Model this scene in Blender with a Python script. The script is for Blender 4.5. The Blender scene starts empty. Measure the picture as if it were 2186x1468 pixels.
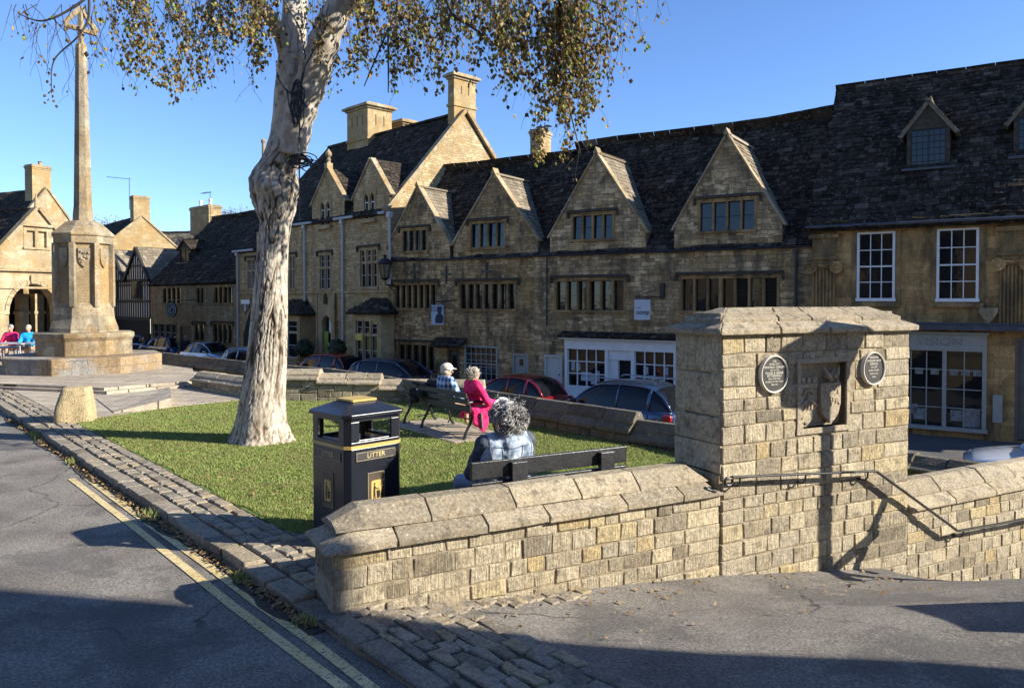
import bpy, bmesh, math, random
import numpy as np
from mathutils import Vector, Matrix, noise
from mathutils.geometry import tessellate_polygon
random.seed(7)
R = math.radians
sc = bpy.context.scene
COL = sc.collection

# ------------------------------------------------------------------ camera, sky, sun, exposure
CAM_Z, FPX, PVC = 2.1, 1650.0, 674.5
PITCH = math.atan((PVC - 640) / FPX)
cd = bpy.data.cameras.new("camera"); cam = bpy.data.objects.new("camera", cd); COL.objects.link(cam)
cam.location = (0, 0, CAM_Z); cam.rotation_euler = (math.pi / 2 - PITCH, 0, 0)
cd.sensor_width = 36; cd.lens = FPX / 2186 * 36; cd.shift_y = (PVC - 734) / 2186; cd.clip_end = 3000; cd.clip_start = .05
sc.camera = cam
SUN_AZ, SUN_EL = R(101), R(27)
w = bpy.data.worlds.new("World"); sc.world = w; w.use_nodes = True
nt = w.node_tree; nt.nodes.clear()
sky = nt.nodes.new("ShaderNodeTexSky"); sky.sky_type = 'NISHITA'; sky.sun_disc = False
sky.sun_elevation = SUN_EL; sky.sun_rotation = SUN_AZ; sky.altitude = 150; sky.air_density = 1.0
sky.dust_density = 0.; sky.ozone_density = 4.5; sky.air_density = .9
bg = nt.nodes.new("ShaderNodeBackground"); bg.inputs[1].default_value = .10
wo = nt.nodes.new("ShaderNodeOutputWorld")
tn = nt.nodes.new("ShaderNodeMix"); tn.data_type = 'RGBA'; tn.blend_type = 'MULTIPLY'; tn.inputs[0].default_value = 1; tn.inputs[7].default_value = (.88, .955, 1.12, 1)
nt.links.new(sky.outputs[0], tn.inputs[6]); nt.links.new(tn.outputs[2], bg.inputs[0]); nt.links.new(bg.outputs[0], wo.inputs[0])
sl = bpy.data.lights.new("sun", 'SUN'); sl.energy = 5.0; sl.angle = R(.5); sl.color = (1, .945, .84)
so = bpy.data.objects.new("sun", sl); COL.objects.link(so)
SUNV = Vector((math.sin(SUN_AZ) * math.cos(SUN_EL), math.cos(SUN_AZ) * math.cos(SUN_EL), math.sin(SUN_EL)))
so.rotation_euler = SUNV.to_track_quat('Z', 'Y').to_euler()
sc.view_settings.view_transform = 'Standard'; sc.view_settings.look = 'None'
sc.view_settings.exposure = 1.1; sc.view_settings.gamma = 1

# ------------------------------------------------------------------ survey helpers: sight lines from the photo meet real planes
def ray(u, v):
    a, b = (u - 1093) / FPX, (PVC - v) / FPX
    cp, sp = math.cos(PITCH), math.sin(PITCH)
    return Vector((a, cp + b * sp, -sp + b * cp))
def G(u, v, z=0.):
    d = ray(u, v); return Vector((0, 0, CAM_Z)) + d * ((z - CAM_Z) / d.z)
def D(u, v, y):
    d = ray(u, v); return Vector((0, 0, CAM_Z)) + d * (y / d.y)
class Frame:
    """local x runs along a front (to the right), y runs back into the building, z up"""
    def __init__(s, x, y, z, az_right):
        s.o = Vector((x, y, z)); a = R(az_right); s.rot = math.pi / 2 - a
        s.ex = Vector((math.sin(a), math.cos(a), 0)); s.ey = Vector((-math.cos(a), math.sin(a), 0))
    def px(s, u, v, y=0.):
        d = ray(u, v); o = Vector((0, 0, CAM_Z))
        t = ((s.o + s.ey * y - o).dot(s.ey)) / d.dot(s.ey)
        p = o + d * t - s.o
        return p.dot(s.ex), p.z
    def W(s, x, y, z): return s.o + s.ex * x + s.ey * y + Vector((0, 0, z))

# ------------------------------------------------------------------ mesh builder
class MB:
    def __init__(s): s.v = []; s.f = []; s.t = []; s.m = []
    def add(s, vs, fs, t=None, m=0):
        n = len(s.v); s.v += [tuple(p) for p in vs]
        if t is None: t = random.random()
        for f in fs: s.f.append([i + n for i in f]); s.t.append(t); s.m.append(m)
    def box(s, x0, x1, y0, y1, z0, z1, t=None, m=0, M=None, j=0.):
        vs = [Vector((x, y, z)) for z in (z0, z1) for y in (y0, y1) for x in (x0, x1)]
        if j: vs = [p + Vector([random.uniform(-j, j) for _ in range(3)]) for p in vs]
        if M: vs = [M @ p for p in vs]
        s.add(vs, [(0, 2, 3, 1), (4, 5, 7, 6), (0, 1, 5, 4), (2, 6, 7, 3), (0, 4, 6, 2), (1, 3, 7, 5)], t, m)
    def prism(s, poly, y0, y1, t=None, m=0, M=None):       # poly in (x,z), extruded along y
        n = len(poly)
        vs = [Vector((p[0], y0, p[1])) for p in poly] + [Vector((p[0], y1, p[1])) for p in poly]
        if M: vs = [M @ p for p in vs]
        s.add(vs, [tuple(range(n)), tuple(range(2 * n - 1, n - 1, -1))] + [(i, i + n, (i + 1) % n + n, (i + 1) % n) for i in range(n)], t, m)
    def flat(s, poly, z0, z1, t=None, m=0):                # poly in (x,y), extruded along z
        n = len(poly)
        vs = [(p[0], p[1], z0) for p in poly] + [(p[0], p[1], z1) for p in poly]
        s.add(vs, [tuple(range(n - 1, -1, -1)), tuple(range(n, 2 * n))] + [(i, (i + 1) % n, (i + 1) % n + n, i + n) for i in range(n)], t, m)
    def beam(s, a, b, wd, hg, up=(0, 0, 1), t=None, m=0):  # rectangular bar from a to b
        a, b = Vector(a), Vector(b); d = (b - a).normalized(); sd = d.cross(Vector(up))
        if sd.length < 1e-4: sd = Vector((1, 0, 0))
        sd.normalize(); u = sd.cross(d)
        vs = [p + sd * i * wd / 2 + u * k * hg / 2 for p in (a, b) for i, k in ((-1, -1), (1, -1), (1, 1), (-1, 1))]
        s.add(vs, [(0, 1, 2, 3), (7, 6, 5, 4), (0, 4, 5, 1), (1, 5, 6, 2), (2, 6, 7, 3), (3, 7, 4, 0)], t, m)
    def tube(s, pts, r, n=8, t=None, m=0, cap=True):
        pts = [Vector(p) for p in pts]; k = len(pts)
        rs = r if isinstance(r, (list, tuple)) else [r] * k
        vs = []; prev = None
        for i, p in enumerate(pts):
            d = (pts[min(i + 1, k - 1)] - pts[max(i - 1, 0)]).normalized()
            if prev is None:
                prev = d.cross(Vector((0, 0, 1)))
                if prev.length < .05: prev = d.cross(Vector((1, 0, 0)))
            sd = (prev - d * prev.dot(d)).normalized(); prev = sd; up = sd.cross(d)
            for a in range(n):
                an = 2 * math.pi * a / n
                vs.append(p + (sd * math.cos(an) + up * math.sin(an)) * rs[i])
        fs = [(i * n + a, i * n + (a + 1) % n, (i + 1) * n + (a + 1) % n, (i + 1) * n + a) for i in range(k - 1) for a in range(n)]
        if cap and n > 2: fs += [tuple(range(n - 1, -1, -1)), tuple(range((k - 1) * n, k * n))]
        s.add(vs, fs, t, m)
    def lathe(s, prof, n=16, c=(0, 0, 0), t=None, m=0, rot0=0., M=None):   # prof [(r,z)]
        vs = []; k = len(prof)
        for r, z in prof:
            for a in range(n):
                an = rot0 + 2 * math.pi * a / n
                vs.append(Vector((c[0] + r * math.cos(an), c[1] + r * math.sin(an), c[2] + z)))
        if M: vs = [M @ p for p in vs]
        fs = [(i * n + a, i * n + (a + 1) % n, (i + 1) * n + (a + 1) % n, (i + 1) * n + a) for i in range(k - 1) for a in range(n)]
        fs += [tuple(range(n - 1, -1, -1)), tuple(range((k - 1) * n, k * n))]
        s.add(vs, fs, t, m)
    def ball(s, c, r, n=10, t=None, m=0, M=None):
        if not isinstance(r, (tuple, list)): r = (r, r, r)
        vs = []; k = n // 2 + 1
        for i in range(k):
            th = math.pi * (i + .02) / (k - 1 + .04)
            for a in range(n):
                an = 2 * math.pi * a / n
                vs.append(Vector((r[0] * math.sin(th) * math.cos(an), r[1] * math.sin(th) * math.sin(an), -r[2] * math.cos(th))))
        if M: vs = [M @ p for p in vs]
        vs = [p + Vector(c) for p in vs]
        fs = [(i * n + a, i * n + (a + 1) % n, (i + 1) * n + (a + 1) % n, (i + 1) * n + a) for i in range(k - 1) for a in range(n)]
        fs += [tuple(range(n - 1, -1, -1)), tuple(range((k - 1) * n, k * n))]
        s.add(vs, fs, t, m)
    def wall(s, outer, holes, y, depth, t=None, m=0):      # front sheet with openings and their reveals
        lists = [[Vector((p[0], p[1], 0)) for p in outer]] + [[Vector((p[0], p[1], 0)) for p in h] for h in holes]
        flat = [p for l in lists for p in l]
        tr = tessellate_polygon(lists)
        vs = [(p.x, y, p.y) for p in flat]; fs = []
        for a, b, c in tr:
            A, B, C = flat[a], flat[b], flat[c]
            cr = (B.x - A.x) * (C.y - A.y) - (B.y - A.y) * (C.x - A.x)
            if abs(cr) > 1e-9: fs.append((a, b, c) if cr > 0 else (a, c, b))
        s.add(vs, fs, t, m)
        for h in holes:
            n = len(h)
            s.add([(p[0], y, p[1]) for p in h] + [(p[0], y + depth, p[1]) for p in h],
                  [(i, (i + 1) % n, (i + 1) % n + n, i + n) for i in range(n)], t, m)
    def slates(s, P0, ex, ey, poly, e0=.21, e1=.12, wmin=.12, wmax=.34, th=.024, base=True, m=0):
        """courses of stone slates over a convex polygon given in (a along ex, b up the slope ey)"""
        P0, ex, ey = Vector(P0), Vector(ex).normalized(), Vector(ey).normalized()
        nn = ex.cross(ey).normalized()
        if nn.z < 0: nn = -nn
        bmin, bmax = min(p[1] for p in poly), max(p[1] for p in poly)
        def span(b):
            xs = []
            for i in range(len(poly)):
                (a0, b0), (a1, b1) = poly[i], poly[(i + 1) % len(poly)]
                if (b0 - b) * (b1 - b) <= 0 and b0 != b1: xs.append(a0 + (a1 - a0) * (b - b0) / (b1 - b0))
            return (min(xs), max(xs)) if len(xs) > 1 else None
        if base:
            k = len(poly)
            s.add([P0 + ex * a + ey * b for a, b in poly] + [P0 + ex * a + ey * b - nn * .08 for a, b in poly],
                  [tuple(range(k)), tuple(range(2 * k - 1, k - 1, -1))] + [(i, (i + 1) % k, (i + 1) % k + k, i + k) for i in range(k)], .3, m)
        n0 = len(s.v)
        b = bmin
        while b < bmax - .02:
            e = e0 + (e1 - e0) * (b - bmin) / max(bmax - bmin, .1)
            sp = span(min(b + e * .5, bmax - .01))
            if sp:
                a = sp[0] + random.uniform(-.04, .02)
                while a < sp[1]:
                    wd = random.uniform(wmin, wmax) * (.7 + .5 * (e / e0)); a1 = min(a + wd, sp[1] + .02)
                    if sp[1] - a1 < .06: a1 = sp[1] + .01
                    h0 = th * random.uniform(.8, 1.7); h1 = .008; g = .006; db = random.uniform(-.02, .02); sk = random.uniform(-.012, .012)
                    q = [P0 + ex * (a + g) + ey * (b + db + sk) + nn * h0, P0 + ex * (a1 - g) + ey * (b + db - sk) + nn * (h0 + random.uniform(-.006, .006)),
                         P0 + ex * (a1 - g) + ey * (b + e * 1.15) + nn * h1, P0 + ex * (a + g) + ey * (b + e * 1.15) + nn * h1]
                    lo = [q[0] - nn * (h0 + .004), q[1] - nn * (h0 + .004)]
                    s.add(q + lo, [(0, 1, 2, 3), (4, 5, 1, 0), (4, 0, 3), (5, 2, 1)], random.random(), m)
                    a = a1
            b += e
        if bmax - bmin > 3:
            for i in range(n0, len(s.v)):
                p = Vector(s.v[i]); s.v[i] = tuple(p + nn * (noise.noise(p * .45) * .09 + noise.noise(p * 1.6) * .025 + .03))
    def build(s, name, mats, parent=None, smooth=False, bevel=0., label=None, loc=None, rz=0.):
        me = bpy.data.meshes.new(name)
        me.from_pydata(s.v, [], s.f); me.validate(); 
        if not isinstance(mats, (list, tuple)): mats = [mats]
        for m in mats: me.materials.append(m)
        if len(me.polygons) == len(s.f):
            at = me.attributes.new("tint", 'FLOAT', 'FACE'); at.data.foreach_set("value", s.t)
            if len(mats) > 1: me.polygons.foreach_set("material_index", s.m)
        if smooth: me.polygons.foreach_set("use_smooth", [True] * len(me.polygons))
        me.update()
        o = bpy.data.objects.new(name, me); COL.objects.link(o)
        if bevel:
            b = o.modifiers.new("bevel", 'BEVEL'); b.width = bevel; b.segments = 2; b.limit_method = 'ANGLE'; b.angle_limit = R(35)
        if parent: o.parent = parent
        if label: o["label"] = label
        if loc is not None: o.location = loc
        if rz: o.rotation_euler = (0, 0, rz)
        return o
def tag(o, label, cat, group=None):
    o["label"] = label; o["category"] = cat
    if group: o["group"] = group
    return o
def thing(name, label, cat, loc=(0, 0, 0), rz=0., group=None):
    o = bpy.data.objects.new(name, None); COL.objects.link(o); o.empty_display_size = .3
    o.location = loc; o.rotation_euler = (0, 0, rz); return tag(o, label, cat, group)
def struct(o, kind="structure"): o["kind"] = kind; return o
def rect(x0, x1, z0, z1): return [(x0, z0), (x1, z0), (x1, z1), (x0, z1)]
def copy_tree(o, parent=None):
    c = o.copy(); COL.objects.link(c)
    if parent: c.parent = parent
    for ch in list(o.children): copy_tree(ch, c)
    return c
def text(s_, size, mat, name, parent, M, ext=.002, align='CENTER', bold=0.):
    cu = bpy.data.curves.new("t", 'FONT'); cu.body = s_; cu.size = size; cu.extrude = ext; cu.align_x = align; cu.align_y = 'CENTER'
    cu.offset = bold
    to = bpy.data.objects.new("t", cu); COL.objects.link(to)
    dg = bpy.context.evaluated_depsgraph_get(); dg.update()
    me = bpy.data.meshes.new_from_object(to.evaluated_get(dg)); bpy.data.objects.remove(to)
    me.transform(M); me.materials.clear(); me.materials.append(mat)
    o = bpy.data.objects.new(name, me); COL.objects.link(o); o.parent = parent; return o
def TM(x, y, z, sx=1.):   # text standing upright on a front that faces -y
    return Matrix.Translation((x, y, z)) @ Matrix.Rotation(math.pi / 2, 4, 'X') @ Matrix.Diagonal((sx, 1, 1, 1))

# ------------------------------------------------------------------ materials
class NT:
    def __init__(s, name):
        s.mat = bpy.data.materials.new(name); s.mat.use_nodes = True; s.t = s.mat.node_tree
        s.t.nodes.clear(); s.o = s.n("ShaderNodeOutputMaterial"); s.b = s.n("ShaderNodeBsdfPrincipled")
        s.l(s.b.outputs[0], s.o.inputs[0]); s.tc = s.n("ShaderNodeTexCoord")
    def n(s, t, **k):
        x = s.t.nodes.new(t)
        for a, b in k.items(): setattr(x, a, b)
        return x
    def l(s, a, b): s.t.links.new(a, b)
    def noise(s, scale, detail=4, rough=.6, vec=None, stretch=None):
        x = s.n("ShaderNodeTexNoise"); x.inputs["Scale"].default_value = scale; x.inputs["Detail"].default_value = detail; x.inputs["Roughness"].default_value = rough
        v = vec or s.tc.outputs["Object"]
        if stretch:
            mp = s.n("ShaderNodeMapping"); mp.inputs["Scale"].default_value = stretch; s.l(v, mp.inputs[0]); v = mp.outputs[0]
        s.l(v, x.inputs["Vector"]); return x.outputs["Fac"]
    def ramp(s, fac, stops, interp='LINEAR'):
        x = s.n("ShaderNodeValToRGB"); r = x.color_ramp; r.interpolation = interp
        while len(r.elements) < len(stops): r.elements.new(.5)
        for e, (p, c) in zip(r.elements, stops): e.position = p; e.color = (c[0], c[1], c[2], 1) if not isinstance(c, (int, float)) else (c, c, c, 1)
        s.l(fac, x.inputs[0]); return x.outputs[0]
    def mix(s, fac, a, b, mode='MIX'):
        x = s.n("ShaderNodeMix", data_type='RGBA', blend_type=mode)
        for i, q in ((0, fac), (6, a), (7, b)):
            if isinstance(q, (int, float)): x.inputs[i].default_value = q
            elif isinstance(q, tuple): x.inputs[i].default_value = (*q, 1)
            else: s.l(q, x.inputs[i])
        return x.outputs[2]
    def math(s, op, a, b=None):
        x = s.n("ShaderNodeMath", operation=op)
        for i, q in ((0, a), (1, b)):
            if q is None: continue
            if isinstance(q, (int, float)): x.inputs[i].default_value = q
            else: s.l(q, x.inputs[i])
        return x.outputs[0]
    def attr(s): x = s.n("ShaderNodeAttribute", attribute_name="tint"); return x.outputs["Fac"]
    def bump(s, h, st=.5, dist=.01, prev=None):
        x = s.n("ShaderNodeBump"); x.inputs["Strength"].default_value = st; x.inputs["Distance"].default_value = dist
        s.l(h, x.inputs["Height"])
        if prev: s.l(prev, x.inputs["Normal"])
        s.l(x.outputs[0], s.b.inputs["Normal"]); return x.outputs[0]
    def done(s, col, rough=.8, metal=0., spec=.5):
        if isinstance(col, tuple): s.b.inputs["Base Color"].default_value = (*col, 1)
        else: s.l(col, s.b.inputs["Base Color"])
        if isinstance(rough, (int, float)): s.b.inputs["Roughness"].default_value = rough
        else: s.l(rough, s.b.inputs["Roughness"])
        s.b.inputs["Metallic"].default_value = metal; s.b.inputs["Specular IOR Level"].default_value = spec
        return s.mat
def plain(name, c, rough=.6, metal=0., spec=.5, var=.25, scale=8., bump=.0, coat=0.):
    k = NT(name); a = k.noise(scale, 5)
    dk = tuple(x * (1 - var) for x in c); lt = tuple(min(1, x * (1 + var)) for x in c)
    col = k.ramp(a, [(.3, dk), (.7, lt)])
    if bump: k.bump(k.noise(scale * 6, 4), bump, .01)
    m = k.done(col, rough, metal, spec)
    if coat: k.b.inputs["Coat Weight"].default_value = coat; k.b.inputs["Coat Roughness"].default_value = .04
    return m
def facade_mat(name, c1, c2, mort, bw=.42, bh=.19, stain=.6, stain_c=(.05, .042, .032), gold=(.36, .22, .08), msz=.012, bst=.5):
    k = NT(name); sp = k.n("ShaderNodeSeparateXYZ"); k.l(k.tc.outputs["Object"], sp.inputs[0])
    uu = k.math('ADD', sp.outputs[0], sp.outputs[1])
    n1 = k.noise(2.2, 2); n2 = k.noise(2.7, 2, vec=None, stretch=(1.3, 1.1, .9))
    uu = k.math('ADD', uu, k.math('MULTIPLY', k.math('SUBTRACT', n1, .5), .30))
    vv = k.math('ADD', sp.outputs[2], k.math('MULTIPLY', k.math('SUBTRACT', n2, .5), .15))
    cb = k.n("ShaderNodeCombineXYZ"); k.l(uu, cb.inputs[0]); k.l(vv, cb.inputs[1])
    def brick(a, b, sc_=1.0, off=.5):
        br = k.n("ShaderNodeTexBrick"); br.offset = off; br.squash = 1.35; br.squash_frequency = 3
        br.inputs["Scale"].default_value = sc_; br.inputs["Color1"].default_value = (0, 0, 0, 1); br.inputs["Color2"].default_value = (1, 1, 1, 1)
        br.inputs["Mortar"].default_value = (.5, .5, .5, 1); br.inputs["Mortar Size"].default_value = msz
        br.inputs["Mortar Smooth"].default_value = .35; br.inputs["Brick Width"].default_value = a; br.inputs["Row Height"].default_value = b
        k.l(cb.outputs[0], br.inputs[0]); return br
    br = brick(bw, bh); br2 = brick(bw * .62, bh * .66, off=.4)
    msk = k.ramp(k.noise(1.7, 2, .5), [(.47, 0.), (.53, 1.)])
    sepc = k.mix(msk, br.outputs["Color"], br2.outputs["Color"]); brf = k.mix(msk, br.outputs["Fac"], br2.outputs["Fac"])
    col = k.ramp(sepc, [(0, c1), (.35, tuple((a + b) / 2 for a, b in zip(c1, c2))), (.62, c2), (.85, tuple(x * 1.22 for x in c2)), (1, tuple((x * .5 + y * .5) for x, y in zip(c1, gold)))])
    col = k.mix(k.ramp(k.noise(.9, 5, .65), [(.44, 0.), (.62, .7)]), col, gold)
    fine = k.noise(24, 5, .7); col = k.mix(.55, col, k.ramp(fine, [(.3, .22), (.7, 1.5)]), 'MULTIPLY')
    col = k.mix(k.math('MULTIPLY', brf, .8), col, mort)
    st = k.ramp(k.noise(1.3, 6, .7, stretch=(1.6, 1.6, .55)), [(.45, 0.), (.62, stain)])
    col = k.mix(st, col, stain_c)
    st2 = k.ramp(k.noise(5.5, 5, .75, stretch=(1, 1, .6)), [(.52, 0.), (.72, stain * .75)])
    col = k.mix(st2, col, stain_c)
    inv = k.math('SUBTRACT', 1., brf)
    b1 = k.bump(inv, bst, .02); k.bump(fine, .6, .012, b1)
    return k.done(col, .92, spec=.2)
def block_mat(name, stops, streak=True, lichen=.5, dark=.5, sc_=1.):
    k = NT(name); col = k.ramp(k.attr(), stops)
    col = k.mix(k.ramp(k.noise(3.2 * sc_, 5, .7), [(.45, 0.), (.75, .35)]), col, (.38, .28, .14))
    fine = k.noise(38 * sc_, 7, .8); mid = k.noise(9 * sc_, 6, .7)
    col = k.mix(.8, col, k.ramp(fine, [(.34, .35), (.60, 1.3)]), 'MULTIPLY')
    col = k.mix(k.ramp(mid, [(.5, 0.), (.72, dark)]), col, (.085, .072, .052))
    vo = k.noise(30 * sc_, 2, .5); col = k.mix(k.ramp(vo, [(.66, 0.), (.72, lichen)]), col, (.55, .53, .45))
    b = k.bump(mid, .7, .02); b = k.bump(fine, .8, .012, b)
    if streak:
        stn = k.noise(26, 3, .6, stretch=(2.4, 2.4, .32)); b = k.bump(stn, .8, .014, b)
        col = k.mix(k.ramp(k.noise(2.3, 3, .5), [(.4, .1), (.65, .6)]), col, k.ramp(stn, [(.35, .5), (.6, 1.15)]), 'MULTIPLY')
    return k.done(col, .93, spec=.2)
def roof_mat(name, lo, hi, lich=(.36, .33, .29), la=.55):
    k = NT(name); col = k.ramp(k.attr(), [(0, lo), (.6, tuple((a + b) / 2.4 for a, b in zip(lo, hi))), (.97, hi), (1, tuple((a + b) / 2 for a, b in zip(hi, lich)))])
    col = k.mix(k.ramp(k.noise(1.1, 5, .7), [(.45, 0.), (.75, .5)]), col, hi)
    f = k.noise(7, 8, .85); col = k.mix(k.ramp(f, [(.53, 0.), (.64, la)]), col, lich)
    col = k.mix(.7, col, k.ramp(k.noise(45, 4, .7), [(.3, .45), (.7, 1.25)]), 'MULTIPLY')
    k.bump(f, .6, .02); return k.done(col, .95, spec=.08)

GOLD = (.34, .21, .085)
M_wallA = facade_mat("rubble_stone_brown", (.23, .14, .065), (.62, .41, .20), (.12, .09, .055), .44, .17, .75)
M_wallB = facade_mat("rubble_stone_grey", (.26, .175, .09), (.64, .45, .24), (.13, .10, .065), .5, .19, .72)
M_wallC = facade_mat("ashlar_golden", (.36, .21, .08), (.52, .33, .135), (.15, .10, .05), .85, .32, .7, msz=.006, bst=.25)
M_wallD = facade_mat("coursed_stone_yellow", (.34, .235, .12), (.56, .41, .22), (.20, .145, .08), .30, .13, .30)
M_wallG = facade_mat("ashlar_sunny", (.33, .265, .165), (.44, .36, .23), (.24, .19, .12), .8, .34, .25, msz=.006, bst=.3)
M_dress = facade_mat("dressed_window_stone", (.22, .14, .06), (.34, .225, .105), (.2, .13, .06), .9, .6, .62, msz=.001, bst=.1)
M_dressD = facade_mat("pale_dressed_stone", (.36, .27, .15), (.42, .32, .18), (.36, .27, .15), .9, .6, .3, msz=.001, bst=.1)
M_sooty = plain("weathered_dark_stone", (.07, .058, .042), .95, spec=.15, var=.5, scale=9, bump=.6)
M_cope = facade_mat("gable_coping_stone", (.30, .235, .14), (.42, .335, .21), (.3, .24, .15), .7, .5, .35, msz=.004, bst=.2)
M_roof = roof_mat("stone_slates_dark", (.016, .012, .009), (.075, .058, .044), (.26, .215, .165), .85)
M_roofD = roof_mat("stone_slates_grey", (.018, .014, .011), (.075, .06, .047), (.26, .215, .17), .7)
M_roofL = roof_mat("stone_slates_sunlit", (.16, .13, .09), (.30, .25, .18), (.42, .38, .31), .45)  # pale copy for sun-facing gable and dormer slopes, sunlight put into the colour
M_glass = NT("window_glass"); M_glass.bump(M_glass.noise(2.5, 2), .12, .02); M_glass = M_glass.done((.012, .013, .014), .05, spec=.55)
M_white = plain("white_paint", (.72, .72, .70), .5, var=.08, scale=5)
M_grey = plain("grey_green_paint", (.30, .30, .26), .55, var=.1)
M_black = plain("black_iron", (.012, .012, .013), .45, spec=.5, var=.3, scale=20)
M_lead = plain("lead_gutter", (.06, .065, .075), .6, var=.3, scale=5)
M_pipe = plain("pale_grey_pipe_paint", (.38, .39, .40), .55, var=.1)
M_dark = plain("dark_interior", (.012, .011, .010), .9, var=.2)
M_wood = plain("brown_oak", (.10, .06, .03), .7, var=.4, scale=14, bump=.4)
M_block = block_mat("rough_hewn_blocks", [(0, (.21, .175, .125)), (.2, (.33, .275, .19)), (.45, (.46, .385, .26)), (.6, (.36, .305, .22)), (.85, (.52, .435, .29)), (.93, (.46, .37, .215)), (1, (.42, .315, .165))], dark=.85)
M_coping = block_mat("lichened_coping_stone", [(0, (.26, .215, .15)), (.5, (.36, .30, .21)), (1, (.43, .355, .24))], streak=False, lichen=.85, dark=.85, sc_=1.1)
M_blockd = block_mat("shaded_mossy_blocks", [(0, (.13, .10, .065)), (.5, (.20, .16, .105)), (1, (.24, .17, .09))], dark=.7)  # retaining wall stone: its shade put into the colour along with mossy stain
M_copd = block_mat("shaded_mossy_coping", [(0, (.10, .085, .065)), (1, (.16, .14, .105))], streak=False, lichen=.5, dark=.7)  # coping darkened the same way, shade and mossy stain in the colour
M_mortar = plain("lime_mortar", (.27, .22, .145), .95, spec=.1, var=.4, scale=14, bump=.7)
# ================================================================== GROUND
M_asph = NT("old_asphalt"); _f = M_asph.noise(48, 8, .85); _m = M_asph.noise(1.4, 4, .6)
_c = M_asph.ramp(_m, [(.35, (.145, .128, .108)), (.7, (.245, .22, .186))]); _c = M_asph.mix(.85, _c, M_asph.ramp(_f, [(.36, .3), (.5, .9), (.62, 1.9)]), 'MULTIPLY')
_c = M_asph.mix(M_asph.ramp(M_asph.noise(.5, 6, .7), [(.54, 0.), (.57, .5)]), _c, (.09, .085, .078))
_v = M_asph.n("ShaderNodeTexVoronoi", feature='DISTANCE_TO_EDGE'); _v.inputs["Scale"].default_value = .3
_w = M_asph.n("ShaderNodeMapping"); M_asph.l(M_asph.tc.outputs["Object"], _w.inputs[0])
_ad = M_asph.n("ShaderNodeVectorMath", operation='ADD'); _nz = M_asph.n("ShaderNodeTexNoise"); _nz.inputs["Scale"].default_value = 2.2; _nz.inputs["Detail"].default_value = 6
M_asph.l(_w.outputs[0], _nz.inputs["Vector"]); _sc = M_asph.n("ShaderNodeVectorMath", operation='SCALE'); _sc.inputs[3].default_value = .5
M_asph.l(_nz.outputs["Color"], _sc.inputs[0]); M_asph.l(_w.outputs[0], _ad.inputs[0]); M_asph.l(_sc.outputs[0], _ad.inputs[1]); M_asph.l(_ad.outputs[0], _v.inputs["Vector"])
_cr = M_asph.math('MULTIPLY', M_asph.ramp(_v.outputs["Distance"], [(0, .8), (.003, .4), (.006, 0.)]), M_asph.ramp(M_asph.noise(.35, 3), [(.44, 0.), (.52, 1.)])); _c = M_asph.mix(_cr, _c, (.02, .019, .018))
M_asph.bump(_f, .9, .012); M_asph = M_asph.done(_c, .9, spec=.25)
M_cob = block_mat("worn_setts", [(0, (.17, .145, .11)), (.4, (.26, .225, .175)), (.75, (.33, .28, .21)), (1, (.36, .28, .17))], streak=False, lichen=.3, dark=.75)
M_flag = facade_mat("riven_flagstones", (.24, .20, .155), (.30, .255, .195), (.08, .065, .045), .9, .5, .25, msz=.012, bst=.4)
k = NT("flagstones_flat"); _br = k.n("ShaderNodeTexBrick"); _br.squash = 1.6; _br.squash_frequency = 3
_br.inputs["Scale"].default_value = 1; _br.inputs["Brick Width"].default_value = .85; _br.inputs["Row Height"].default_value = .55; _br.inputs["Mortar Size"].default_value = .014
_br.inputs["Color1"].default_value = (.33, .27, .20, 1); _br.inputs["Color2"].default_value = (.44, .37, .27, 1); _br.inputs["Mortar"].default_value = (.07, .058, .04, 1)
_mp = k.n("ShaderNodeMapping"); _mp.inputs["Rotation"].default_value = (0, 0, .2); k.l(k.tc.outputs["Object"], _mp.inputs[0]); k.l(_mp.outputs[0], _br.inputs[0])
_c = k.mix(.7, _br.outputs["Color"], k.ramp(k.noise(9, 6, .7), [(.3, .6), (.7, 1.3)]), 'MULTIPLY')
_b = k.bump(k.math('SUBTRACT', 1., _br.outputs["Fac"]), .5, .02); k.bump(k.noise(7, 5, .7), .7, .03, _b); M_flagf = k.done(_c, .85, spec=.3)
k = NT("soil_and_turf"); M_soil = k.done(k.ramp(k.noise(3, 6, .7), [(.35, (.10, .14, .035)), (.6, (.14, .18, .05)), (.8, (.20, .17, .08))]), .95, spec=.1)
k = NT("street_surface"); M_street = k.done(k.ramp(k.noise(1.5, 6, .7), [(.3, (.06, .057, .053)), (.7, (.10, .095, .09))]), .9)
k = NT("yellow_road_paint"); _t = k.ramp(k.noise(38, 5, .8), [(.38, 0.), (.48, 1.)])
k.bump(k.noise(90, 5, .8), .8, .01); M_yel = k.done(k.mix(_t, (.12, .11, .09), k.ramp(k.noise(4, 3), [(.3, (.60, .44, .17)), (.7, (.72, .58, .30))])), .8)

ST = -1.65
mb = MB(); mb.add([(-900, -500, ST), (900, -500, ST), (900, 1500, ST), (-900, 1500, ST)], [(0, 1, 2, 3)])
struct(mb.build("ground", M_street))

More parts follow.
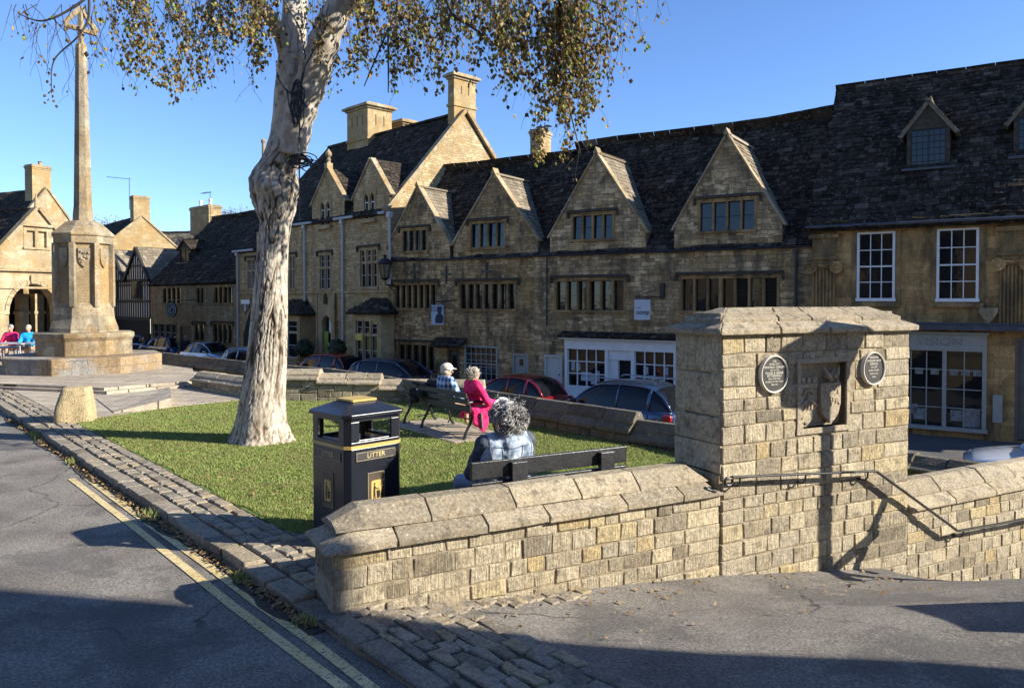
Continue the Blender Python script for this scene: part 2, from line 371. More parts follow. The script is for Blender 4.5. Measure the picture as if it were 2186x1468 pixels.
p0 = G(712, 1310, -.05); WF = Frame(p0.x, p0.y, 0, 62)            # the near wall and the big pier
p1, p2 = G(600, 1260, 0), G(50, 900, 0)
kaz = math.degrees(math.atan2(p2.x - p1.x, p2.y - p1.y))          # kerb runs away to the left
k0 = G(694, 1322, -.02)
class KFrame(Frame):
    pass
KF = KFrame(k0.x, k0.y, 0, kaz)     # x along the kerb away from us, ey = back... lawn side is -ey? fixed below
KF.ey = Vector((math.cos(R(kaz)), -math.sin(R(kaz)), 0))           # towards the lawn
def K(x, y, z=0.): return KF.o + KF.ex * x + KF.ey * y + Vector((0, 0, z))
def kxy(p): q = Vector((p[0], p[1], 0)) - KF.o; return q.dot(KF.ex), q.dot(KF.ey)
def fpath(s):
    pts = [(-9, -.07), (-.2, -.06), (0, -.055), (3.4, -.36), (5.7, -.66), (5.72, -.84), (6.3, -.86), (6.32, -1.02), (6.9, -1.04), (6.92, -1.2), (7.6, -1.22), (7.62, -1.36), (8.6, -1.42), (12, -1.64), (40, -1.66)]
    for (a, b), (c, d) in zip(pts, pts[1:]):
        if s <= c: return b + (d - b) * (s - a) / (c - a)
    return -1.66
def fp2(s, n):
    g = max(0., min(1., 1 - (n - .1) / 2.4)); g = g * g * (3 - 2 * g); return -.07 + (fpath(s) + .07) * (g if s < 5.7 else max(g, min(1, (s - 5.0) / 2.5)))
# road
mb = MB(); q = [K(-40, -40, -.1), K(0, -40, -.1), K(0, .02, -.1), K(-40, .02, -.08)]
mb.add(q, [(0, 1, 2, 3)]); mb.add([K(0, -40, -.1), K(80, -40, -.1), K(80, .02, -.12), K(0, .02, -.1)], [(0, 1, 2, 3)])
struct(mb.build("road", M_asph))
# sloping path and its steps
mb = MB(); ss = sorted(set([x * .5 - 5 for x in range(60)] + [5.7, 5.72, 6.3, 6.32, 6.9, 6.92, 7.6, 7.62])); ns = [-.1, 0, .25, .5, .75, 1, 1.25, 1.5, 1.75, 2, 2.3, 2.6, 3, 4, 6, 8, 12, 20]
vs = []; 
for s_ in ss:
    for n_ in ns:
        p = WF.W(s_, -n_, 0); kx, ky = kxy(p)
        if ky < 0: p = p - KF.ey * ky                              # clamp on the kerb line
        vs.append((p.x, p.y, fp2(s_, n_) + random.uniform(-.004, .004)))
nn = len(ns); fs = [(i * nn + j, i * nn + j + 1, (i + 1) * nn + j + 1, (i + 1) * nn + j) for i in range(len(ss) - 1) for j in range(nn - 1)]
mb.add(vs, fs); struct(mb.build("path", M_asph))
# raised green: turf body down to the street
RET = [Vector(p) for p in ((4.95, 9.55, 0), (4.3, 10.9, 0), (3.3, 10.6, 0), (2.75, 9.85, 0), (2.2, 10.5, 0), (1.72, 11.3, 0), (-.49, 13.96, 0), (-6, 20, 0), (-12.6, 25.7, 0), (-16, 28.5, 0), (-22, 35, 0), (-29, 50, 0), (-36, 64, 0))]
base = [K(1.9, .64), K(1.9, .9), WF.W(.15, .3, 0), WF.W(6.0, .3, 0), WF.W(6.3, .4, 0)] + [WF.W(7.6, 1.4, 0)] + RET + [Vector((-60, 64, 0)), K(75, .64)]
mb = MB(); mb.flat([(p.x, p.y) for p in base], ST - .1, -.004); struct(mb.build("green_terrace", M_soil))
# flagged paving round the memorial and its low platform
pav = [K(10.3, .63, 0), G(205, 893), G(365, 868), G(545, 850), Vector((-5.2, 16.2, 0)), Vector((-7.3, 18.6, 0)), Vector((-9.2, 22.4, 0)), Vector((-13.5, 26.0, 0)), Vector((-22, 34.8, 0)), Vector((-36, 64, 0)), Vector((-60, 64, 0)), K(70, .63, 0)]
mb = MB(); mb.flat([(p.x, p.y) for p in pav], -.05, .006); struct(mb.build("paving", M_flagf))
plat = [G(150, 838, 0), G(228, 842, 0), G(318, 834, 0), G(420, 826, 0), Vector((-8.1, 20.0, 0)), Vector((-9.4, 23, 0)), Vector((-14, 27, 0)), Vector((-24, 32, 0)), Vector((-26, 22, 0))]
mb = MB(); mb.flat([(p.x, p.y) for p in plat], -.04, .07); c0 = Vector((-14, 23, 0))
mb.flat([(p.x + (c0.x - p.x) * .03, p.y + (c0.y - p.y) * .03) for p in plat], .07, .13); struct(mb.build("platform_steps", M_flagf))
mb = MB(); a, b_ = G(243, 882), G(366, 870)
c_, d_ = b_ + Vector((-1.0, 2.2, 0)), a + Vector((-1.4, 2.0, 0))
mb.add([a + Vector((0, 0, .0)), b_, c_, d_, a + Vector((0, 0, .02)), b_ + Vector((0, 0, .19)), c_ + Vector((0, 0, .16)), d_ + Vector((0, 0, .02))], [(0, 1, 5, 4), (1, 2, 6, 5), (2, 3, 7, 6), (3, 0, 4, 7), (4, 5, 6, 7)])
struct(mb.build("paving_ramp", M_flagf))

# setts along the kerb and in the near patch: one paved sheet each
def sett(mb, fr, x0, x1, y0, y1, z, h=.05, jit=.012):
    g = .006; dz = random.uniform(-.005, .005); z += dz
    c = [(x0 + g, y0 + g), (x1 - g, y0 + g), (x1 - g, y1 - g), (x0 + g, y1 - g)]
    c = [(a + random.uniform(-jit, jit), b + random.uniform(-jit, jit)) for a, b in c]
    cx, cy = (x0 + x1) / 2, (y0 + y1) / 2; vs = []
    for sc_, zz in ((1, z - h), (1, z - .012), (.88, z)):
        for a, b in c: p = fr(cx + (a - cx) * sc_, cy + (b - cy) * sc_, zz + (random.uniform(-.005, .005) if sc_ < 1 else 0)); vs.append(p)
    mb.add(vs, [(0, 1, 5, 4), (1, 2, 6, 5), (2, 3, 7, 6), (3, 0, 4, 7), (4, 5, 9, 8), (5, 6, 10, 9), (6, 7, 11, 10), (7, 4, 8, 11), (8, 9, 10, 11)])
mb = MB()
rows = [(0, .19, .3, .6), (.195, .34, .13, .27), (.345, .48, .12, .26), (.485, .62, .12, .26)]
for y0, y1, l0, l1 in rows:
    x = .0
    while x < 26:
        l = random.uniform(l0, l1) * (1 if x < 12 else 1.5)
        drop = -.0 - .05 * max(0, 1 - x / 1.5)
        sett(mb, K, x, x + l, y0 + random.uniform(-.01, .01), y1, .012 + drop + (-.015 if y0 == 0 else 0), .14 if y0 == 0 else .05)
        x += l
for y0 in (.625, .78, .93):                                              # wider by the bin and the wall end
    x = .45 if y0 < .9 else .7
    while x < 1.9 - (y0 - .62) * 3:
        l = random.uniform(.16, .3); sett(mb, K, x, x + l, y0, y0 + .155, -.0); x += l
struct(mb.build("sett_kerb_strip", M_cob, bevel=.006))
mb = MB(); mb.add([K(-.1, .02, -.1), K(1.8, .02, -.012), K(26, .02, -.008), K(26, .64, -.004), K(1.8, .64, -.004), K(-.1, .64, -.1)], [(0, 1, 2, 3, 4, 5)]); struct(mb.build("sett_bedding", plain('sandy_joint_soil', (.11, .09, .06), .95, var=.5, scale=20)))
mb = MB(); wpatch = kxy(G(1090, 1335, -.1))[1]
y = 0.; ri = 0
while y < wpatch:
    hh = .18 if ri == 0 else random.uniform(.10, .15); x = -.05 if ri else .05
    while x > -5.5:
        l = random.uniform(.34, .6) if ri == 0 else random.uniform(.14, .30)
        p = K(x - l / 2, y + hh / 2, 0); lx = (p - WF.o).dot(WF.ex); ly = (p - WF.o).dot(WF.ey)
        if ly < -.04: sett(mb, K, x - l, x, y, y + hh, fp2(lx, -ly) + .022, .08, .028)
        x -= l
    y += hh; ri += 1
struct(mb.build("sett_patch", M_cob, bevel=.006)); mb = MB()
vs = []; xs_ = [.1 - .25 * i for i in range(23)]
for x in xs_:
    for y in (-.0, .3, .6, wpatch):
        p = K(x, y, 0); lx = (p - WF.o).dot(WF.ex); ly = (p - WF.o).dot(WF.ey); vs.append((p.x, p.y, fp2(lx, max(-ly, 0)) + .0045 if ly < -.02 else -.12))
mb.add(vs, [(i * 4 + j, i * 4 + j + 1, i * 4 + j + 5, i * 4 + j + 4) for i in range(22) for j in range(3)]); struct(mb.build("patch_bedding", plain('dark_joint_soil', (.045, .038, .028), .95, var=.5, scale=20))); mb = MB()
# small loose corner between the strip and the wall foot
for i in range(26):
    lx = .1 + i * .075 + random.uniform(0, .03); ly = -.03 - random.uniform(0, .16)
    p = WF.W(lx, ly, 0); kx, ky = kxy(p)
    sett(mb, K, kx - .07, kx + .07, ky - .05, ky + .05, fpath(lx) + .016, .06)
struct(mb.build("sett_corner", M_cob, bevel=.006))
# yellow no-parking lines
def gline(pts, wd, mat, name):
    mb = MB(); P = [G(u, v, -.1) for u, v in pts]; vs = []
    for i, p in enumerate(P):
        d = (P[min(i + 1, len(P) - 1)] - P[max(i - 1, 0)]).normalized(); s_ = Vector((-d.y, d.x, 0)) * wd / 2
        vs += [p + s_ + Vector((0, 0, .006)), p - s_ + Vector((0, 0, .006))]
    mb.add(vs, [(2 * i, 2 * i + 1, 2 * i + 3, 2 * i + 2) for i in range(len(P) - 1)]); o = mb.build(name, mat); struct(o); return o
a0 = [(152, 1022), (280, 1120), (400, 1215), (492, 1290), (620, 1385), (735, 1470), (800, 1520)]
b0 = [(186, 1021), (320, 1120), (440, 1205), (552, 1290), (680, 1380), (795, 1470), (865, 1525)]
gline(a0, .075, M_yel, "yellow_line"); gline(b0, .075, M_yel, "yellow_line")

# ================================================================== NEAR WALL, PIER, RIGHT WALL
def blocks(mb, x0, x1, z0, z1, y=0., h=(.11, .18), wdt=(.16, .40), skip=(), flip=None, dep=.14, quoin=0., z0f=None, jit=.008):
    """rough stones laid in courses on a front at y (facing -y)"""
    z = z1; row = 0
    while z > z0 + .02:
        hh = random.uniform(*h); zb = z - hh
        if zb < z0 + .05: zb = z0
        x = x0
        while x < x1 - .01:
            ww = random.uniform(*wdt)
            if quoin and x == x0: ww = quoin * random.choice((.7, 1.1))
            xe = x + ww
            if x1 - xe < wdt[0] * .8: xe = x1
            if quoin and x1 - xe < quoin and xe < x1: xe = x1 if x1 - x < quoin * 1.2 else x1 - quoin * random.choice((.7, 1.1)) if x1 - x > quoin * 1.6 else x1
            if not (z0f and z < z0f(x) - .1) and not any(a < (x + xe) / 2 < b and c < (z + zb) / 2 < d for a, b, c, d in skip):
                g = .004; out = random.uniform(-.007, .004)
                zt = z - g; zl = zb + g; xa, xb_ = x + g, xe - g; j = lambda: random.uniform(-jit, jit)
                f = [(xa + j(), zl + j()), (xb_ + j(), zl + j()), (xb_ + j(), zt + j()), (xa + j(), zt + j())]
                cxm, czm = (xa + xb_) / 2, (zl + zt) / 2
                vs = [(p[0], y + dep, p[1]) for p in f] + [(p[0], y + .008 + out, p[1]) for p in f]
                vs += [(cxm + (p[0] - cxm) * .93, y + out - .004 + j() * .5, czm + (p[1] - czm) * .90) for p in f]
                mb.add(vs, [(0, 1, 5, 4), (1, 2, 6, 5), (2, 3, 7, 6), (3, 0, 4, 7), (4, 5, 9, 8), (5, 6, 10, 9), (6, 7, 11, 10), (7, 4, 8, 11), (8, 9, 10, 11)])
            x = xe
        z = zb; row += 1
def rot_part(src, M):
    src.v = [tuple(M @ Vector(p)) for p in src.v]; return src
def merge(dst, src):
    n = len(dst.v); dst.v += src.v; dst.f += [[i + n for i in f] for f in src.f]; dst.t += src.t; dst.m += src.m
def coping(mb, x0, x1, y0, y1, z0, hip0=0., hip1=0., over=.05, hs=.93, seg=(.4, .85), dz=0.):
    ym = (y0 + y1) / 2; T_ = y1 - y0
    low = [(y0 - over, 0), (y0 - over, .055 * hs), (y0 + T_ * .16, .135 * hs), (y1 - T_ * .16, .135 * hs), (y1 + over, .055 * hs), (y1 + over, 0)]
    up = [(y0 + T_ * .10, .125 * hs), (y0 + T_ * .13, .165 * hs), (y0 + T_ * .36, .275 * hs), (y1 - T_ * .36, .275 * hs), (y1 - T_ * .13, .165 * hs), (y1 - T_ * .10, .125 * hs)]
    for prof, inset in ((low, 0), (up, .1)):
        a = x0 + (inset if hip0 else 0); e = x1 - (inset if hip1 else 0); n = len(prof)
        while a < e - .01:
            b = min(a + random.uniform(*seg), e)
            if e - b < .2: b = e
            j = random.uniform(-.006, .006); sl = dz * (a - x0) / (x1 - x0); sl2 = dz * (b - x0) / (x1 - x0)
            st = []
            def sect(x, kz, ky, s_): return [Vector((x + (0), ym + (p[0] - ym) * ky, z0 + s_ + (prof[0][1] + (p[1] - prof[0][1]) * kz) + j)) for p in prof]
            if hip0 and a < x0 + inset + .01:
                st = [sect(a + .004, .35, .98, sl), sect(a + hip0, 1, 1, sl), sect(b - .006, 1, 1, sl2)]
            elif hip1 and b > x1 - inset - .01:
                st = [sect(a + .006, 1, 1, sl), sect(b - hip1, 1, 1, sl2), sect(b - .004, .35, .98, sl2)]
            else: st = [sect(a + .005, 1, 1, sl), sect((a + b) / 2, 1, 1, (sl + sl2) / 2), sect(b - .005, 1, 1, sl2)]
            vs = [p + Vector([random.uniform(-.004, .004) for _ in range(3)]) for s_ in st for p in s_]; m_ = len(st)
            fs = [(i * n + q, i * n + (q + 1) % n, (i + 1) * n + (q + 1) % n, (i + 1) * n + q) for i in range(m_ - 1) for q in range(n)]
            fs += [tuple(range(n - 1, -1, -1)), tuple(range((m_ - 1) * n, m_ * n))]
            mb.add(vs, fs); a = b
XP0 = WF.px(1538, 900, 0)[0]; XP1 = WF.px(1938, 900, 0)[0]          # pier left and right edges
ZC = WF.px(715, 1187, -.05)[1]; ZP = WF.px(1540, 716, 0)[1]; TW = .52
print("wall", WF.o, XP0, XP1, ZC, ZP)
RZ = WF.rot
near = thing("stone_wall", "low rough stone wall with sloping coping between the litter bin and the tall pier", "wall", WF.W(0, 0, 0), RZ)
mb = MB(); mb.box(.004, XP0, .004, TW - .004, -1.2, ZC + .01); mb.build("mortar_core", M_mortar, near)
mb = MB(); blocks(mb, 0, XP0 - .0, -.75, ZC, 0, z0f=fpath, h=(.10, .16), wdt=(.13, .36), quoin=.34)
e = MB(); blocks(e, 0, TW, -.4, ZC, 0, h=(.19, .28), wdt=(.26, .6)); rot_part(e, Matrix.Translation((0, TW, 0)) @ Matrix.Rotation(-math.pi / 2, 4, 'Z')); merge(mb, e)
e = MB(); blocks(e, 0, XP0, -.1, ZC, 0); rot_part(e, Matrix.Translation((XP0, TW, 0)) @ Matrix.Rotation(math.pi, 4, 'Z')); merge(mb, e)
mb.build("stonework", M_block, near, bevel=.009)
mb = MB(); coping(mb, -.07, XP0 + .02, 0, TW, ZC, hip0=.2, hip1=.16, hs=.93); mb.build("coping", M_coping, near, bevel=.012)

pier = thing("stone_pier", "tall broad stone pier with two round plaques and a carved shield panel", "stone pier", WF.W(XP0, 0, 0), RZ)
PW = XP1 - XP0; PD = .62
def PX(u, v, y=0.): x, z = WF.px(u, v, y); return x - XP0, z
rx0, rz1 = PX(1706, 776); rx1, rz0 = PX(1802, 905)
mb = MB(); mb.box(.03, rx0, -.008, PD - .012, -1.4, ZP); mb.box(rx1, PW - .03, -.008, PD - .012, -1.4, ZP); mb.box(rx0, rx1, .1, PD - .012, -1.4, ZP); mb.box(rx0, rx1, -.008, .1, -1.4, rz0); mb.box(rx0, rx1, -.008, .1, rz1, ZP); mb.build("mortar_core", M_mortar, pier)
mb = MB(); sk = [(rx0 - .03, rx1 + .03, rz0 - .03, rz1 + .03)]
blocks(mb, 0, PW, -1.25, ZP, -.012, z0f=lambda x: fpath(x + XP0) - .02, h=(.105, .175), wdt=(.13, .38), skip=sk, quoin=.38)
for flip in (0, 1):
    e = MB(); blocks(e, 0, PD, -.75, ZP, 0, h=(.24, .4), wdt=(.25, .65))
    rot_part(e, (Matrix.Translation((-.01, PD, 0)) @ Matrix.Rotation(-math.pi / 2, 4, 'Z')) if not flip else (Matrix.Translation((PW + .01, 0, 0)) @ Matrix.Rotation(math.pi / 2, 4, 'Z'))); merge(mb, e)
e = MB(); blocks(e, 0, PW, -.1, ZP, 0); rot_part(e, Matrix.Translation((PW, PD, 0)) @ Matrix.Rotation(math.pi, 4, 'Z')); merge(mb, e)
mb.build("stonework", M_block, pier, bevel=.009)
# hipped two-course cap
zr = PX(1600, 655, PD / 2)[1] - ZP
mb = MB(); n = 7
def capring(o, z, xo=0.):
    return [(-o - xo, -o), (PW + o + xo, -o), (PW + o + xo, PD + o), (-o - xo, PD + o)]
def capband(o0, z0_, o1, z1_, x1_=0.):
    nseg = 4; 
    for side in range(4):
        A0, A1 = capring(o0, 0)[side], capring(o0, 0)[(side + 1) % 4]; B0, B1 = capring(o1, 0, x1_)[side], capring(o1, 0, x1_)[(side + 1) % 4]
        m_ = nseg if side % 2 == 0 else 1; cuts = [0] + sorted([(i + random.uniform(-.2, .2)) / m_ for i in range(1, m_)]) + [1]
        for c0_, c1_ in zip(cuts, cuts[1:]):
            L = lambda P, Q, t: Vector((P[0] + (Q[0] - P[0]) * t, P[1] + (Q[1] - P[1]) * t, 0))
            g = .003; j = random.uniform(-.004, .004)
            q = [L(A0, A1, c0_ + g), L(A0, A1, c1_ - g), L(B0, B1, c1_ - g), L(B0, B1, c0_ + g)]
            zz = [ZP + z0_ + j, ZP + z0_ + j, ZP + z1_ + j, ZP + z1_ + j]
            top = [Vector((p.x, p.y, z)) for p, z in zip(q, zz)]; bot = [p - Vector((0, 0, .055)) for p in top]
            mb.add(top + bot, [(0, 1, 2, 3), (7, 6, 5, 4), (0, 4, 5, 1), (1, 5, 6, 2), (2, 6, 7, 3), (3, 7, 4, 0)])
capband(.075, .055, -.09, zr * .52, -.02); capband(-.05, zr * .50 + .02, -PD / 2 + .05, zr, -.06)
mb.box(-.02, PW + .02, -.02, PD + .02, ZP - .01, ZP + .08); mb.box(.1, PW - .1, .12, PD - .12, ZP + .05, ZP + zr - .05)
mb.build("cap", M_coping, pier, bevel=.012)
# carved panel
mb = MB(); W2, H2 = rx1 - rx0, rz1 - rz0
mb.box(rx0, rx1, .06, .1, rz0, rz1, .4)
for a in ((rx0 - .055, rx1 + .055, rz1, rz1 + .05), (rx0 - .055, rx1 + .055, rz0 - .055, rz0), (rx0 - .05, rx0, rz0, rz1), (rx1, rx1 + .05, rz0, rz1)): mb.box(a[0], a[1], -.03, .09, a[2], a[3], .6)
M_panel = block_mat("carved_limestone", [(0, (.36, .30, .21)), (1, (.42, .35, .25))], streak=False, lichen=.2, dark=.3)
pn = mb.build("carved_panel", M_panel, pier, bevel=.005)
def shield(x, z, w_, h_, y0_, y1_):
    P = [(-.5, .5), (.5, .5), (.5, -.02), (.38, -.28), (.17, -.44), (0, -.52), (-.17, -.44), (-.38, -.28), (-.5, -.02)]
    m = MB(); m.prism([(x + a * w_, z + b * h_) for a, b in reversed(P)], y0_, y1_, .5); return m
sx, sz = rx0 + W2 * .25, rz0 + H2 * .38
m = shield(sx, sz, W2 * .42, H2 * .66, .035, .065); m.box(sx - W2 * .2, sx + W2 * .2, .02, .04, rz0 + H2 * .62, rz0 + H2 * .68, .5)
for i in range(5): m.box(sx - W2 * .15 + i * W2 * .07, sx - W2 * .12 + i * W2 * .07, .018, .04, sz - H2 * .1, sz - H2 * .03, .4)
m.beam((sx - W2 * .19, .03, sz - H2 * .05), (sx, .03, sz + H2 * .06), .03, .018); m.beam((sx + W2 * .19, .03, sz - H2 * .05), (sx, .03, sz + H2 * .06), .03, .018)
for i in range(9):
    a = math.pi * i / 8; m.ball((sx + W2 * .09 * math.cos(a), .03, sz + H2 * .14 + H2 * .05 * math.sin(a)), .016, 6)
m.tube([(sx, .03, sz + H2 * .05), (sx, .03, sz + H2 * .18)], .012, 6)
for i in range(3): m.box(sx - W2 * .16 + i * W2 * .12, sx - W2 * .08 + i * W2 * .12, .015, .06, rz0 + H2 * .69, rz0 + H2 * .78, .3)
m.build("shield", M_panel, pn)
sx, sz = rx0 + W2 * .70, rz0 + H2 * .36
m = shield(sx, sz, W2 * .44, H2 * .62, .0, .065)
for i in range(34):
    a, b = random.uniform(-.18, .18), random.uniform(-.05, .5); m.ball((sx + a * W2, .012, sz + b * H2), (random.uniform(.014, .028), .024, random.uniform(.018, .04)), 7)
for s_ in (-1, 1): m.tube([(sx + s_ * W2 * .05, .0, sz + H2 * .4), (sx + s_ * W2 * .12, -.01, sz + H2 * .47), (sx + s_ * W2 * .17, 0, sz + H2 * .56)], [.03, .022, .01], 7)
m.build("shield", M_panel, pn)
# two round plaques (things of their own, fixed to the pier)
M_plq = plain("plaque_brown_enamel", (.045, .037, .03), .45, var=.1); M_plt = plain("plaque_cream_paint", (.62, .58, .48), .5, var=.08)
for (u, v0, v1, lines, lab) in ((1645, 757, 838, [("THE", .03), ("PETER FOY", .03), ("MEMORIAL GARDEN", .032), ("LAID OUT BY", .022), ("FRANK & GEENE", .035), ("PETTERHEAD", .035), ("WHO LIVED AND", .022), ("WORKED IN THIS TOWN", .022), ("1880-1950", .022)], "round brown plaque with cream rim and many short lines, left of the carved panel"),
                                (1857, 750, 821, [("FREDERICK", .032), ("LANDSEER MAUR", .033), ("GRIGGS", .04), ("1876-1938", .026), ("ARTIST ETCHER", .026), ("LIVED IN THE", .024), ("TOWN", .024)], "round brown plaque with cream rim right of the carved panel, name in capitals")):
    x, zt = PX(u, v0); zb = PX(u, v1)[1]; rr = (zt - zb) / 2; zc = (zt + zb) / 2
    o = thing("round_plaque", lab, "plaque", WF.W(XP0 + x, -.03, zc), RZ, "round plaques on the pier")
    mf = Matrix.Rotation(math.pi / 2, 4, 'X')
    m = MB(); m.lathe([(rr * .93, -.01), (rr * .93, .014)], 40, M=mf); m.build("disc", M_plq, o)
    m = MB(); m.lathe([(rr * .9, .010), (rr, -.012), (rr, .02), (rr * .97, .03), (rr * .92, .028), (rr * .9, .013)], 40, M=mf); ri_ = m.build("rim", M_plt, o)
    z = rr * .66; step = rr * 1.36 / len(lines)
    for li, (s_, hh) in enumerate(lines):
        text(s_, hh * rr / .19, M_plt, "lettering", o, TM(0, -.0165, z, .95), .0015); z -= step
# handrail
hp = [WF.px(u, v, -.12) for u, v in ((1562, 1018), (1720, 1011), (1870, 1005), (1958, 1069), (2045, 1133), (2120, 1120), (2186, 1108))]
hr = thing("handrail", "thin black iron handrail fixed to the pier, dropping beside the steps", "handrail", WF.W(hp[0][0], 0, 0), RZ)
X0 = hp[0][0]; mb = MB()
P = [(x - X0, -.12, z) for x, z in hp] + [(hp[-1][0] - X0 + 2.2, -.12, hp[-1][1])]
for a, b in zip(P, P[1:]): mb.beam(a, b, .045, .016)
cl = [(P[0][0] - .005 + .045 * math.cos(t) - .03, -.12, P[0][2] - .035 + .035 * math.sin(t)) for t in [R(90 + i * 30) for i in range(11)]]
mb.tube(cl, .014, 6); mb.build("rail", M_black, hr, bevel=.003)
for x, z in ((hp[0][0] + .1, hp[0][1] - .005), (hp[1][0], hp[1][1]), (hp[2][0] - .12, hp[2][1] + .01), (hp[4][0] + .1, hp[4][1] + .01), (hp[6][0] + .3, hp[6][1]), (hp[6][0] + 1.6, hp[6][1])):
    m = MB(); xx = x - X0; m.tube([(xx, -.12, z - .01), (xx, -.115, z - .06), (xx, -.085, z - .095), (xx, -.03, z - .1), (xx, .02, z - .1)], .009, 6); m.lathe([(.03, -.006), (.03, .006)], 10, M=Matrix.Translation((xx, -.01, z - .1)) @ Matrix.Rotation(math.pi / 2, 4, 'X')); m.build("bracket", M_black, hr)
# wall beyond the pier
XR1 = 13.; zr0 = WF.px(2186, 1047, -.06)[1]
rw = thing("stone_wall", "long stone wall running right from the tall pier beside the steps", "wall", WF.W(XP1, 0, 0), RZ)
mb = MB(); mb.box(0, XR1 - XP1, .004, .48, ST, zr0 + .02); mb.build("mortar_core", M_mortar, rw)
mb = MB(); blocks(mb, .0, XR1 - XP1, ST, zr0, 0, z0f=lambda x: fpath(x + XP1) - .05, h=(.10, .16), wdt=(.14, .30)); mb.build("stonework", M_block, rw, bevel=.008)
mb = MB(); coping(mb, .0, XR1 - XP1, 0, .5, zr0, hs=1.0); mb.build("coping", M_coping, rw, bevel=.012)

# ================================================================== RETAINING WALLS ROUND THE GREEN
def run_wall(name, label, pts, ztop, zbot, th=.4, group=None, lit=True, hs=.75, h=(.11, .19), back=True, mats=None):
    o = thing(name, label, "wall", (pts[0][0], pts[0][1], 0)); core, st, cp = MB(), MB(), MB()
    for (x0, y0), (x1, y1), zt in zip(pts, pts[1:], ztop):
        dx, dy = x1 - x0, y1 - y0; L = math.hypot(dx, dy)
        M = Matrix.Translation((x0 - pts[0][0], y0 - pts[0][1], 0)) @ Matrix.Rotation(math.atan2(dy, dx), 4, 'Z')
        for srcf, dst in ((0, core), (1, st), (2, cp)):
            t = MB()
            if srcf == 0: t.box(.012, L - .012, .012, th - .012, zbot, zt + .01)
            elif srcf == 1:
                blocks(t, 0, L, zbot, zt, 0, h=h, wdt=(.2, .5))
                if back: e = MB(); blocks(e, 0, L, zbot, zt, 0, h=(.2, .3), wdt=(.4, .8)); rot_part(e, Matrix.Translation((L, th, 0)) @ Matrix.Rotation(math.pi, 4, 'Z')); merge(t, e)
                for px_ in (0, L):
                    e = MB(); blocks(e, 0, th, zbot, zt, 0, h=(.15, .25), wdt=(.2, .4)); rot_part(e, (Matrix.Translation((0, th, 0)) @ Matrix.Rotation(-math.pi / 2, 4, 'Z')) if px_ == 0 else (Matrix.Translation((L, 0, 0)) @ Matrix.Rotation(math.pi / 2, 4, 'Z'))); merge(t, e)
            else: coping(t, -.02, L + .02, 0, th, zt, hs=hs, over=.05)
            rot_part(t, M); merge(dst, t)
    core.build("mortar_core", M_mortar, o); st.build("stonework", mats[0] if mats else M_block, o, bevel=.008); cp.build("coping", mats[1] if mats else M_coping, o, bevel=.01); return o
zt = [.27, .22, .27, .30]
def at(u, v, z): p = G(u, v, z); return (p.x, p.y)
A = [at(521, 772, .46), at(700, 787, .46), at(1035, 835, .46), at(1345, 880, .46)]
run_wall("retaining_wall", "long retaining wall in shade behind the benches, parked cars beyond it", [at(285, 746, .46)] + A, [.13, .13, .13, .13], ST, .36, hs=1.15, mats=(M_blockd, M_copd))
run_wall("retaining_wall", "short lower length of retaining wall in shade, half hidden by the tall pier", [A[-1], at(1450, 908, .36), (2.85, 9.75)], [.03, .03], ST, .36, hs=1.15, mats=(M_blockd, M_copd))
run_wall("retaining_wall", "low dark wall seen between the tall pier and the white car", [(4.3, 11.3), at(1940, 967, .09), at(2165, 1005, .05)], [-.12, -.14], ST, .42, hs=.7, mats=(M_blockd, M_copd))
run_wall("garden_wall", "sunlit stepped stone wall behind the birch and the plaid shirted sitter", [(-4.75, 16.1), (-4.05, 16.05), (-2.75, 16.0), (-.6, 15.85)], [.42, .34, .22], -.3, .45, hs=.8)
run_wall("garden_wall", "short stone wall stub in shade left of the birch trunk", [(-7.6, 18.3), (-5.2, 16.2)], [.18], -.3, .5, hs=.8)

gp = thing("added_shadow_block", "unseen stone block added out to the right to throw a shadow on the path", "stone pier", (5.55, 4.95, -.3), R(-11))  # added out of view, only for its shadow on the path
m = MB(); m.box(-.26, .26, -.3, .3, -.3, 1.15); m.build("core", M_block, gp, bevel=.02); m = MB(); m.box(-.33, .33, -.37, .37, 1.15, 1.23); m.prism([(-.33, 1.23), (.33, 1.23), (0, 1.5)], -.37, .37); m.build("cap", M_coping, gp, bevel=.02)
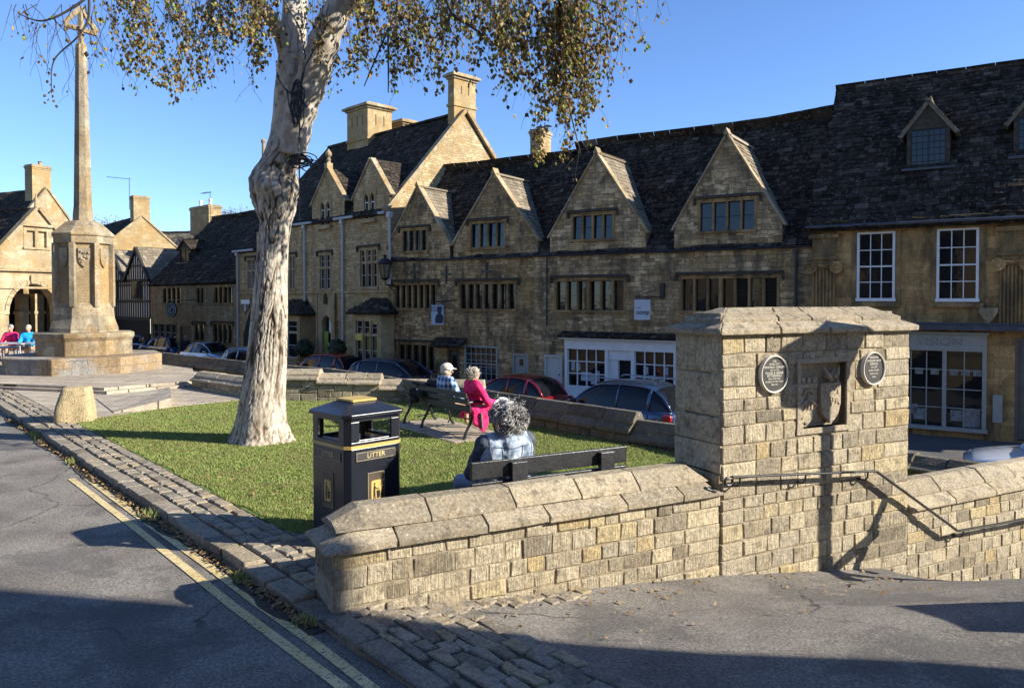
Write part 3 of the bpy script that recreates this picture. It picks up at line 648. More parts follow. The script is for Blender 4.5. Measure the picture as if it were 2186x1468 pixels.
# ================================================================== BUILDINGS
def onroof(fr, u, v, ze, m):
    d = ray(u, v); o = Vector((0, 0, CAM_Z)) - fr.o
    dl = Vector((d.dot(fr.ex), d.dot(fr.ey), d.z)); ol = Vector((o.dot(fr.ex), o.dot(fr.ey), o.z))
    t = (ze + m * ol.y - ol.z) / (dl.z - m * dl.y); p = ol + dl * t; return p.x, p.y, p.z
def mwin(par, x0, x1, z0, z1, n=4, hood=True, tr=None, bars=(0, 1), fm=None, bm=None, s=.08, deep=.15, mull=.075, y=0., king=(), sill=.07, pm_=None, hoodm=None):
    """stone mullioned window filling the opening x0..x1, z0..z1 (parts: mullions, panes, glazing bars, hood)"""
    fm = fm or M_dress; m = MB()
    m.box(x0, x0 + s, y - .02, y + deep, z0, z1); m.box(x1 - s, x1, y - .02, y + deep, z0, z1)
    m.box(x0 + s, x1 - s, y - .018, y + deep, z1 - s * .8, z1); m.box(x0 - .03, x1 + .03, y - sill, y + deep, z0 - .06, z0 + .035)
    a, b = x0 + s, x1 - s; wl = (b - a - mull * (n - 1)) / n; zb, ztp = z0 + .035, z1 - s * .8
    lights = []
    for i in range(n):
        la = a + i * (wl + mull)
        if i: kk = .03 if i in king else 0; m.box(la - mull - kk, la + kk * 0, y - .005 - kk, y + deep - .01, zb, ztp)
        lights.append((la, la + wl))
    rows = [(zb, ztp)]
    if tr is not None: zt_ = zb + (ztp - zb) * tr; m.box(a, b, y + .003, y + deep - .012, zt_ - .035, zt_ + .035); rows = [(zb, zt_ - .035), (zt_ + .035, ztp)]
    w_ = m.build("window", fm, par, bevel=.008)
    gp, gb = MB(), MB()
    for la, lb in lights:
        for ra, rb in rows:
            t1, t2 = random.uniform(-.008, .008), random.uniform(-.008, .008) + (.022 if z0 > 5.2 else 0); yy = y + deep - .05
            gp.add([(la, yy + t1, ra), (lb, yy - t1, ra), (lb, yy - t1 + t2, rb), (la, yy + t1 + t2, rb)], [(0, 1, 2, 3)])
            nb, nr = bars; fw = .016
            for q in (la, lb - fw): gb.box(q, q + fw, yy - .02, yy - .004, ra, rb)
            for q in (ra, rb - fw): gb.box(la + fw, lb - fw, yy - .02, yy - .004, q, q + fw)
            for i in range(nb): q = la + (lb - la) * (i + 1) / (nb + 1); gb.box(q - .006, q + .006, yy - .016, yy - .002, ra + fw, rb - fw)
            for i in range(nr): q = ra + (rb - ra) * (i + 1) / (nr + 1); gb.box(la + fw, lb - fw, yy - .018, yy - .004, q - .007, q + .007)
    gp.build("pane", M_glass, w_); gb.build("glazing_bars", bm or M_black, w_)
    if hood:
        h = MB(); o = .12
        h.prism([(x0 - o, z1 + .06), (x1 + o, z1 + .06), (x1 + o, z1 + .12), (x0 - o, z1 + .12)], y - .11, y + .01)
        h.box(x0 - o, x1 + o, y - .07, y + .01, z1 + .12, z1 + .16)
        for q in (x0 - o - .03, x1 + o - .05): h.box(q, q + .08, y - .085, y + .01, z1 - .12, z1 + .062)
        h.build("hood_mould", hoodm or M_sooty, w_, bevel=.008)
    return w_
def sash(par, x0, x1, z0, z1, cols=3, rows=4, y=0., deep=.1, fw=.07, mat=None):
    m = MB(); mat = mat or M_white
    m.box(x0, x0 + fw, y - .01, y + deep, z0, z1); m.box(x1 - fw, x1, y - .01, y + deep, z0, z1)
    m.box(x0 + fw, x1 - fw, y - .01, y + deep, z1 - fw, z1); m.box(x0 - .02, x1 + .02, y - .05, y + deep, z0, z0 + fw * 1.3)
    zm = (z0 + z1) / 2; m.box(x0 + fw, x1 - fw, y + .01, y + deep - .02, zm - .022, zm + .022)
    w_ = m.build("window", mat, par, bevel=.004); b = MB()
    for i in range(1, cols): q = x0 + fw + (x1 - x0 - 2 * fw) * i / cols; b.box(q - .012, q + .012, y + .025, y + deep - .045, z0 + fw * 1.3, z1 - fw)
    for i in range(1, rows):
        q = z0 + fw * 1.3 + (z1 - z0 - 2.3 * fw) * i / rows
        if abs(q - zm) > .06: b.box(x0 + fw, x1 - fw, y + .028, y + deep - .048, q - .012, q + .012)
    b.build("glazing_bars", mat, w_); g = MB(); yy = y + deep - .04
    for za, zb_ in ((z0 + fw, zm), (zm, z1 - fw)):
        t = random.uniform(-.006, .006); g.add([(x0 + fw, yy, za), (x1 - fw, yy + t, za), (x1 - fw, yy - t, zb_), (x0 + fw, yy + t, zb_)], [(0, 1, 2, 3)])
    g.build("pane", M_glass, w_); return w_
def rake_coping(mb, xa, za, xf, zf, y0=-.05, y1=.26, th=.06):
    """flat coping stones up one side of a gable (butt-jointed)"""
    a, b = Vector((xf, 0, zf)), Vector((xa, 0, za)); d = (b - a); L = d.length; d.normalize()
    nrm = Vector((-d.z, 0, d.x));
    if nrm.z < 0: nrm = -nrm
    t = 0
    while t < L:
        e = min(t + random.uniform(.45, .8), L)
        if L - e < .2: e = L
        p, q = a + d * (t + .004), a + d * (e - .004); j = random.uniform(0, .01)
        vs = [Vector((w_.x, yy, w_.z)) + nrm * hh for w_ in (p, q) for yy, hh in ((y0, 0), (y1, 0), (y1, th + j), (y0, th + j))]
        mb.add(vs, [(0, 1, 2, 3), (7, 6, 5, 4), (0, 4, 5, 1), (1, 5, 6, 2), (2, 6, 7, 3), (3, 7, 4, 0)]); t = e
def gable_front(par, xa, hw, za, ze, m_main, roofm=None, cope=None, hole=None, wallm=None, finial=False, y1=.26, zf=None):
    """a wall gable: dormer roof running back into the main slope, coped rakes"""
    rm = MB(); depth = (za - ze) / m_main; zf = ze if zf is None else zf; sl = math.hypot(hw, za - zf); df = (zf - ze) / m_main
    for s_ in (-1, 1):
        P0 = Vector((xa + s_ * hw, 0, zf)); up = Vector((-s_ * hw, 0, za - zf)).normalized()
        rm.slates(P0, (0, 1, 0), up, [(.1, 0), (df + .02, 0), (depth, sl), (.1, sl)], .2, .16)
        rm.add([(xa + s_ * hw, 0, ze - .1), (xa + s_ * hw, df + .05, zf), (xa + s_ * hw, 0, zf)], [(0, 1, 2)])
    rm.beam((xa, .1, za + .03), (xa, depth, za + .03), .22, .07)
    g = rm.build("gable_roof", roofm or M_roofL, par)
    c = MB(); rake_coping(c, xa, za, xa - hw - .06, zf - .1, y1=y1); rake_coping(c, xa, za, xa + hw + .06, zf - .1, y1=y1)
    c.prism([(xa - .1, za + .02), (xa + .1, za + .02), (xa, za + .25)], -.09, y1 + .01)
    c.build("gable_coping", cope or M_cope, g, bevel=.008)
    if finial: f = MB(); f.lathe([(.07, 0), (.05, .1), (.09, .18), (.05, .24), (.1, .34), (.12, .42), (.07, .52), (.01, .58)], 10, (xa, .05, za + .15)); f.build("finial", cope or M_cope, g, smooth=True)
    return g
def house_body(par, x0, x1, depth, ze, yr, zr, wallm, roofm, ends=True, eave=.12, back=True, poly_top=None):
    """gable ends, back wall and rear slope; the front wall and front slope are made apart"""
    m = MB()
    pe = [(0, 0), (depth, 0), (depth, ze), (yr, zr - .06), (0, ze)]
    for x, s_ in ((x0, -1), (x1, 1)):
        vs = [(x, p[0] + (.02 if p[0] == 0 else 0), p[1]) for p in pe]; m.add(vs, [tuple(range(5)) if s_ < 0 else tuple(range(4, -1, -1))])
    m.add([(x0, depth, 0), (x1, depth, 0), (x1, depth, ze), (x0, depth, ze)], [(3, 2, 1, 0)])
    m.build("rear_walls", wallm, par)
    r = MB(); sl = math.hypot(depth - yr, zr - ze); up = Vector((0, -(depth - yr), zr - ze)).normalized()
    r.slates((x1 + eave * 0, depth, ze), (-1, 0, 0), up, [(0, 0), (x1 - x0, 0), (x1 - x0, sl), (0, sl)], .5, .4, .5, .9)
    r.build("rear_roof", roofm, par)
def front_roof(par, x0, x1, ze, m, top, roofm, y0=-.12, e0=.27, e1=.16, name="roof", th=.03, ridge=True):
    """top: list of (x, y, z) ridge points left to right on the front plane"""
    up = Vector((0, 1, m)).normalized(); L = lambda y: (y - y0) * math.sqrt(1 + m * m)
    r = MB(); zz = ze + m * y0
    pts = [(x0, 0), (x1, 0)] + [(p[0], L(p[1])) for p in reversed(top)]
    r.slates((0, y0, zz), (1, 0, 0), up, pts, e0, e1, th=th)
    if ridge:
        for a, b in zip(top, top[1:]):
            n = max(1, int((b[0] - a[0]) / .5)); A, B = Vector(a), Vector(b)
            for i in range(n): p, q = A + (B - A) * (i / n), A + (B - A) * min(1, (i + 1.04) / n); r.beam(p + Vector((0, 0, .035 + random.uniform(-.006, .006))), q + Vector((0, 0, .03)), .3, .1)
    return r.build(name, roofm, par)
def gutter(par, x0, x1, z, y=-.2, mat=None, r=.06):
    m = MB(); m.tube([(x0, y, z), (x1, y, z)], r, 8); return m.build("gutter", mat or M_lead, par)
def downpipe(par, x, z0, z1, y=-.09, mat=None, r=.05, head=True):
    m = MB(); m.tube([(x, y, z0), (x, y, z1)], r, 8)
    if head: m.prism([(x - .09, z1 - .02), (x + .09, z1 - .02), (x + .14, z1 + .22), (x - .14, z1 + .22)], y - .1, y + .08)
    z = z0 + .3
    while z < z1: m.tube([(x, y, z), (x, y, z + .06)], r * 1.25, 8); z += 1.7
    return m.build("downpipe", mat or M_pipe, par)
def chimney(par, x0, x1, y0, y1, z0, z1, mat, cap=.1, pots=0, slots=0, capm=None, base=0.):
    m = MB(); m.box(x0, x1, y0, y1, z0, z1)
    if base: m.box(x0 - .05, x1 + .05, y0 - .05, y1 + .05, base - .06, base + .06)
    o = m.build("chimney", mat, par); c = MB()
    c.box(x0 - cap * .6, x1 + cap * .6, y0 - cap * .6, y1 + cap * .6, z1 - .02, z1 + .08); c.box(x0 - cap * 1.5, x1 + cap * 1.5, y0 - cap * 1.5, y1 + cap * 1.5, z1 + .08, z1 + .2)
    c.box(x0 - cap * .5, x1 + cap * .5, y0 - cap * .5, y1 + cap * .5, z1 + .2, z1 + .28); c.build("chimney_cap", capm or M_cope, o, bevel=.02)
    if slots:
        s = MB()
        for i in range(slots): q = x0 + (x1 - x0) * (i + 1) / (slots + 1); s = MB(); s.box(q - .03, q + .03, y0 - .004, y0 + .02, z1 - (z1 - (base or z0)) * .55, z1 - .3); s.build("panel_slot", M_sooty, o)
        for i in range(2): q = y0 + (y1 - y0) * (i + 1) / 3; s = MB(); s.box(x1 - .02, x1 + .004, q - .03, q + .03, z1 - (z1 - (base or z0)) * .55, z1 - .3); s.build("panel_slot", M_sooty, o)
    for i in range(pots):
        q = x0 + (x1 - x0) * (i + .5) / pots; p = MB(); p.lathe([(.12, 0), (.1, .35), (.13, .4), (.13, .5), (.1, .52)], 12, (q, (y0 + y1) / 2, z1 + .25)); p.build("chimney_pot", M_white if pots == 2 else M_cope, o)
    return o
def hole(a): return rect(a[0], a[1], a[2], a[3])
def box_px(fr, u0, v0, u1, v1, y=0.):
    x0 = fr.px(u0, (v0 + v1) / 2, y)[0]; x1 = fr.px(u1, (v0 + v1) / 2, y)[0]; uc = (u0 + u1) / 2
    return (x0, x1, fr.px(uc, v1, y)[1], fr.px(uc, v0, y)[1])

# ---------------------------------------------------------------- the long gabled terrace
F1 = Frame(12.1, 21, ST, 123)
ze = F1.px(1300, 540)[1]; mm = 1.3
XL, XM, XR = F1.px(828, 560)[0], F1.px(1140, 560)[0], F1.px(1732, 560)[0]
top = [onroof(F1, u, v, ze, mm) for u, v in ((955, 369), (1110, 345), (1290, 314), (1580, 268), (1868, 214))]
def tz(x):
    for a, b in zip(top, top[1:]):
        if x <= b[0]: t = (x - a[0]) / (b[0] - a[0]); return tuple(a[i] + (b[i] - a[i]) * t for i in range(3))
    t = (x - top[-2][0]) / (top[-1][0] - top[-2][0]); return tuple(top[-2][i] + (top[-1][i] - top[-2][i]) * t for i in range(3))
print("terrace", XL, XM, XR, ze, top[0], top[-1])
def gab(u, v, uf, vf):
    xa, za = F1.px(u, v, -.08); xf, zf = F1.px(uf, vf, -.08); hw = (xa - xf) * .95; return xa, za - .1, hw, zf
gabs = [gab(889, 393, 822, 527), gab(1052, 366, 961, 519), gab(1271, 322, 1167, 503), gab(1550, 282, 1432, 487)]
def front(par, x0, x1, gs, wins, mat, ze):
    outer = [(x0, 0), (x1, 0), (x1, ze)]
    for xa, za, hw, zf in reversed(gs): outer += [(xa + hw, ze), (xa + hw, zf), (xa, za), (xa - hw, zf), (xa - hw, ze)]
    outer += [(x0, ze)]
    m = MB(); m.wall(outer, [hole(w_) for w_ in wins], 0, .3); return m.build("front_wall", mat, par)
hA = thing("gabled_house", "brown stone tearoom house with two small steep gables and a hanging picture sign", "house", F1.W(0, 0, 0), F1.rot, "gabled stone houses of the long terrace")
hB = thing("gabled_house", "brown stone house with two large gables above a white painted shopfront", "house", F1.W(0, 0, 0), F1.rot, "gabled stone houses of the long terrace")
wA = {k_: box_px(F1, *p) for k_, p in dict(g1=(857, 489, 914, 537), g2=(1003, 473, 1080, 529), f1=(841, 605, 933, 659), f2=(979, 603, 1103, 661), s1=(848, 733, 930, 790), dr=(955, 744, 981, 806), s2=(991, 738, 1062, 806), vent=(1093, 754, 1128, 806)).items()}
wB = {k_: box_px(F1, *p) for k_, p in dict(g3=(1219, 456, 1312, 512), g4=(1490, 426, 1616, 494), f3=(1183, 596, 1336, 664), f4=(1451, 590, 1664, 666), wd=(1161, 757, 1200, 850), shop=(1208, 722, 1446, 845)).items()}
for k_ in ('dr', 'wd'):
    pass
wA['dr'] = (*wA['dr'][:2], .05, wA['dr'][3]); wA['vent'] = (*wA['vent'][:2], .05, wA['vent'][3]); wB['wd'] = (*wB['wd'][:2], .05, wB['wd'][3])
wA['s2'] = (*wA['s2'][:2], .6, wA['s2'][3]); wB['shop'] = (*wB['shop'][:2], .1, wB['shop'][3])
front(hA, XL, XM, gabs[:2], list(wA.values()), M_wallA, ze); front(hB, XM, XR, gabs[2:], list(wB.values()), M_wallB, ze)
for (h, xa, xb, rm) in ((hA, XL, XM, M_roof), (hB, XM, XR + .0, M_roof)):
    tt = [tz(xa)] + [p for p in top if xa < p[0] < xb] + [tz(xb)]
    front_roof(h, xa, xb, ze, mm, tt, rm, y0=-.02)
    zr_ = max(p[2] for p in tt); house_body(h, xa, xb, tt[0][1] * 2, ze, tt[0][1], tt[0][2], M_wallA, M_roof)
for h, gs in ((hA, gabs[:2]), (hB, gabs[2:])):
    for xa, za, hw, zf in gs: gable_front(h, xa, hw, za, ze, mm, zf=zf)
mwin(hA, *wA['g1'], n=4, bars=(1, 3)); mwin(hA, *wA['g2'], n=4, bars=(0, 1)); mwin(hA, *wA['f1'], n=7, bars=(1, 3), mull=.09, deep=.2); mwin(hA, *wA['f2'], n=7, bars=(1, 2), mull=.09, deep=.2)
mwin(hA, *wA['s1'], n=5, bars=(1, 3), deep=.2); mwin(hB, *wB['g3'], n=4, bars=(0, 1)); mwin(hB, *wB['g4'], n=4, bars=(0, 1)); mwin(hB, *wB['f3'], n=6, bars=(0, 1), king=(3,), deep=.2); mwin(hB, *wB['f4'], n=7, bars=(0, 1), king=(3,), deep=.2)
sash(hA, *wA['s2'], cols=6, rows=5, mat=M_grey)
def door(par, a, mat, name="door", panel=None, glass=None):
    x0, x1, z0, z1 = a; m = MB(); m.box(x0, x0 + .07, .02, .2, z0, z1); m.box(x1 - .07, x1, .02, .2, z0, z1); m.box(x0 + .07, x1 - .07, .02, .2, z1 - .08, z1)
    f = m.build("door_frame", mat, par); d = MB(); d.box(x0 + .07, x1 - .07, .09, .15, z0 + .02, z1 - .08)
    for i in range(1, 5): q = x0 + .07 + (x1 - x0 - .14) * i / 5; d.box(q - .006, q + .006, .084, .091, z0 + .05, z1 - .1)
    dd = d.build(name, panel or mat, par, bevel=.004)
    if glass: g = MB(); g.box(x0 + glass[0], x1 - glass[0], .078, .092, z0 + glass[1], z0 + glass[2]); g.build("glass", M_glass, dd)
    h = MB(); h.ball((x1 - .16, .07, z0 + 1.0), .03, 8); h.build("handle", M_black, dd)
door(hA, wA['dr'], M_wood, glass=(.2, 1.0, 1.75)); door(hA, wA['vent'], M_grey, glass=(.28, 1.25, 1.5)); door(hB, wB['wd'], plain("cream_door_paint", (.55, .53, .47), .6, var=.1))
for h, x0_, x1_, in ((hA, XL + 1.1, gabs[0][0] + 3), (hB, XM, XR)): pass
def gut_between(h, x0, x1, gs, z): gutter(h, x0, x1, z - .02, mat=M_black, y=-.12, r=.035)
gut_between(hA, gabs[0][0] + gabs[0][2] * .3, XM, None, ze); gut_between(hB, XM + .01, XR, None, ze)
m = MB(); x0, x1, z = wA['dr'][0] - .5, wA['dr'][1] + .35, wA['dr'][3] + .12       # slate canopy over the tearoom door
m.slates((x0, -.55, z), (1, 0, 0), (0, .75, .42), [(0, 0), (x1 - x0, 0), (x1 - x0, .85), (0, .85)], .25, .2); m.build("door_canopy", M_roof, hA)
downpipe(hB, F1.px(1700, 600)[0], 0, ze - .1, mat=M_black, head=False); downpipe(hB, F1.px(1170, 600)[0], 2.8, ze - .1, mat=M_black, r=.035, head=False)
for i, (u, v) in enumerate(((884, 582), (952, 586), (1038, 580))):  # iron cross ties
    x, z = F1.px(u, v, -.03); m = MB(); m.box(x - .03, x + .03, -.05, .01, z - .36, z + .36); m.box(x - .22, x - .03, -.05, .01, z - .02, z + .05); m.box(x + .03, x + .22, -.05, .01, z - .02, z + .05); m.build("wall_tie", M_black, hA)
# chimneys seen over the ridge of the terrace
cx, cy, cz = onroof(F1, 1160, 338, ze, mm); x0 = F1.px(1129, 310, cy)[0]; x1 = F1.px(1188, 310, cy + .9)[0]; zt_ = F1.px(1150, 287, cy)[1]
ch = chimney(hA, x0, x1 - .3, cy + .1, cy + .95, cz - .8, zt_, M_wallD, cap=.04, slots=0)
m = MB()
for q in (.3, .75): m.lathe([(.1, 0), (.1, .12)], 8, (x0 + (x1 - x0) * q, cy + .5, zt_ + .2)); m.lathe([(.2, .2), (.06, .26)], 8, (x0 + (x1 - x0) * q, cy + .5, zt_ + .2))
m.build("chimney_cowl", M_black, ch)
# white shopfront
M_poster = plain("paper", (.42, .43, .44), .8, var=.4, scale=12)
x0, x1, z0, z1 = wB['shop']; sf = MB(); m = sf
m.box(x0, x1, -.12, .2, z1 - .42, z1 - .03); m.prism([(0, 0)] * 0 or [(x0 - .12, z1 - .05), (x1 + .12, z1 - .05), (x1 + .12, z1 + .05), (x0 - .12, z1 + .05)], -.32, .0)
xd0, xd1 = F1.px(1300, 790)[0], F1.px(1349, 790)[0]
for a, b in ((x0, x0 + .1), (xd0 - .12, xd0), (xd1, xd1 + .12), (x1 - .1, x1)): m.box(a, b, -.10, .2, z0, z1 - .42)
m.box(xd0, xd1, -.05, .2, z1 - .75, z1 - .42)
for a, b in ((x0 + .1, xd0 - .12), (xd1 + .12, x1 - .1)): m.box(a, b, -.09, .2, z0, z0 + .62)
sh = m.build("shopfront", M_white, hB, bevel=.006)
m = MB(); m.slates((x0 - .15, -.36, z1 + .055), (1, 0, 0), (0, .36, .14), [(0, 0), (x1 - x0 + .3, 0), (x1 - x0 + .3, .4), (0, .4)], .2, .2); m.build("shopfront_slates", M_roof, sh)
for a, b, nc in ((x0 + .1, xd0 - .12, 4), (xd1 + .12, x1 - .1, 4)):
    m = MB(); g = MB(); g.add([(a, .04, z0 + .62), (b, .04, z0 + .62), (b, .045, z1 - .42), (a, .045, z1 - .42)], [(0, 1, 2, 3)]); g.build("shop_window", M_glass, sh)
    for i in range(nc + 1): q = a + (b - a) * i / nc; m.box(q - .018, q + .018, -.02, .03, z0 + .62, z1 - .42)
    for i in range(1, 3): q = z0 + .62 + (z1 - 1.04 - z0) * i / 3; m.box(a, b, -.015, .028, q - .018, q + .018)
    m.build("glazing_bars", M_white, sh)
    for i in range(6): p = MB(); q = a + .1 + (b - a - .4) * i / 5.5; zz = z0 + random.choice((.7, .8, 1.15)); p.box(q, q + random.uniform(.14, .22), .031, .036, zz, zz + random.uniform(.25, .4)); p.build("poster", M_poster, sh)
m = MB(); m.box(xd0, xd0 + .35, .0, .9, z0, z1 - .75); m.build("open_door", M_white, sh)
m = MB(); m.box(xd0 + .35, xd1, .12, .2, z0, z1 - .75); m.build("dark_entrance", M_dark, sh)

# ---------------------------------------------------------------- right hand house with pilasters and dormers
hC = thing("classical_house", "golden stone house with white sash windows, fluted pilasters and dormers, behind the tall pier", "house", F1.W(0, 0, 0), F1.rot)
zc = F1.px(1950, 452, -.3)[1]; XE = 5.2; mc = 1.3
wC = {k_: box_px(F1, *p) for k_, p in dict(a=(1829, 494, 1911, 643), b=(1999, 486, 2090, 644), shop=(1906, 708, 2106, 930), dr=(2166, 722, 2260, 975)).items()}
wC['dr'] = (*wC['dr'][:2], .05, wC['dr'][3])
m = MB(); m.wall(rect(XR, XE, 0, zc), [hole(w_) for w_ in wC.values()], 0, .28); m.build("front_wall", M_wallC, hC)
tC = [onroof(F1, u, v, zc, mc) for u, v in ((1893, 180), (2186, 131))]
sl_ = (tC[1][2] - tC[0][2]) / (tC[1][0] - tC[0][0]); print("right", XR, XE, zc, tC)
tt = [(XR, tC[0][1], tC[0][2]), (XE, tC[0][1], tC[0][2])]
front_roof(hC, XR - .15, XE, zc, mc, [(XR + .1, tC[0][1], tC[0][2]), (XE, tC[0][1], tC[0][2])], M_roof, y0=-.3, e0=.24, e1=.14, th=.03)
house_body(hC, XR, XE, tC[0][1] * 2, zc, tC[0][1], tC[0][2], M_wallC, M_roof)
sash(hC, *wC['a']); sash(hC, *wC['b'])
m = MB()
for i, (dz, dy) in enumerate(((-.12, .2), (-.24, .13), (-.38, .07))): m.box(XR, XE, -dy, .02, zc + dz - .1, zc + dz - .005)
m.build("cornice", M_wallC, hC, bevel=.01); gutter(hC, XR - .1, XE, zc - .33 * 0 - .28 * 0 - .3, y=-.34, r=.045, mat=M_lead)
for w_ in (wC['a'], wC['b']):
    m = MB(); m.box(w_[0] - .12, w_[1] + .12, -.08, .01, w_[2] - .16, w_[2] - .03); m.box(w_[0] - .14, w_[0] - .012, -.03, .01, w_[2], w_[3] + .12); m.box(w_[1] + .012, w_[1] + .14, -.03, .01, w_[2], w_[3] + .12); m.box(w_[0] - .012, w_[1] + .012, -.03, .01, w_[3] + .012, w_[3] + .12); m.build("architrave", M_dress, hC, bevel=.006)
M_pil = facade_mat("fluted_golden_stone", (.25, .16, .07), (.30, .20, .09), (.2, .13, .06), .9, .6, .65, msz=.001, bst=.1)
for u0, u1, vt, vc in ((1737, 1782, 548, 573), (2136, 2186, 538, 565)):
    x0 = F1.px(u0, 600)[0]; x1 = F1.px(u1, 600)[0]; zt2, zc2 = F1.px((u0 + u1) / 2, vt)[1], F1.px((u0 + u1) / 2, vc)[1]
    m = MB(); z00 = 2.85; m.box(x0, x1, -.08, .01, z00 + .2, zc2); m.box(x0 - .08, x1 + .08, -.15, .01, z00, z00 + .2)
    nf = 6
    for i in range(nf + 1): q = x0 + (x1 - x0) * i / nf; m.box(q - .025, q + .025, -.115, -.081, z00 + .25, zc2 - .02)
    m.box(x0 - .1, x1 + .1, -.2, .01, zt2 - .09, zt2); m.box(x0 - .02, x1 + .02, -.14, .01, zc2, zt2 - .09)
    m.box(x0 - .02, x1 + .02, -.1, .01, zt2, zc - .46); m.box(x0 - .12, x1 + .12, -.17, .0, zc - .62, zc - .5)
    p = m.build("pilaster", M_pil, hC, bevel=.006); s_ = MB()
    for xx, sg in ((x0 - .06, -1), (x1 + .06, 1)):
        sp = [(xx + sg * (.17 - .022 * k_) * .9 * math.cos(k_ * .7), -.2, zc2 + .02 + (.17 - .014 * k_) * math.sin(k_ * .7) * (1 if True else 1)) for k_ in range(11)]
        s_.tube(sp, .028, 6)
        s_.lathe([(.18, -.03), (.18, .03)], 14, M=Matrix.Translation((xx, -.16, zc2 + .02)) @ Matrix.Rotation(math.pi / 2, 4, 'X'))
    s_.tube([(x0 - .05, -.19, zc2 + .12), ((x0 + x1) / 2, -.18, zc2 + .07), (x1 + .05, -.19, zc2 + .12)], .03, 6); s_.build("volute", M_wallC, p, smooth=False)
# roof dormers
def dormer(par, fr, ze_, m_, u0, u1, vb, vs_, va, rm, split=True):
    uc = (u0 + u1) / 2; x_, yb, zb = onroof(fr, uc, vb, ze_, m_); x0 = fr.px(u0, (vb + vs_) / 2, yb)[0]; x1 = fr.px(u1, (vb + vs_) / 2, yb)[0]
    zs = fr.px(uc, vs_, yb)[1]; za = fr.px(uc, va, yb)[1]; hw = (x1 - x0) / 2; xc = (x0 + x1) / 2
    m = MB(); ye = (zs - ze_) / m_; yk = (za - ze_) / m_
    for x in (x0, x1): m.add([(x, yb, zb - .05), (x, yb, zs), (x, ye, zs)], [(0, 1, 2)])
    m.prism([(x0 - .06, zs), (x1 + .06, zs), (xc, za - .04)], yb - .02, yb + .12)
    m.box(x0, x0 + .1, yb - .03, yb + .1, zb - .05, zs); m.box(x1 - .1, x1, yb - .03, yb + .1, zb - .05, zs); m.box(x0 + .1, x1 - .1, yb - .03, yb + .1, zs - .09, zs)
    d = m.build("dormer", M_sooty, par)
    wz = MB(); wz.box(x0 - .12, x1 + .15, yb - .22, yb + .1, zb - .09, zb - .02); wz.build("lead_apron", M_lead, d)
    bm_ = M_black; b = MB(); g = MB()
    a0_, b0_, c0_ = x0 + .1, x1 - .1, (x0 + x1) / 2
    for q, wq in ((a0_, .03), (c0_ - .02, .05), (b0_ - .03, .03)): b.box(q, q + wq, yb + .0, yb + .05, zb, zs - .09)
    for q in (zb, zs - .12): b.box(a0_ + .03, b0_ - .03, yb + .002, yb + .048, q, q + .03)
    for i in range(1, 6): q = zb + (zs - .1 - zb) * i / 6; b.box(a0_ + .03, b0_ - .03, yb + .01, yb + .03, q - .007, q + .007)
    for c_, e_ in ((a0_, c0_), (c0_, b0_)):
        for i in range(1, 3): q = c_ + (e_ - c_) * i / 3; b.box(q - .007, q + .007, yb + .008, yb + .028, zb + .03, zs - .12)
    b.build("glazing_bars", bm_, d); g.add([(a0_, yb + .035, zb), (b0_, yb + .035, zb), (b0_, yb + .04, zs - .09), (a0_, yb + .04, zs - .09)], [(0, 1, 2, 3)]); g.build("pane", M_glass, d)
    r = MB(); rise = za - zs; hh = hw + .2; sl = math.hypot(hh, rise * hh / hw)
    zf = za - rise * hh / hw
    for s_ in (-1, 1):
        up = Vector((-s_ * hh, 0, za - zf)).normalized(); dd = (za - zf) / m_; yf = yb - .1
        r.slates((xc + s_ * hh, yf, zf), (0, 1, 0), up, [(0, 0), (ye - yf + .02, 0), (yk - yf, sl), (0, sl)], .16, .14, .14, .28)
    r.beam((xc, yb - .1, za + .02), (xc, yk, za + .02), .16, .06); r.build("dormer_roof", rm, d)
dormer(hC, F1, zc, mc, 1936, 2028, 357, 268, 214, M_roofL); dormer(hC, F1, zc, mc, 2164, 2262, 330, 240, 186, M_roofL)
# grey-green shopfront
x0, x1, z0, z1 = wC['shop']; m = MB(); y = -.08
zf = z1 - .52; zs = F1.px(2020, 910)[1]
m.box(x0, x1, y, .2, zf, z1 - .06); m.box(x0 - .05, x1 + .05, y - .08, .2, z1 - .06, z1)
xm_ = F1.px(2016, 820)[0]
for a, b in ((x0, x0 + .07), (xm_ - .05, xm_ + .05), (x1 - .1, x1)): m.box(a, b, y, .2, zs, zf)
m.box(x0 - .04, x1 + .04, y - .06, .2, zs - .1, zs)
s2 = m.build("shopfront", M_grey, hC, bevel=.006)
m = MB(); m.box(x0, x1, .02, .25, 0, zs - .1); m.build("stall_riser", M_wallC, s2)
m = MB(); g = MB(); 
class _Q:
    def box(s, *a): cds.append(a)
q_ = _Q(); cds = []
for a, b in ((x0 + .07, xm_ - .05), (xm_ + .05, x1 - .1)):
    g.add([(a, .05, zs), (b, .05, zs), (b, .052, zf), (a, .052, zf)], [(0, 1, 2, 3)])
    n_ = 3 if b < xm_ else 2
    for i in range(1, n_): c_ = a + (b - a) * i / n_; m.box(c_ - .014, c_ + .014, 0, .035, zs, zf)
    for i in range(1, 4): c_ = zs + (zf - zs) * i / 4; m.box(a, b, .002, .033, c_ - .014, c_ + .014)
    for i in range(3): c_ = a + (b - a) * (i + .25) / 3; q_.box(c_, c_ + .2, .037, .044, zs + (zf - zs) * .68, zs + (zf - zs) * .68 + .17)
q_.box(x1 - .55, x1 - .14, .037, .046, zs + .03, zs + .5)
for b_ in ((x0 + .25, x0 + .62, .9), (xm_ - .75, xm_ - .45, 0.5), (xm_ + .15, xm_ + .8, .55)): q_.box(b_[0], b_[1], .038, .042, zs + b_[2] * .3, zs + b_[2] * .3 + .3)
g.build("shop_window", M_glass, s2); m.build("glazing_bars", M_grey, s2); M_card = plain("card", (.22, .22, .21), .8, var=.5, scale=14)
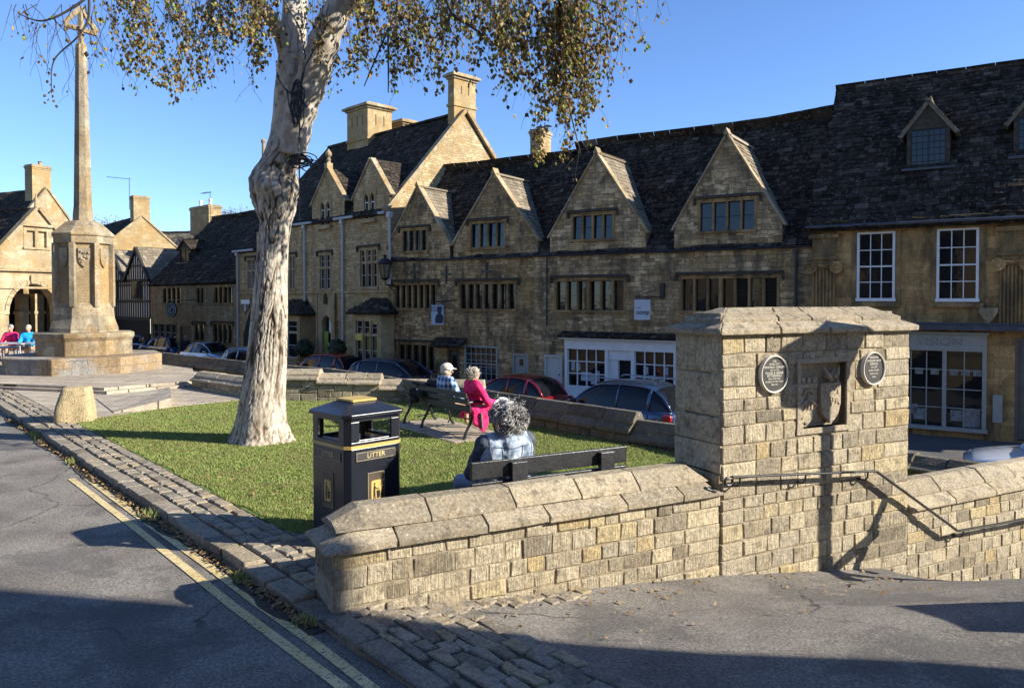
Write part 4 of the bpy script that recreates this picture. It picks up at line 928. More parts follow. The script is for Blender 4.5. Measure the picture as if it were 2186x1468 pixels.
for a in cds: q_ = MB(); q_.box(*a); q_.build("display_card", M_card, s2)
m = MB(); m.box(XR + 1.4, XE, -.38, .01, z1 + .06, z1 + .2); m.box(XR + 1.4, XE, -.33, .01, z1 + .2, z1 + .26); m.build("lead_ledge", M_lead, hC, bevel=.01)
M_let = plain("faded_sign_lettering", (.21, .21, .185), .6)
text("VISION", .3, M_let, "sign_lettering", s2, TM(x0 + 1.15, y - .004, (zf + z1) / 2 - .02, 1.2), .003); text("-", .3, M_let, "sign_flourish", s2, TM(x1 - .7, y - .004, (zf + z1) / 2, 1), .003)
door(hC, wC['dr'], plain("taupe_door", (.12, .105, .09), .6))
m = MB(); b_ = box_px(F1, 2119, 843, 2140, 902, -.05); m.box(b_[0], b_[1], -.06, .01, b_[2], b_[3]); m.build("notice_board", M_grey, hC, bevel=.005)
x, z = F1.px(2110, 673, -.1); m = MB(); m.prism([(x - .22, z + .2), (x - .22, z + .08), (x, z - .28), (x + .22, z + .08), (x + .22, z + .2)], -.12, .01); m.build("carved_bracket", M_cope, hC, bevel=.02)

# ---------------------------------------------------------------- tall Victorian building behind the birch
F2 = Frame(-5.13, 32.2, ST, 135.5)
hD = thing("victorian_hall", "tall yellow stone building with pointed dormer windows, white downpipes and big chimneys", "building", F2.W(0, 0, 0), F2.rot)
zd = 5.86 - ST; YR = 4.25; ax, az_ = F2.px(993, 240, 0)[0], 0
d = ray(993, 240); o_ = Vector((0, 0, CAM_Z)) - F2.o; t_ = -o_.dot(F2.ex) / d.dot(F2.ex); pa = o_ + d * t_; YR = pa.dot(F2.ey); ZRD = pa.z; md = (ZRD - zd) / YR
XW = F2.px(548, 560)[0]; XW2 = F2.px(504, 560)[0]; print("hall", YR, ZRD, md, XW, XW2)
dg = []
for (ua, va, uf, vf, fin) in ((697, 356, 664, 432, True), (789, 335, 752, 420, False)):
    xa, za = F2.px(ua, va, -.06); xf, zf = F2.px(uf, vf, -.06); dg.append((xa, za - .08, xa - xf, zf, fin))
dw = [box_px(F2, 683, 427, 706, 482), box_px(F2, 776, 409, 801, 468)]
wD = {k_: box_px(F2, *p) for k_, p in dict(a=(681, 541, 708, 618), b=(767, 530, 808, 614), c=(618, 545, 632, 618)).items()}
gD = {k_: box_px(F2, *p) for k_, p in dict(door=(688, 672, 710, 765), l=(669, 680, 679, 745), r=(717, 680, 727, 742)).items()}
gD['door'] = (*gD['door'][:2], .05, gD['door'][3])
outer = [(XW, 0), (-.001, 0), (-.001, zd)]
for xa, za, hw, zf, fin in reversed(dg): outer += [(xa + hw, zd), (xa + hw, zf), (xa, za), (xa - hw, zf), (xa - hw, zd)]
outer += [(XW, zd)]
m = MB(); m.wall(outer, [hole(w_) for w_ in list(wD.values()) + list(gD.values()) + dw], 0, .25)
m.build("front_wall", M_wallD, hD)
front_roof(hD, XW, .0, zd, md, [(XW + .3, YR, ZRD), (-.2, YR, ZRD)], M_roofD, y0=-.15, e0=.22, e1=.17)
m = MB(); m.prism([], 0, 0) if 0 else None
dp = YR * 2                                                       # sunlit gable end with kneelered coping
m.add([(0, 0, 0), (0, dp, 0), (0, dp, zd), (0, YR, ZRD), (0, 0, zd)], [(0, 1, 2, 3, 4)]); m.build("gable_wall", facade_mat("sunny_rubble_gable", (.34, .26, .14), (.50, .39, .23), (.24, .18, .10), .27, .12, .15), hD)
m = MB()
for yy, s_ in ((0, 1), (dp, -1)):
    e = MB(); rake_coping(e, YR, ZRD, yy - s_ * .15, zd - .12, y0=-.16, y1=.14, th=.16); rot_part(e, Matrix.Rotation(math.pi / 2, 4, 'Z')); 
    merge(m, e)
m.build("gable_coping", M_cope, hD, bevel=.01)
m = MB(); m.add([(XW, 0, 0), (XW, dp, 0), (XW, dp, zd), (XW, YR, ZRD), (XW, 0, zd)], [(4, 3, 2, 1, 0)]); m.add([(XW, dp, 0), (0, dp, 0), (0, dp, zd), (XW, dp, zd)], [(3, 2, 1, 0)]); m.build("rear_walls", M_wallD, hD)
m = MB(); up = Vector((0, -YR, ZRD - zd)).normalized(); m.slates((0, dp, zd), (-1, 0, 0), up, [(0, 0), (-XW, 0), (-XW, math.hypot(YR, ZRD - zd)), (0, math.hypot(YR, ZRD - zd))], .5, .4, .5, .9); m.build("rear_roof", M_roofD, hD)
for xa, za, hw, zf, fin in dg:                                      # pointed wall dormers
    m = MB(); dep = (za - zd) / md; sl = math.hypot(hw, za - zf); df = (zf - zd) / md
    for s_ in (-1, 1):
        up = Vector((-s_ * hw, 0, za - zf)).normalized()
        m.slates((xa + s_ * hw, 0, zf), (0, 1, 0), up, [(.1, 0), (df, 0), (dep, sl), (.1, sl)], .2, .16)
        m.add([(xa + s_ * hw, 0, zd), (xa + s_ * hw, df, zf), (xa + s_ * hw, 0, zf)], [(0, 1, 2)])
    g = m.build("gable_roof", M_roofD, hD); c = MB(); rake_coping(c, xa, za, xa - hw - .1, zf - .2, y0=-.06, y1=.2, th=.08); rake_coping(c, xa, za, xa + hw + .1, zf - .2, y0=-.06, y1=.2, th=.08); c.build("gable_coping", M_cope, g)
    if fin: f = MB(); f.box(xa - .12, xa + .12, -.1, .2, za, za + .25); f.lathe([(.12, .25), (.07, .32), (.12, .4), (.06, .5), (.15, .62), (.15, .72), (.05, .85), (.02, .9)], 10, (xa, .05, za)); f.build("finial", M_cope, g)
def lancet(par, a, n=2, y=0.):
    x0, x1, z0, z1 = a; m = MB(); wl = (x1 - x0) / n; hs = []
    for i in range(n):
        c_ = x0 + wl * (i + .5); hw = wl * .36; zs = z1 - hw * 2.1
        hs.append([(c_ - hw, z0 + .06), (c_ + hw, z0 + .06), (c_ + hw, zs), (c_ + hw * .8, zs + hw * .9), (c_, zs + hw * 1.75), (c_ - hw * .8, zs + hw * .9), (c_ - hw, zs)])
    m.wall(rect(x0 - .08, x1 + .08, z0, z1 + .08), hs, y - .02, .14); m.box(x0 - .12, x1 + .12, y - .16, y, z0 - .16, z0 - .002); w_ = m.build("window", M_dressD, par)
    g = MB(); g.add([(x0, y + .08, z0), (x1, y + .08, z0), (x1, y + .085, z1), (x0, y + .085, z1)], [(0, 1, 2, 3)]); g.build("pane", M_glass, w_)
    b = MB()
    for i in range(n):
        c_ = x0 + wl * (i + .5); hw = wl * .36
        for zz in (.33, .62): b.box(c_ - hw, c_ + hw, y + .05, y + .07, z0 + (z1 - z0) * zz - .02, z0 + (z1 - z0) * zz + .02)
        for s_ in (-1, 1): b.box(c_ + s_ * hw - .02, c_ + s_ * hw + .02, y + .05, y + .07, z0 + .06, z1 - hw * 2)
    b.build("glazing_bars", M_white, w_)
for a in dw: lancet(hD, a)
mwin(hD, *wD['a'], n=2, tr=.62, bars=(1, 1), fm=M_dressD, bm=M_white); mwin(hD, *wD['b'], n=3, tr=.66, bars=(0, 1), fm=M_dressD, bm=M_white); mwin(hD, *wD['c'], n=2, tr=.62, bars=(1, 1), fm=M_dressD, bm=M_white)
mwin(hD, *gD['l'], n=1, tr=.7, hood=False, fm=M_dressD, bm=M_white); mwin(hD, *gD['r'], n=1, tr=.7, hood=False, fm=M_dressD, bm=M_white)
m = MB(); zs_ = F2.px(700, 624)[1]; m.box(XW2, 0.02, -.08, .01, zs_ - .05, zs_ + .06); m.box(XW, 0.02, -.06, .01, .3, .42); m.build("string_course", M_dressD, hD, bevel=.01)
a = gD['door']; cx_ = (a[0] + a[1]) / 2                              # pointed doorway under its arch
m = MB(); hw = (a[1] - a[0]) / 2; zs2 = a[3] - hw * .8
m.wall(rect(a[0] - .35, a[1] + .35, 0.01, zs_ - .06), [[(a[0] + .05, .02), (a[1] - .05, .02), (a[1] - .05, zs2), (cx_ + hw * .55, zs2 + hw * .5), (cx_, a[3]), (cx_ - hw * .55, zs2 + hw * .5), (a[0] + .05, zs2)]], -.06, .3)
m.box(a[0] - .35, a[0] - .36 + .08, -.12, -.061, 0, zs_ - .06); m.box(a[1] + .28, a[1] + .35, -.12, -.061, 0, zs_ - .06); m.build("doorway_surround", M_dressD, hD)
m = MB(); m.box(a[0], a[1], .18, .26, 0, a[3]); dd = m.build("door", M_dark, hD); m = MB(); m.box(cx_ - .1, a[1] - .1, .16, .179, zs2 - .5, a[3] - .2); m.build("fanlight", M_white, dd); m = MB(); m.box(a[0] + .1, a[0] + .42, .05, .08, 1.2, 2.3); m.build("green_notice", plain("green_notice_paint", (.18, .26, .03), .6), dd); m = MB(); m.box(cx_ + .0, a[1] - .08, .03, .06, .9, 1.75); m.build("leaflet_rack", M_white, dd)
m = MB(); m.prism([(cx_ - .12, a[3] + .5), (cx_ + .12, a[3] + .5), (cx_ + .12, a[3] + .8), (cx_, a[3] + 1.0), (cx_ - .12, a[3] + .8)], -.14, -.06); m.build("shield_carving", M_sooty, hD)
def bay(par, u0, u1, vr, ve, vb, us0, us1, n, yellow):
    x0, x1 = F2.px(u0, ve, -.8)[0], F2.px(u1, ve, -.8)[0]; ze_ = F2.px((u0 + u1) / 2, ve, -.9)[1]; zt2 = F2.px((u0 + u1) / 2, vr, -.1)[1]
    b0, b1 = x0 + .25, x1 - .25; yb = -.7
    m = MB(); a_ = (b0 + .12, b1 - .12, 1.0, ze_ - .25)
    m.wall(rect(b0, b1, 0, ze_), [hole(a_)], yb, .2); m.add([(b0, yb, 0), (b0, 0, 0), (b0, 0, ze_), (b0, yb, ze_)], [(3, 2, 1, 0)]); m.add([(b1, yb, 0), (b1, 0, 0), (b1, 0, ze_), (b1, yb, ze_)], [(0, 1, 2, 3)])
    o = m.build("bay_window", M_dressD, par); mw = mwin(o, *a_, n=n, tr=.68, hood=False, fm=M_dressD, bm=M_white, y=yb, bars=(0, 1), s=.1); mw.name = "bay_glazing"
    # keep depth to two levels below the house: reparent the glazing pieces
    r = MB(); A = [Vector(p) for p in ((x0, -.95, ze_), (x1, -.95, ze_), (x1, 0, ze_), (x0, 0, ze_), (x0 + .75, -.0, zt2), (x1 - .75, -.0, zt2))]
    L = x1 - x0; up = (Vector((0, .95, zt2 - ze_))); sl = up.length
    r.slates(A[0], (1, 0, 0), up, [(0, 0), (L, 0), (L - .75, sl), (.75, sl)], .2, .17)
    for s_, P, Q in ((-1, A[3], A[0]), (1, A[1], A[2])):
        ex_ = (Q - P).normalized(); ap = A[4] if s_ < 0 else A[5]; upv = (ap - P) - ex_ * (ap - P).dot(ex_); r.slates(P, ex_, upv, [(0, 0), (.95, 0), ((ap - P).dot(ex_), upv.length)], .2, .17)
    r.build("bay_roof", M_roof, o); return o, a_, yb
b1_, a_, yb = bay(hD, 742, 815, 636, 668, 757, 750, 811, 3, True)
m = MB(); m.box(a_[0] + .1, a_[0] + .62, yb - .02, yb + .0, 2.05, 2.32); m.build("yellow_notice", plain("yellow_notice_paint", (.50, .38, .06), .6), b1_)
m = MB(); m.box(a_[1] - .75, a_[1] - .08, yb + .05, yb + .09, 2.75, 3.3); m.build("yellow_blind", plain("yellow_blind_cloth", (.38, .33, .10), .8), b1_)
bay(hD, 575, 641, 640, 670, 757, 580, 636, 2, False)
for u, zt2 in ((650, zd), (731, zd), (832, zd)): downpipe(hD, F2.px(u, 560, -.09)[0], 0 if u < 800 else 4.3, zt2 - .35, mat=M_pipe)
for a, b in (((627), (664)), ((713), (753)), ((808), (848))): gutter(hD, F2.px(a, 465, -.2)[0], min(F2.px(b, 455, -.2)[0], -.02), zd - .14, y=-.22, mat=M_pipe)
# chimneys
def chim_px(par, fr, u0, u1, vt, vb, y, dy, mat, **k_):
    x0, x1 = fr.px(u0, (vt + vb) / 2, y)[0], fr.px(u1, (vt + vb) / 2, y)[0]
    return chimney(par, x0, x1, y, y + dy, fr.px((u0 + u1) / 2, vb, y)[1], fr.px((u0 + u1) / 2, vt, y)[1], mat, **k_)
M_chim = facade_mat("chimney_ashlar", (.32, .235, .12), (.40, .30, .16), (.24, .18, .10), .6, .3, .15, msz=.005, bst=.2)
zt2 = F2.px(985, 172, YR)[1]; x0 = -1.75
x0 = F2.px(958, 200, YR - .5)[0]; d = ray(1018, 200); t_ = None
chimney(hD, x0, -.12, YR - .55, YR + .75, ZRD - 2.0, zt2, M_chim, cap=.12, slots=2, base=ZRD + .3)
xx, yy, zz = onroof(F2, 760, 318, zd, md); x0 = F2.px(741, 270, yy)[0]; x1 = F2.px(785, 270, yy)[0]
chimney(hD, x0, x1, yy, yy + 1.5, zz - 1, F2.px(760, 236, yy)[1], M_chim, cap=.14, slots=3, base=F2.px(760, 300, yy)[1])
xx, yy, zz = onroof(F2, 845, 288, zd, md); yy = YR + 1.5; x0 = F2.px(831, 275, yy)[0]; x1 = F2.px(860, 275, yy)[0]
chimney(hD, x0, x1, yy, yy + .9, ZRD - 2, F2.px(845, 268, yy)[1], M_chim, cap=.12)
# lower left wing with the arched doorway
zw = F2.px(524, 531, -.1)[1]; m = MB(); ww = box_px(F2, 528, 552, 546, 617); m.wall(rect(XW2, XW, 0, zw), [hole(ww)], -.02, .25); m.build("wing_wall", M_wallD, hD); mwin(hD, *ww, n=2, tr=.62, fm=M_dressD, bm=M_white, bars=(1, 1), y=-.02)
front_roof(hD, XW2 - .1, XW, zw, md, [(XW2 + .0, YR * .8, zw + md * YR * .8), (XW, YR * .8, zw + md * YR * .8)], M_roofD, y0=-.15, name="wing_roof")
m = MB(); m.add([(XW2, 0, 0), (XW2, YR * 1.6, 0), (XW2, YR * 1.6, zw), (XW2, YR * .8, zw + md * YR * .8 - .05), (XW2, 0, zw)], [(4, 3, 2, 1, 0)]); m.build("wing_end_wall", M_wallD, hD)
gutter(hD, XW2, XW, zw - .1, y=-.2, mat=M_pipe); downpipe(hD, F2.px(507, 640, -.1)[0], 0, zw - .3, mat=M_pipe)
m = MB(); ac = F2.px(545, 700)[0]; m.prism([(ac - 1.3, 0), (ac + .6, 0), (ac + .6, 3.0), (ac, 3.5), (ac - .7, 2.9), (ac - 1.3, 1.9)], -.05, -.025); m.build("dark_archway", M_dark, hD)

# ---------------------------------------------------------------- far cottages, timber framed house, market hall
F3 = Frame(F2.W(XW2, 0, 0).x, F2.W(XW2, 0, 0).y, ST, 133)
hE = thing("stone_cottage", "long low stone cottage with a big dark slate roof, round hanging sign on it", "house", F3.W(0, 0, 0), F3.rot)
ze3 = F3.px(500, 599, -.1)[1]; X3 = F3.px(321, 640)[0]
w3 = [box_px(F3, *p) for p in ((347, 613, 388, 648), (418, 613, 436, 648), (456, 611, 497, 648), (326, 690, 377, 728), (414, 691, 437, 728), (454, 691, 497, 733))]; d3 = box_px(F3, 384, 695, 409, 750); d3 = (*d3[:2], .05, d3[3])
m = MB(); m.wall(rect(X3, 0, 0, ze3), [hole(a) for a in w3 + [d3]], 0, .25); m.build("front_wall", facade_mat("cottage_stone", (.24, .18, .10), (.36, .28, .17), (.16, .12, .07), .4, .18, .4), hE)
for i, a in enumerate(w3): mwin(hE, *a, n=(4, 2, 4, 4, 2, 4)[i], hood=i > 3, bars=(0, 1), bm=M_white if i == 3 else None)
door(hE, d3, M_wood)
zt3 = onroof(F3, 505, 462, ze3, 1.05); YR3 = zt3[1]; front_roof(hE, X3 - .1, .0, ze3, 1.05, [(X3 + .1, YR3, zt3[2]), (0, YR3, zt3[2])], M_roof); house_body(hE, X3, -.02, YR3 * 2, ze3, YR3, zt3[2], M_wallB, M_roof)
dormer(hE, F3, ze3, 1.05, 383, 405, 560, 527, 512, M_roof)
c3 = chim_px(hE, F3, 406, 446, 448, 500, YR3, .9, M_chim, cap=.05, pots=2)
m = MB(); x, z = F3.px(449, 470, YR3); m.tube([(x, YR3, z - .5), (x, YR3, z + 2.0)], .02, 5); m.tube([(x - 1.3, YR3, z + 1.95), (x + .1, YR3, z + 1.9)], .015, 5)
for i in range(7): m.tube([(x - 1.2 + i * .18, YR3 - .2, z + 1.94), (x - 1.2 + i * .18, YR3 + .2, z + 1.94)], .008, 4)
m.build("aerial", M_black, hE)
F4 = Frame(F3.W(X3, 0, 0).x, F3.W(X3, 0, 0).y, ST, 133)
hF = thing("timber_framed_house", "black and white timber framed house with two steep gables, right of the memorial", "house", F4.W(0, 0, 0), F4.rot)
M_plas = plain("white_lime_plaster", (.62, .61, .58), .9, var=.08, scale=3); M_tim = plain("black_timber", (.012, .011, .010), .7, var=.3)
X4 = F4.px(205, 650)[0]; xa, za = F4.px(292, 529); xf, zf = F4.px(267, 600); hw = xa - xf; zev = zf
g4 = [(xa, za, hw), (xa - 2 * hw, za, hw)]
outer = [(xa - 3 * hw, 0), (min(xa + hw, -.02), 0), (min(xa + hw, -.02), zev), (xa, za), (xa - hw, zev), (xa - 2 * hw, za), (xa - 3 * hw, zev)]
m = MB(); m.wall(outer, [], 0, .1); m.add([(xa - 3 * hw, 0, 0), (xa - 3 * hw, 7, 0), (xa - 3 * hw, 7, zev), (xa - 3 * hw, 0, zev)], [(3, 2, 1, 0)]); m.build("front_wall", M_plas, hF)
m = MB(); zj = F4.px(290, 643)[1]; zj2 = F4.px(290, 679)[1]; L0, R0 = xa - 3 * hw, min(xa + hw, -.02)
for z in (zev, zj, zj2, zev - .75 * 0 - .45 * 0): m.box(L0, R0, -.07, .0, z - .09, z + .09)
z_ = F4.px(290, 608)[1]; m.box(L0, R0, -.068, .0, z_ - .07, z_ + .07)
n_ = 22
for i in range(n_ + 1):
    q = L0 + (R0 - L0) * i / n_; ztop = zev + max(0, 1 - abs(((q - L0) % (2 * hw)) - hw) / hw) * (za - zev) - .1
    m.box(q - .05, q + .05, -.05, .0, zj2, ztop)
for xa_, za_, hw_ in g4:
    for s_ in (-1, 1): m.beam((xa_ + s_ * hw_, -.09, zev), (xa_, -.09, za_), .16, .2)
    z5 = zev + (za - zev) * .45; m.box(xa_ - hw_ * .5, xa_ + hw_ * .5, -.072, 0, z5 - .06, z5 + .06)
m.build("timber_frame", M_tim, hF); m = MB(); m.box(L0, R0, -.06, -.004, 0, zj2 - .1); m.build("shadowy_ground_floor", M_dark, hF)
for k_ in range(2): x5 = xa - 2 * hw * k_; m = MB(); m.box(x5 - .75, x5 + .75, -.1, -.03, zj - 1.35 + 1.5, zj + 1.1 + .3); w5 = m.build("window", M_tim, hF); m = MB(); m.box(x5 - .68, x5 + .68, -.11, -.1, zj + .22, zj + 1.33); m.build("pane", M_glass, w5)
r = MB()
for xa_, za_, hw_ in g4:
    sl = math.hypot(hw_, za_ - zev)
    for s_ in (-1, 1): r.slates((xa_ + s_ * hw_, -.1, zev), (0, 1, 0), Vector((-s_ * hw_, 0, za_ - zev)).normalized(), [(0, 0), (7, 0), (7, sl), (0, sl)], .3, .25)
r.build("roof", M_roofL, hF)

# houses behind the far row
def back_house(name, label, x, y, az, hw, ze_, za_, length, wallm, roofm, ch=None, z0=ST, group=None):
    """gable front at local y=0 facing -y, ridge running back"""
    fr = Frame(x, y, z0, az); h = thing(name, label, "house", fr.W(0, 0, 0), fr.rot, group)
    m = MB(); m.add([(-hw, 0, 0), (hw, 0, 0), (hw, 0, ze_), (0, 0, za_), (-hw, 0, ze_)], [(0, 1, 2, 3, 4)]); m.add([(-hw, length, 0), (hw, length, 0), (hw, length, ze_), (0, length, za_), (-hw, length, ze_)], [(4, 3, 2, 1, 0)])
    m.add([(-hw, 0, 0), (-hw, length, 0), (-hw, length, ze_), (-hw, 0, ze_)], [(3, 2, 1, 0)]); m.add([(hw, 0, 0), (hw, length, 0), (hw, length, ze_), (hw, 0, ze_)], [(0, 1, 2, 3)])
    m.build("walls", wallm, h); r = MB(); sl = math.hypot(hw, za_ - ze_) 
    for s_ in (-1, 1): r.slates((s_ * hw, .12, ze_ + .06), (0, 1, 0), Vector((-s_ * hw, 0, za_ - ze_)).normalized(), [(0, -.1), (length, -.1), (length, sl), (0, sl)], .3, .22)
    r.build("roof", roofm, h); c = MB(); rake_coping(c, 0, za_, -hw - .1, ze_ - .1, y0=-.08, y1=.2, th=.12); rake_coping(c, 0, za_, hw + .1, ze_ - .1, y0=-.08, y1=.2, th=.12); c.build("gable_coping", M_cope, h)
    if ch: chimney(h, *ch, M_chim, cap=.06, pots=ch[6] if False else 0)
    return fr, h
p = D(305, 640, 63); zap = D(305, 462, 63).z - ST; zea = D(345, 524, 62).z - ST
fr, hI = back_house("stone_house", "stone house with a broad sunlit gable and tall square chimney behind the timber gables", p.x, p.y, 128 - 90 + 10, 3.4, zea - .6, zap, 12, M_chim, M_roofD)
chimney(hI, -.62, .62, .05, 1.0, zap - 1.3, D(305, 425, 63).z - ST, M_chim, cap=.03)
m = MB(); m.tube([(-.6, 1.2, zap + .6), (-.6, 1.2, zap + 3.2)], .025, 5); m.tube([(-2.3, 1.2, zap + 3.1), (-.5, 1.2, zap + 3.1)], .02, 5)
for i in range(7): m.tube([(-2.2 + i * .22, 1., zap + 3.1), (-2.2 + i * .22, 1.4, zap + 3.1)], .012, 4)
m.build("aerial", M_black, hI)
q = D(395, 640, 70); zz = D(395, 486, 70).z - ST; fr2 = Frame(q.x, q.y, ST, 100)
hJ = thing("stone_house", "house of which only a pale grey slate roof slope shows, between chimney and cottage roof", "house", fr2.W(0, 0, 0), fr2.rot)
front_roof(hJ, -7, 3, zz - 4.2, .9, [(-7, 4.6, zz), (3, 4.6, zz)], M_roofL, e0=.4, e1=.3); house_body(hJ, -7, 3, 9.2, zz - 4.2, 4.6, zz, M_chim, M_roofL)
m = MB(); m.wall(rect(-7, 3, 0, zz - 4.2), [], 0, .1); m.build("front_wall", M_chim, hJ)

# market hall: gable front lit by the sun
pm0 = D(80, 640, 36); F5 = Frame(pm0.x, pm0.y, -.12, 28)
hG = thing("market_hall", "open arched market hall with a sunlit coped gable at the left edge", "market hall", F5.W(0, 0, 0), F5.rot)
xa, za = F5.px(80, 447); xf, zf = F5.px(2, 531); hw = (xa - xf); ze5 = zf
zsp, ztp = F5.px(40, 668)[1], F5.px(72, 606)[1]; ax0 = F5.px(19, 690)[0]; hwa = min(hw - .45, (F5.px(72, 650)[0] - ax0)); axc = ax0 + hwa
arch = [(ax0, .01), (axc + hwa, .01), (axc + hwa, zsp)] + [(axc + hwa * math.cos(R(a)), zsp + (ztp - zsp) * math.sin(R(a))) for a in range(15, 180, 15)] + [(ax0, zsp)]
wG = box_px(F5, 50, 488, 106, 530)
xl, xr = min(xa - hw - .0, ax0 - .9), max(xa + hw, axc + hwa + .6)
AP = [(ax0, 0)] + list(reversed(arch[2:]))[0:] + [(axc + hwa, 0)]
m = MB(); m.wall([(xl, 0)] + AP + [(xr, 0), (xr, ze5), (xa + hw, ze5), (xa, za), (xa - hw, ze5), (xl, ze5)], [hole(wG)], 0, .6)
for p_, q_ in zip(AP, AP[1:]): m.add([(p_[0], 0, p_[1]), (q_[0], 0, q_[1]), (q_[0], .6, q_[1]), (p_[0], .6, p_[1])], [(0, 1, 2, 3)], .5)
m.build("gable_wall", M_wallG, hG)
mw = mwin(hG, *wG, n=2, hood=False, fm=M_wallG, deep=.3, s=.15, mull=.16, bars=(0, 0)); 
m = MB(); m.box(wG[0] + .1, wG[1] - .1, .12, .2, wG[2], wG[3] - .1); m.build("blocked_lights", M_wallG, hG)
m = MB(); zs5 = F5.px(60, 577)[1]; m.box(xl, xr, -.14, .01, zs5 - .06, zs5 + .1); m.box(xl, xr, -.07, .01, zs5 - .85, zs5 - .75); m.box(axc - .16, axc + .16, -.12, .01, ztp + .0, ztp + .4)
m.box(ax0 - .6, ax0 - .001, -.07, .01, zsp - .05, zsp + .12); m.box(ax0 - .9, ax0 - .2, -.1, .01, 0, zsp - .05)
m.box(wG[0] - .1, wG[1] + .1, -.12, .01, wG[3] + .08, wG[3] + .2); m.build("mouldings", M_wallG, hG, bevel=.01)
ring = MB()
for i in range(0, 12):
    a0_, a1_ = R(i * 15 + .5), R(i * 15 + 14.5); q = [(axc + hwa * k_ * math.cos(t), zsp + ((ztp - zsp) + (k_ - 1) * hwa) * math.sin(t)) for k_, t in ((1.0, a0_), (1.16, a0_), (1.16, a1_), (1.0, a1_))]; ring.prism(q, -.05, .0)
ring.build("arch_ring", M_wallG, hG)
c = MB(); rake_coping(c, xa, za, xa - hw - .1, ze5 - .1, y0=-.12, y1=.3, th=.14); rake_coping(c, xa, za, xa + hw + .1, ze5 - .1, y0=-.12, y1=.3, th=.14); c.lathe([(.1, 0), (.08, .3), (.02, .75)], 8, (xa, .1, za)); c.build("gable_coping", M_cope, hG, bevel=.01)
r = MB(); sl = math.hypot(hw, za - ze5)
for s_ in (-1, 1): r.slates((xa + s_ * hw, .3, ze5), (0, 1, 0), Vector((-s_ * hw, 0, za - ze5)).normalized(), [(0, -.2), (14, -.2), (14, sl), (0, sl)], .32, .24)
r.build("roof", M_roofD, hG)
m = MB()                                                           # inner arcade and far side
for i, u in enumerate((47, 80, 114)):
    x, z = F5.px(u, 690, 2.4); m.box(x - .22, x + .22, 2.2, 2.6, 0, zsp + .9)
    m.box(x - .28, x + .28, 2.15, 2.65, zsp - .1, zsp + .05)
m.build("inner_arcade", M_wallG, hG); m = MB(); m.box(xl, xr + 1.9, 2.65, 2.7, zsp + .7, ze5); m.box(xl, xr, 0.61, 10, ze5 - .5, ze5 - .4); m.box(xl - .1, xl, .6, 10, 0, ze5 - .5); m.build("inner_walls", M_wallB, hG); m = MB(); m.box(xl, xr + 2, 9.8, 10, 0, ze5); m.box(xr + 1.9, xr + 2, .65, 9.8, 0, ze5 + 1); m.box(xr + .1, xr + 1.9, .5, .6, 0, ze5); m.build("dark_backing", M_dark, hG)  # near-black sheets added, standing for the shaded street beyond the arch
# big gable behind the market hall
p = D(103, 640, 50); zap = D(103, 404, 50).z - ST; zea = D(141, 462, 50).z - ST
_, hH = back_house("stone_house", "tall stone house with chimney rising behind the market hall gable", p.x, p.y, 28, 3.1, zea - 2.3, zap, 16, M_wallG, M_roofD)
chimney(hH, -.75, .45, .3, 1.1, zap - .8, D(100, 362, 50).z - ST, M_chim, cap=.04)
m = MB(); m.lathe([(.13, 0), (.11, .3), (.16, .36)], 10, (.0, .7, D(100, 362, 50).z - ST + .2)); m.build("chimney_pot", M_cope, hH)
# white flag mast behind the hall
p = D(563, 400, 52); m = MB(); m.tube([(0, 0, 0), (0, 0, D(563, 305, 52).z - ST)], [.16, .11], 10); m.ball((0, 0, D(563, 302, 52).z - ST), .18, 8)
tag(m.build("mast", M_cope, loc=(p.x, p.y, ST)), "slim white mast with a ball top showing just left of the birch trunk", "mast")
# row across the road behind the camera, and the corner house whose shadow falls over the foreground
for i, (x, y, az, L_, zz, lab) in enumerate(((14.5, -12.5, 303, 13, 6.5, "long stone house across the road behind the viewer, nearest the corner house"), (3.3, -5.3, 303, 12, 7, "middle stone house across the road behind the viewer"), (-7, 1.3 - 6, 303, 14, 6.3, "stone house across the road on the viewer's left"), (-22, 2, 303, 16, 6.8, "far stone house across the road, opposite the memorial"))):
    y -= 6; zz -= 1.3; fr = Frame(x, y, -.12, az); h = thing("stone_house", lab, "house", fr.W(0, 0, 0), fr.rot, "houses across the road")
    nw = int(L_ / 2.6); ws = [(1 + j * 2.5, 2.1 + j * 2.5, a_, a_ + 1.3) for j in range(nw) for a_ in (.95, 3.2)]
    m = MB(); m.wall(rect(0, L_, 0, zz), [hole(a) for a in ws], 0, .2); m.build("front_wall", M_wallD, h)
    for a in ws: sash(h, *a, cols=2, rows=3)
    front_roof(h, 0, L_, zz, 1.0, [(0, 4, zz + 4), (L_, 4, zz + 4)], M_roofD, e0=.5, e1=.4); house_body(h, 0, L_, 8, zz, 4, zz + 4, M_wallD, M_roofD)
cor = G(880, 1326, -.09); sd = Vector((math.sin(SUN_AZ), math.cos(SUN_AZ), 0)); c1 = cor + sd * 10.5
fr = Frame(c1.x, c1.y, -1.4, math.degrees(SUN_AZ) + 90); hK = thing("corner_house", "tall stone corner house out to the right that shades the foreground road", "house", fr.W(0, 0, 0), fr.rot)
m = MB(); m.wall(rect(0, 9, 0, 8.5), [hole((1.5 + j * 2.5, 2.6 + j * 2.5, a_, a_ + 1.5)) for j in range(3) for a_ in (1.5, 4.6)], 0, .2); m.build("front_wall", M_wallD, hK)
for j in range(3):
    for a_ in (1.5, 4.6): sash(hK, 1.5 + j * 2.5, 2.6 + j * 2.5, a_, a_ + 1.5)
front_roof(hK, 0, 9, 8.5, 1.0, [(0, 3.5, 12), (9, 3.5, 12)], M_roofD, e0=.5, e1=.4); house_body(hK, 0, 9, 7, 8.5, 3.5, 12, M_wallD, M_roofD)
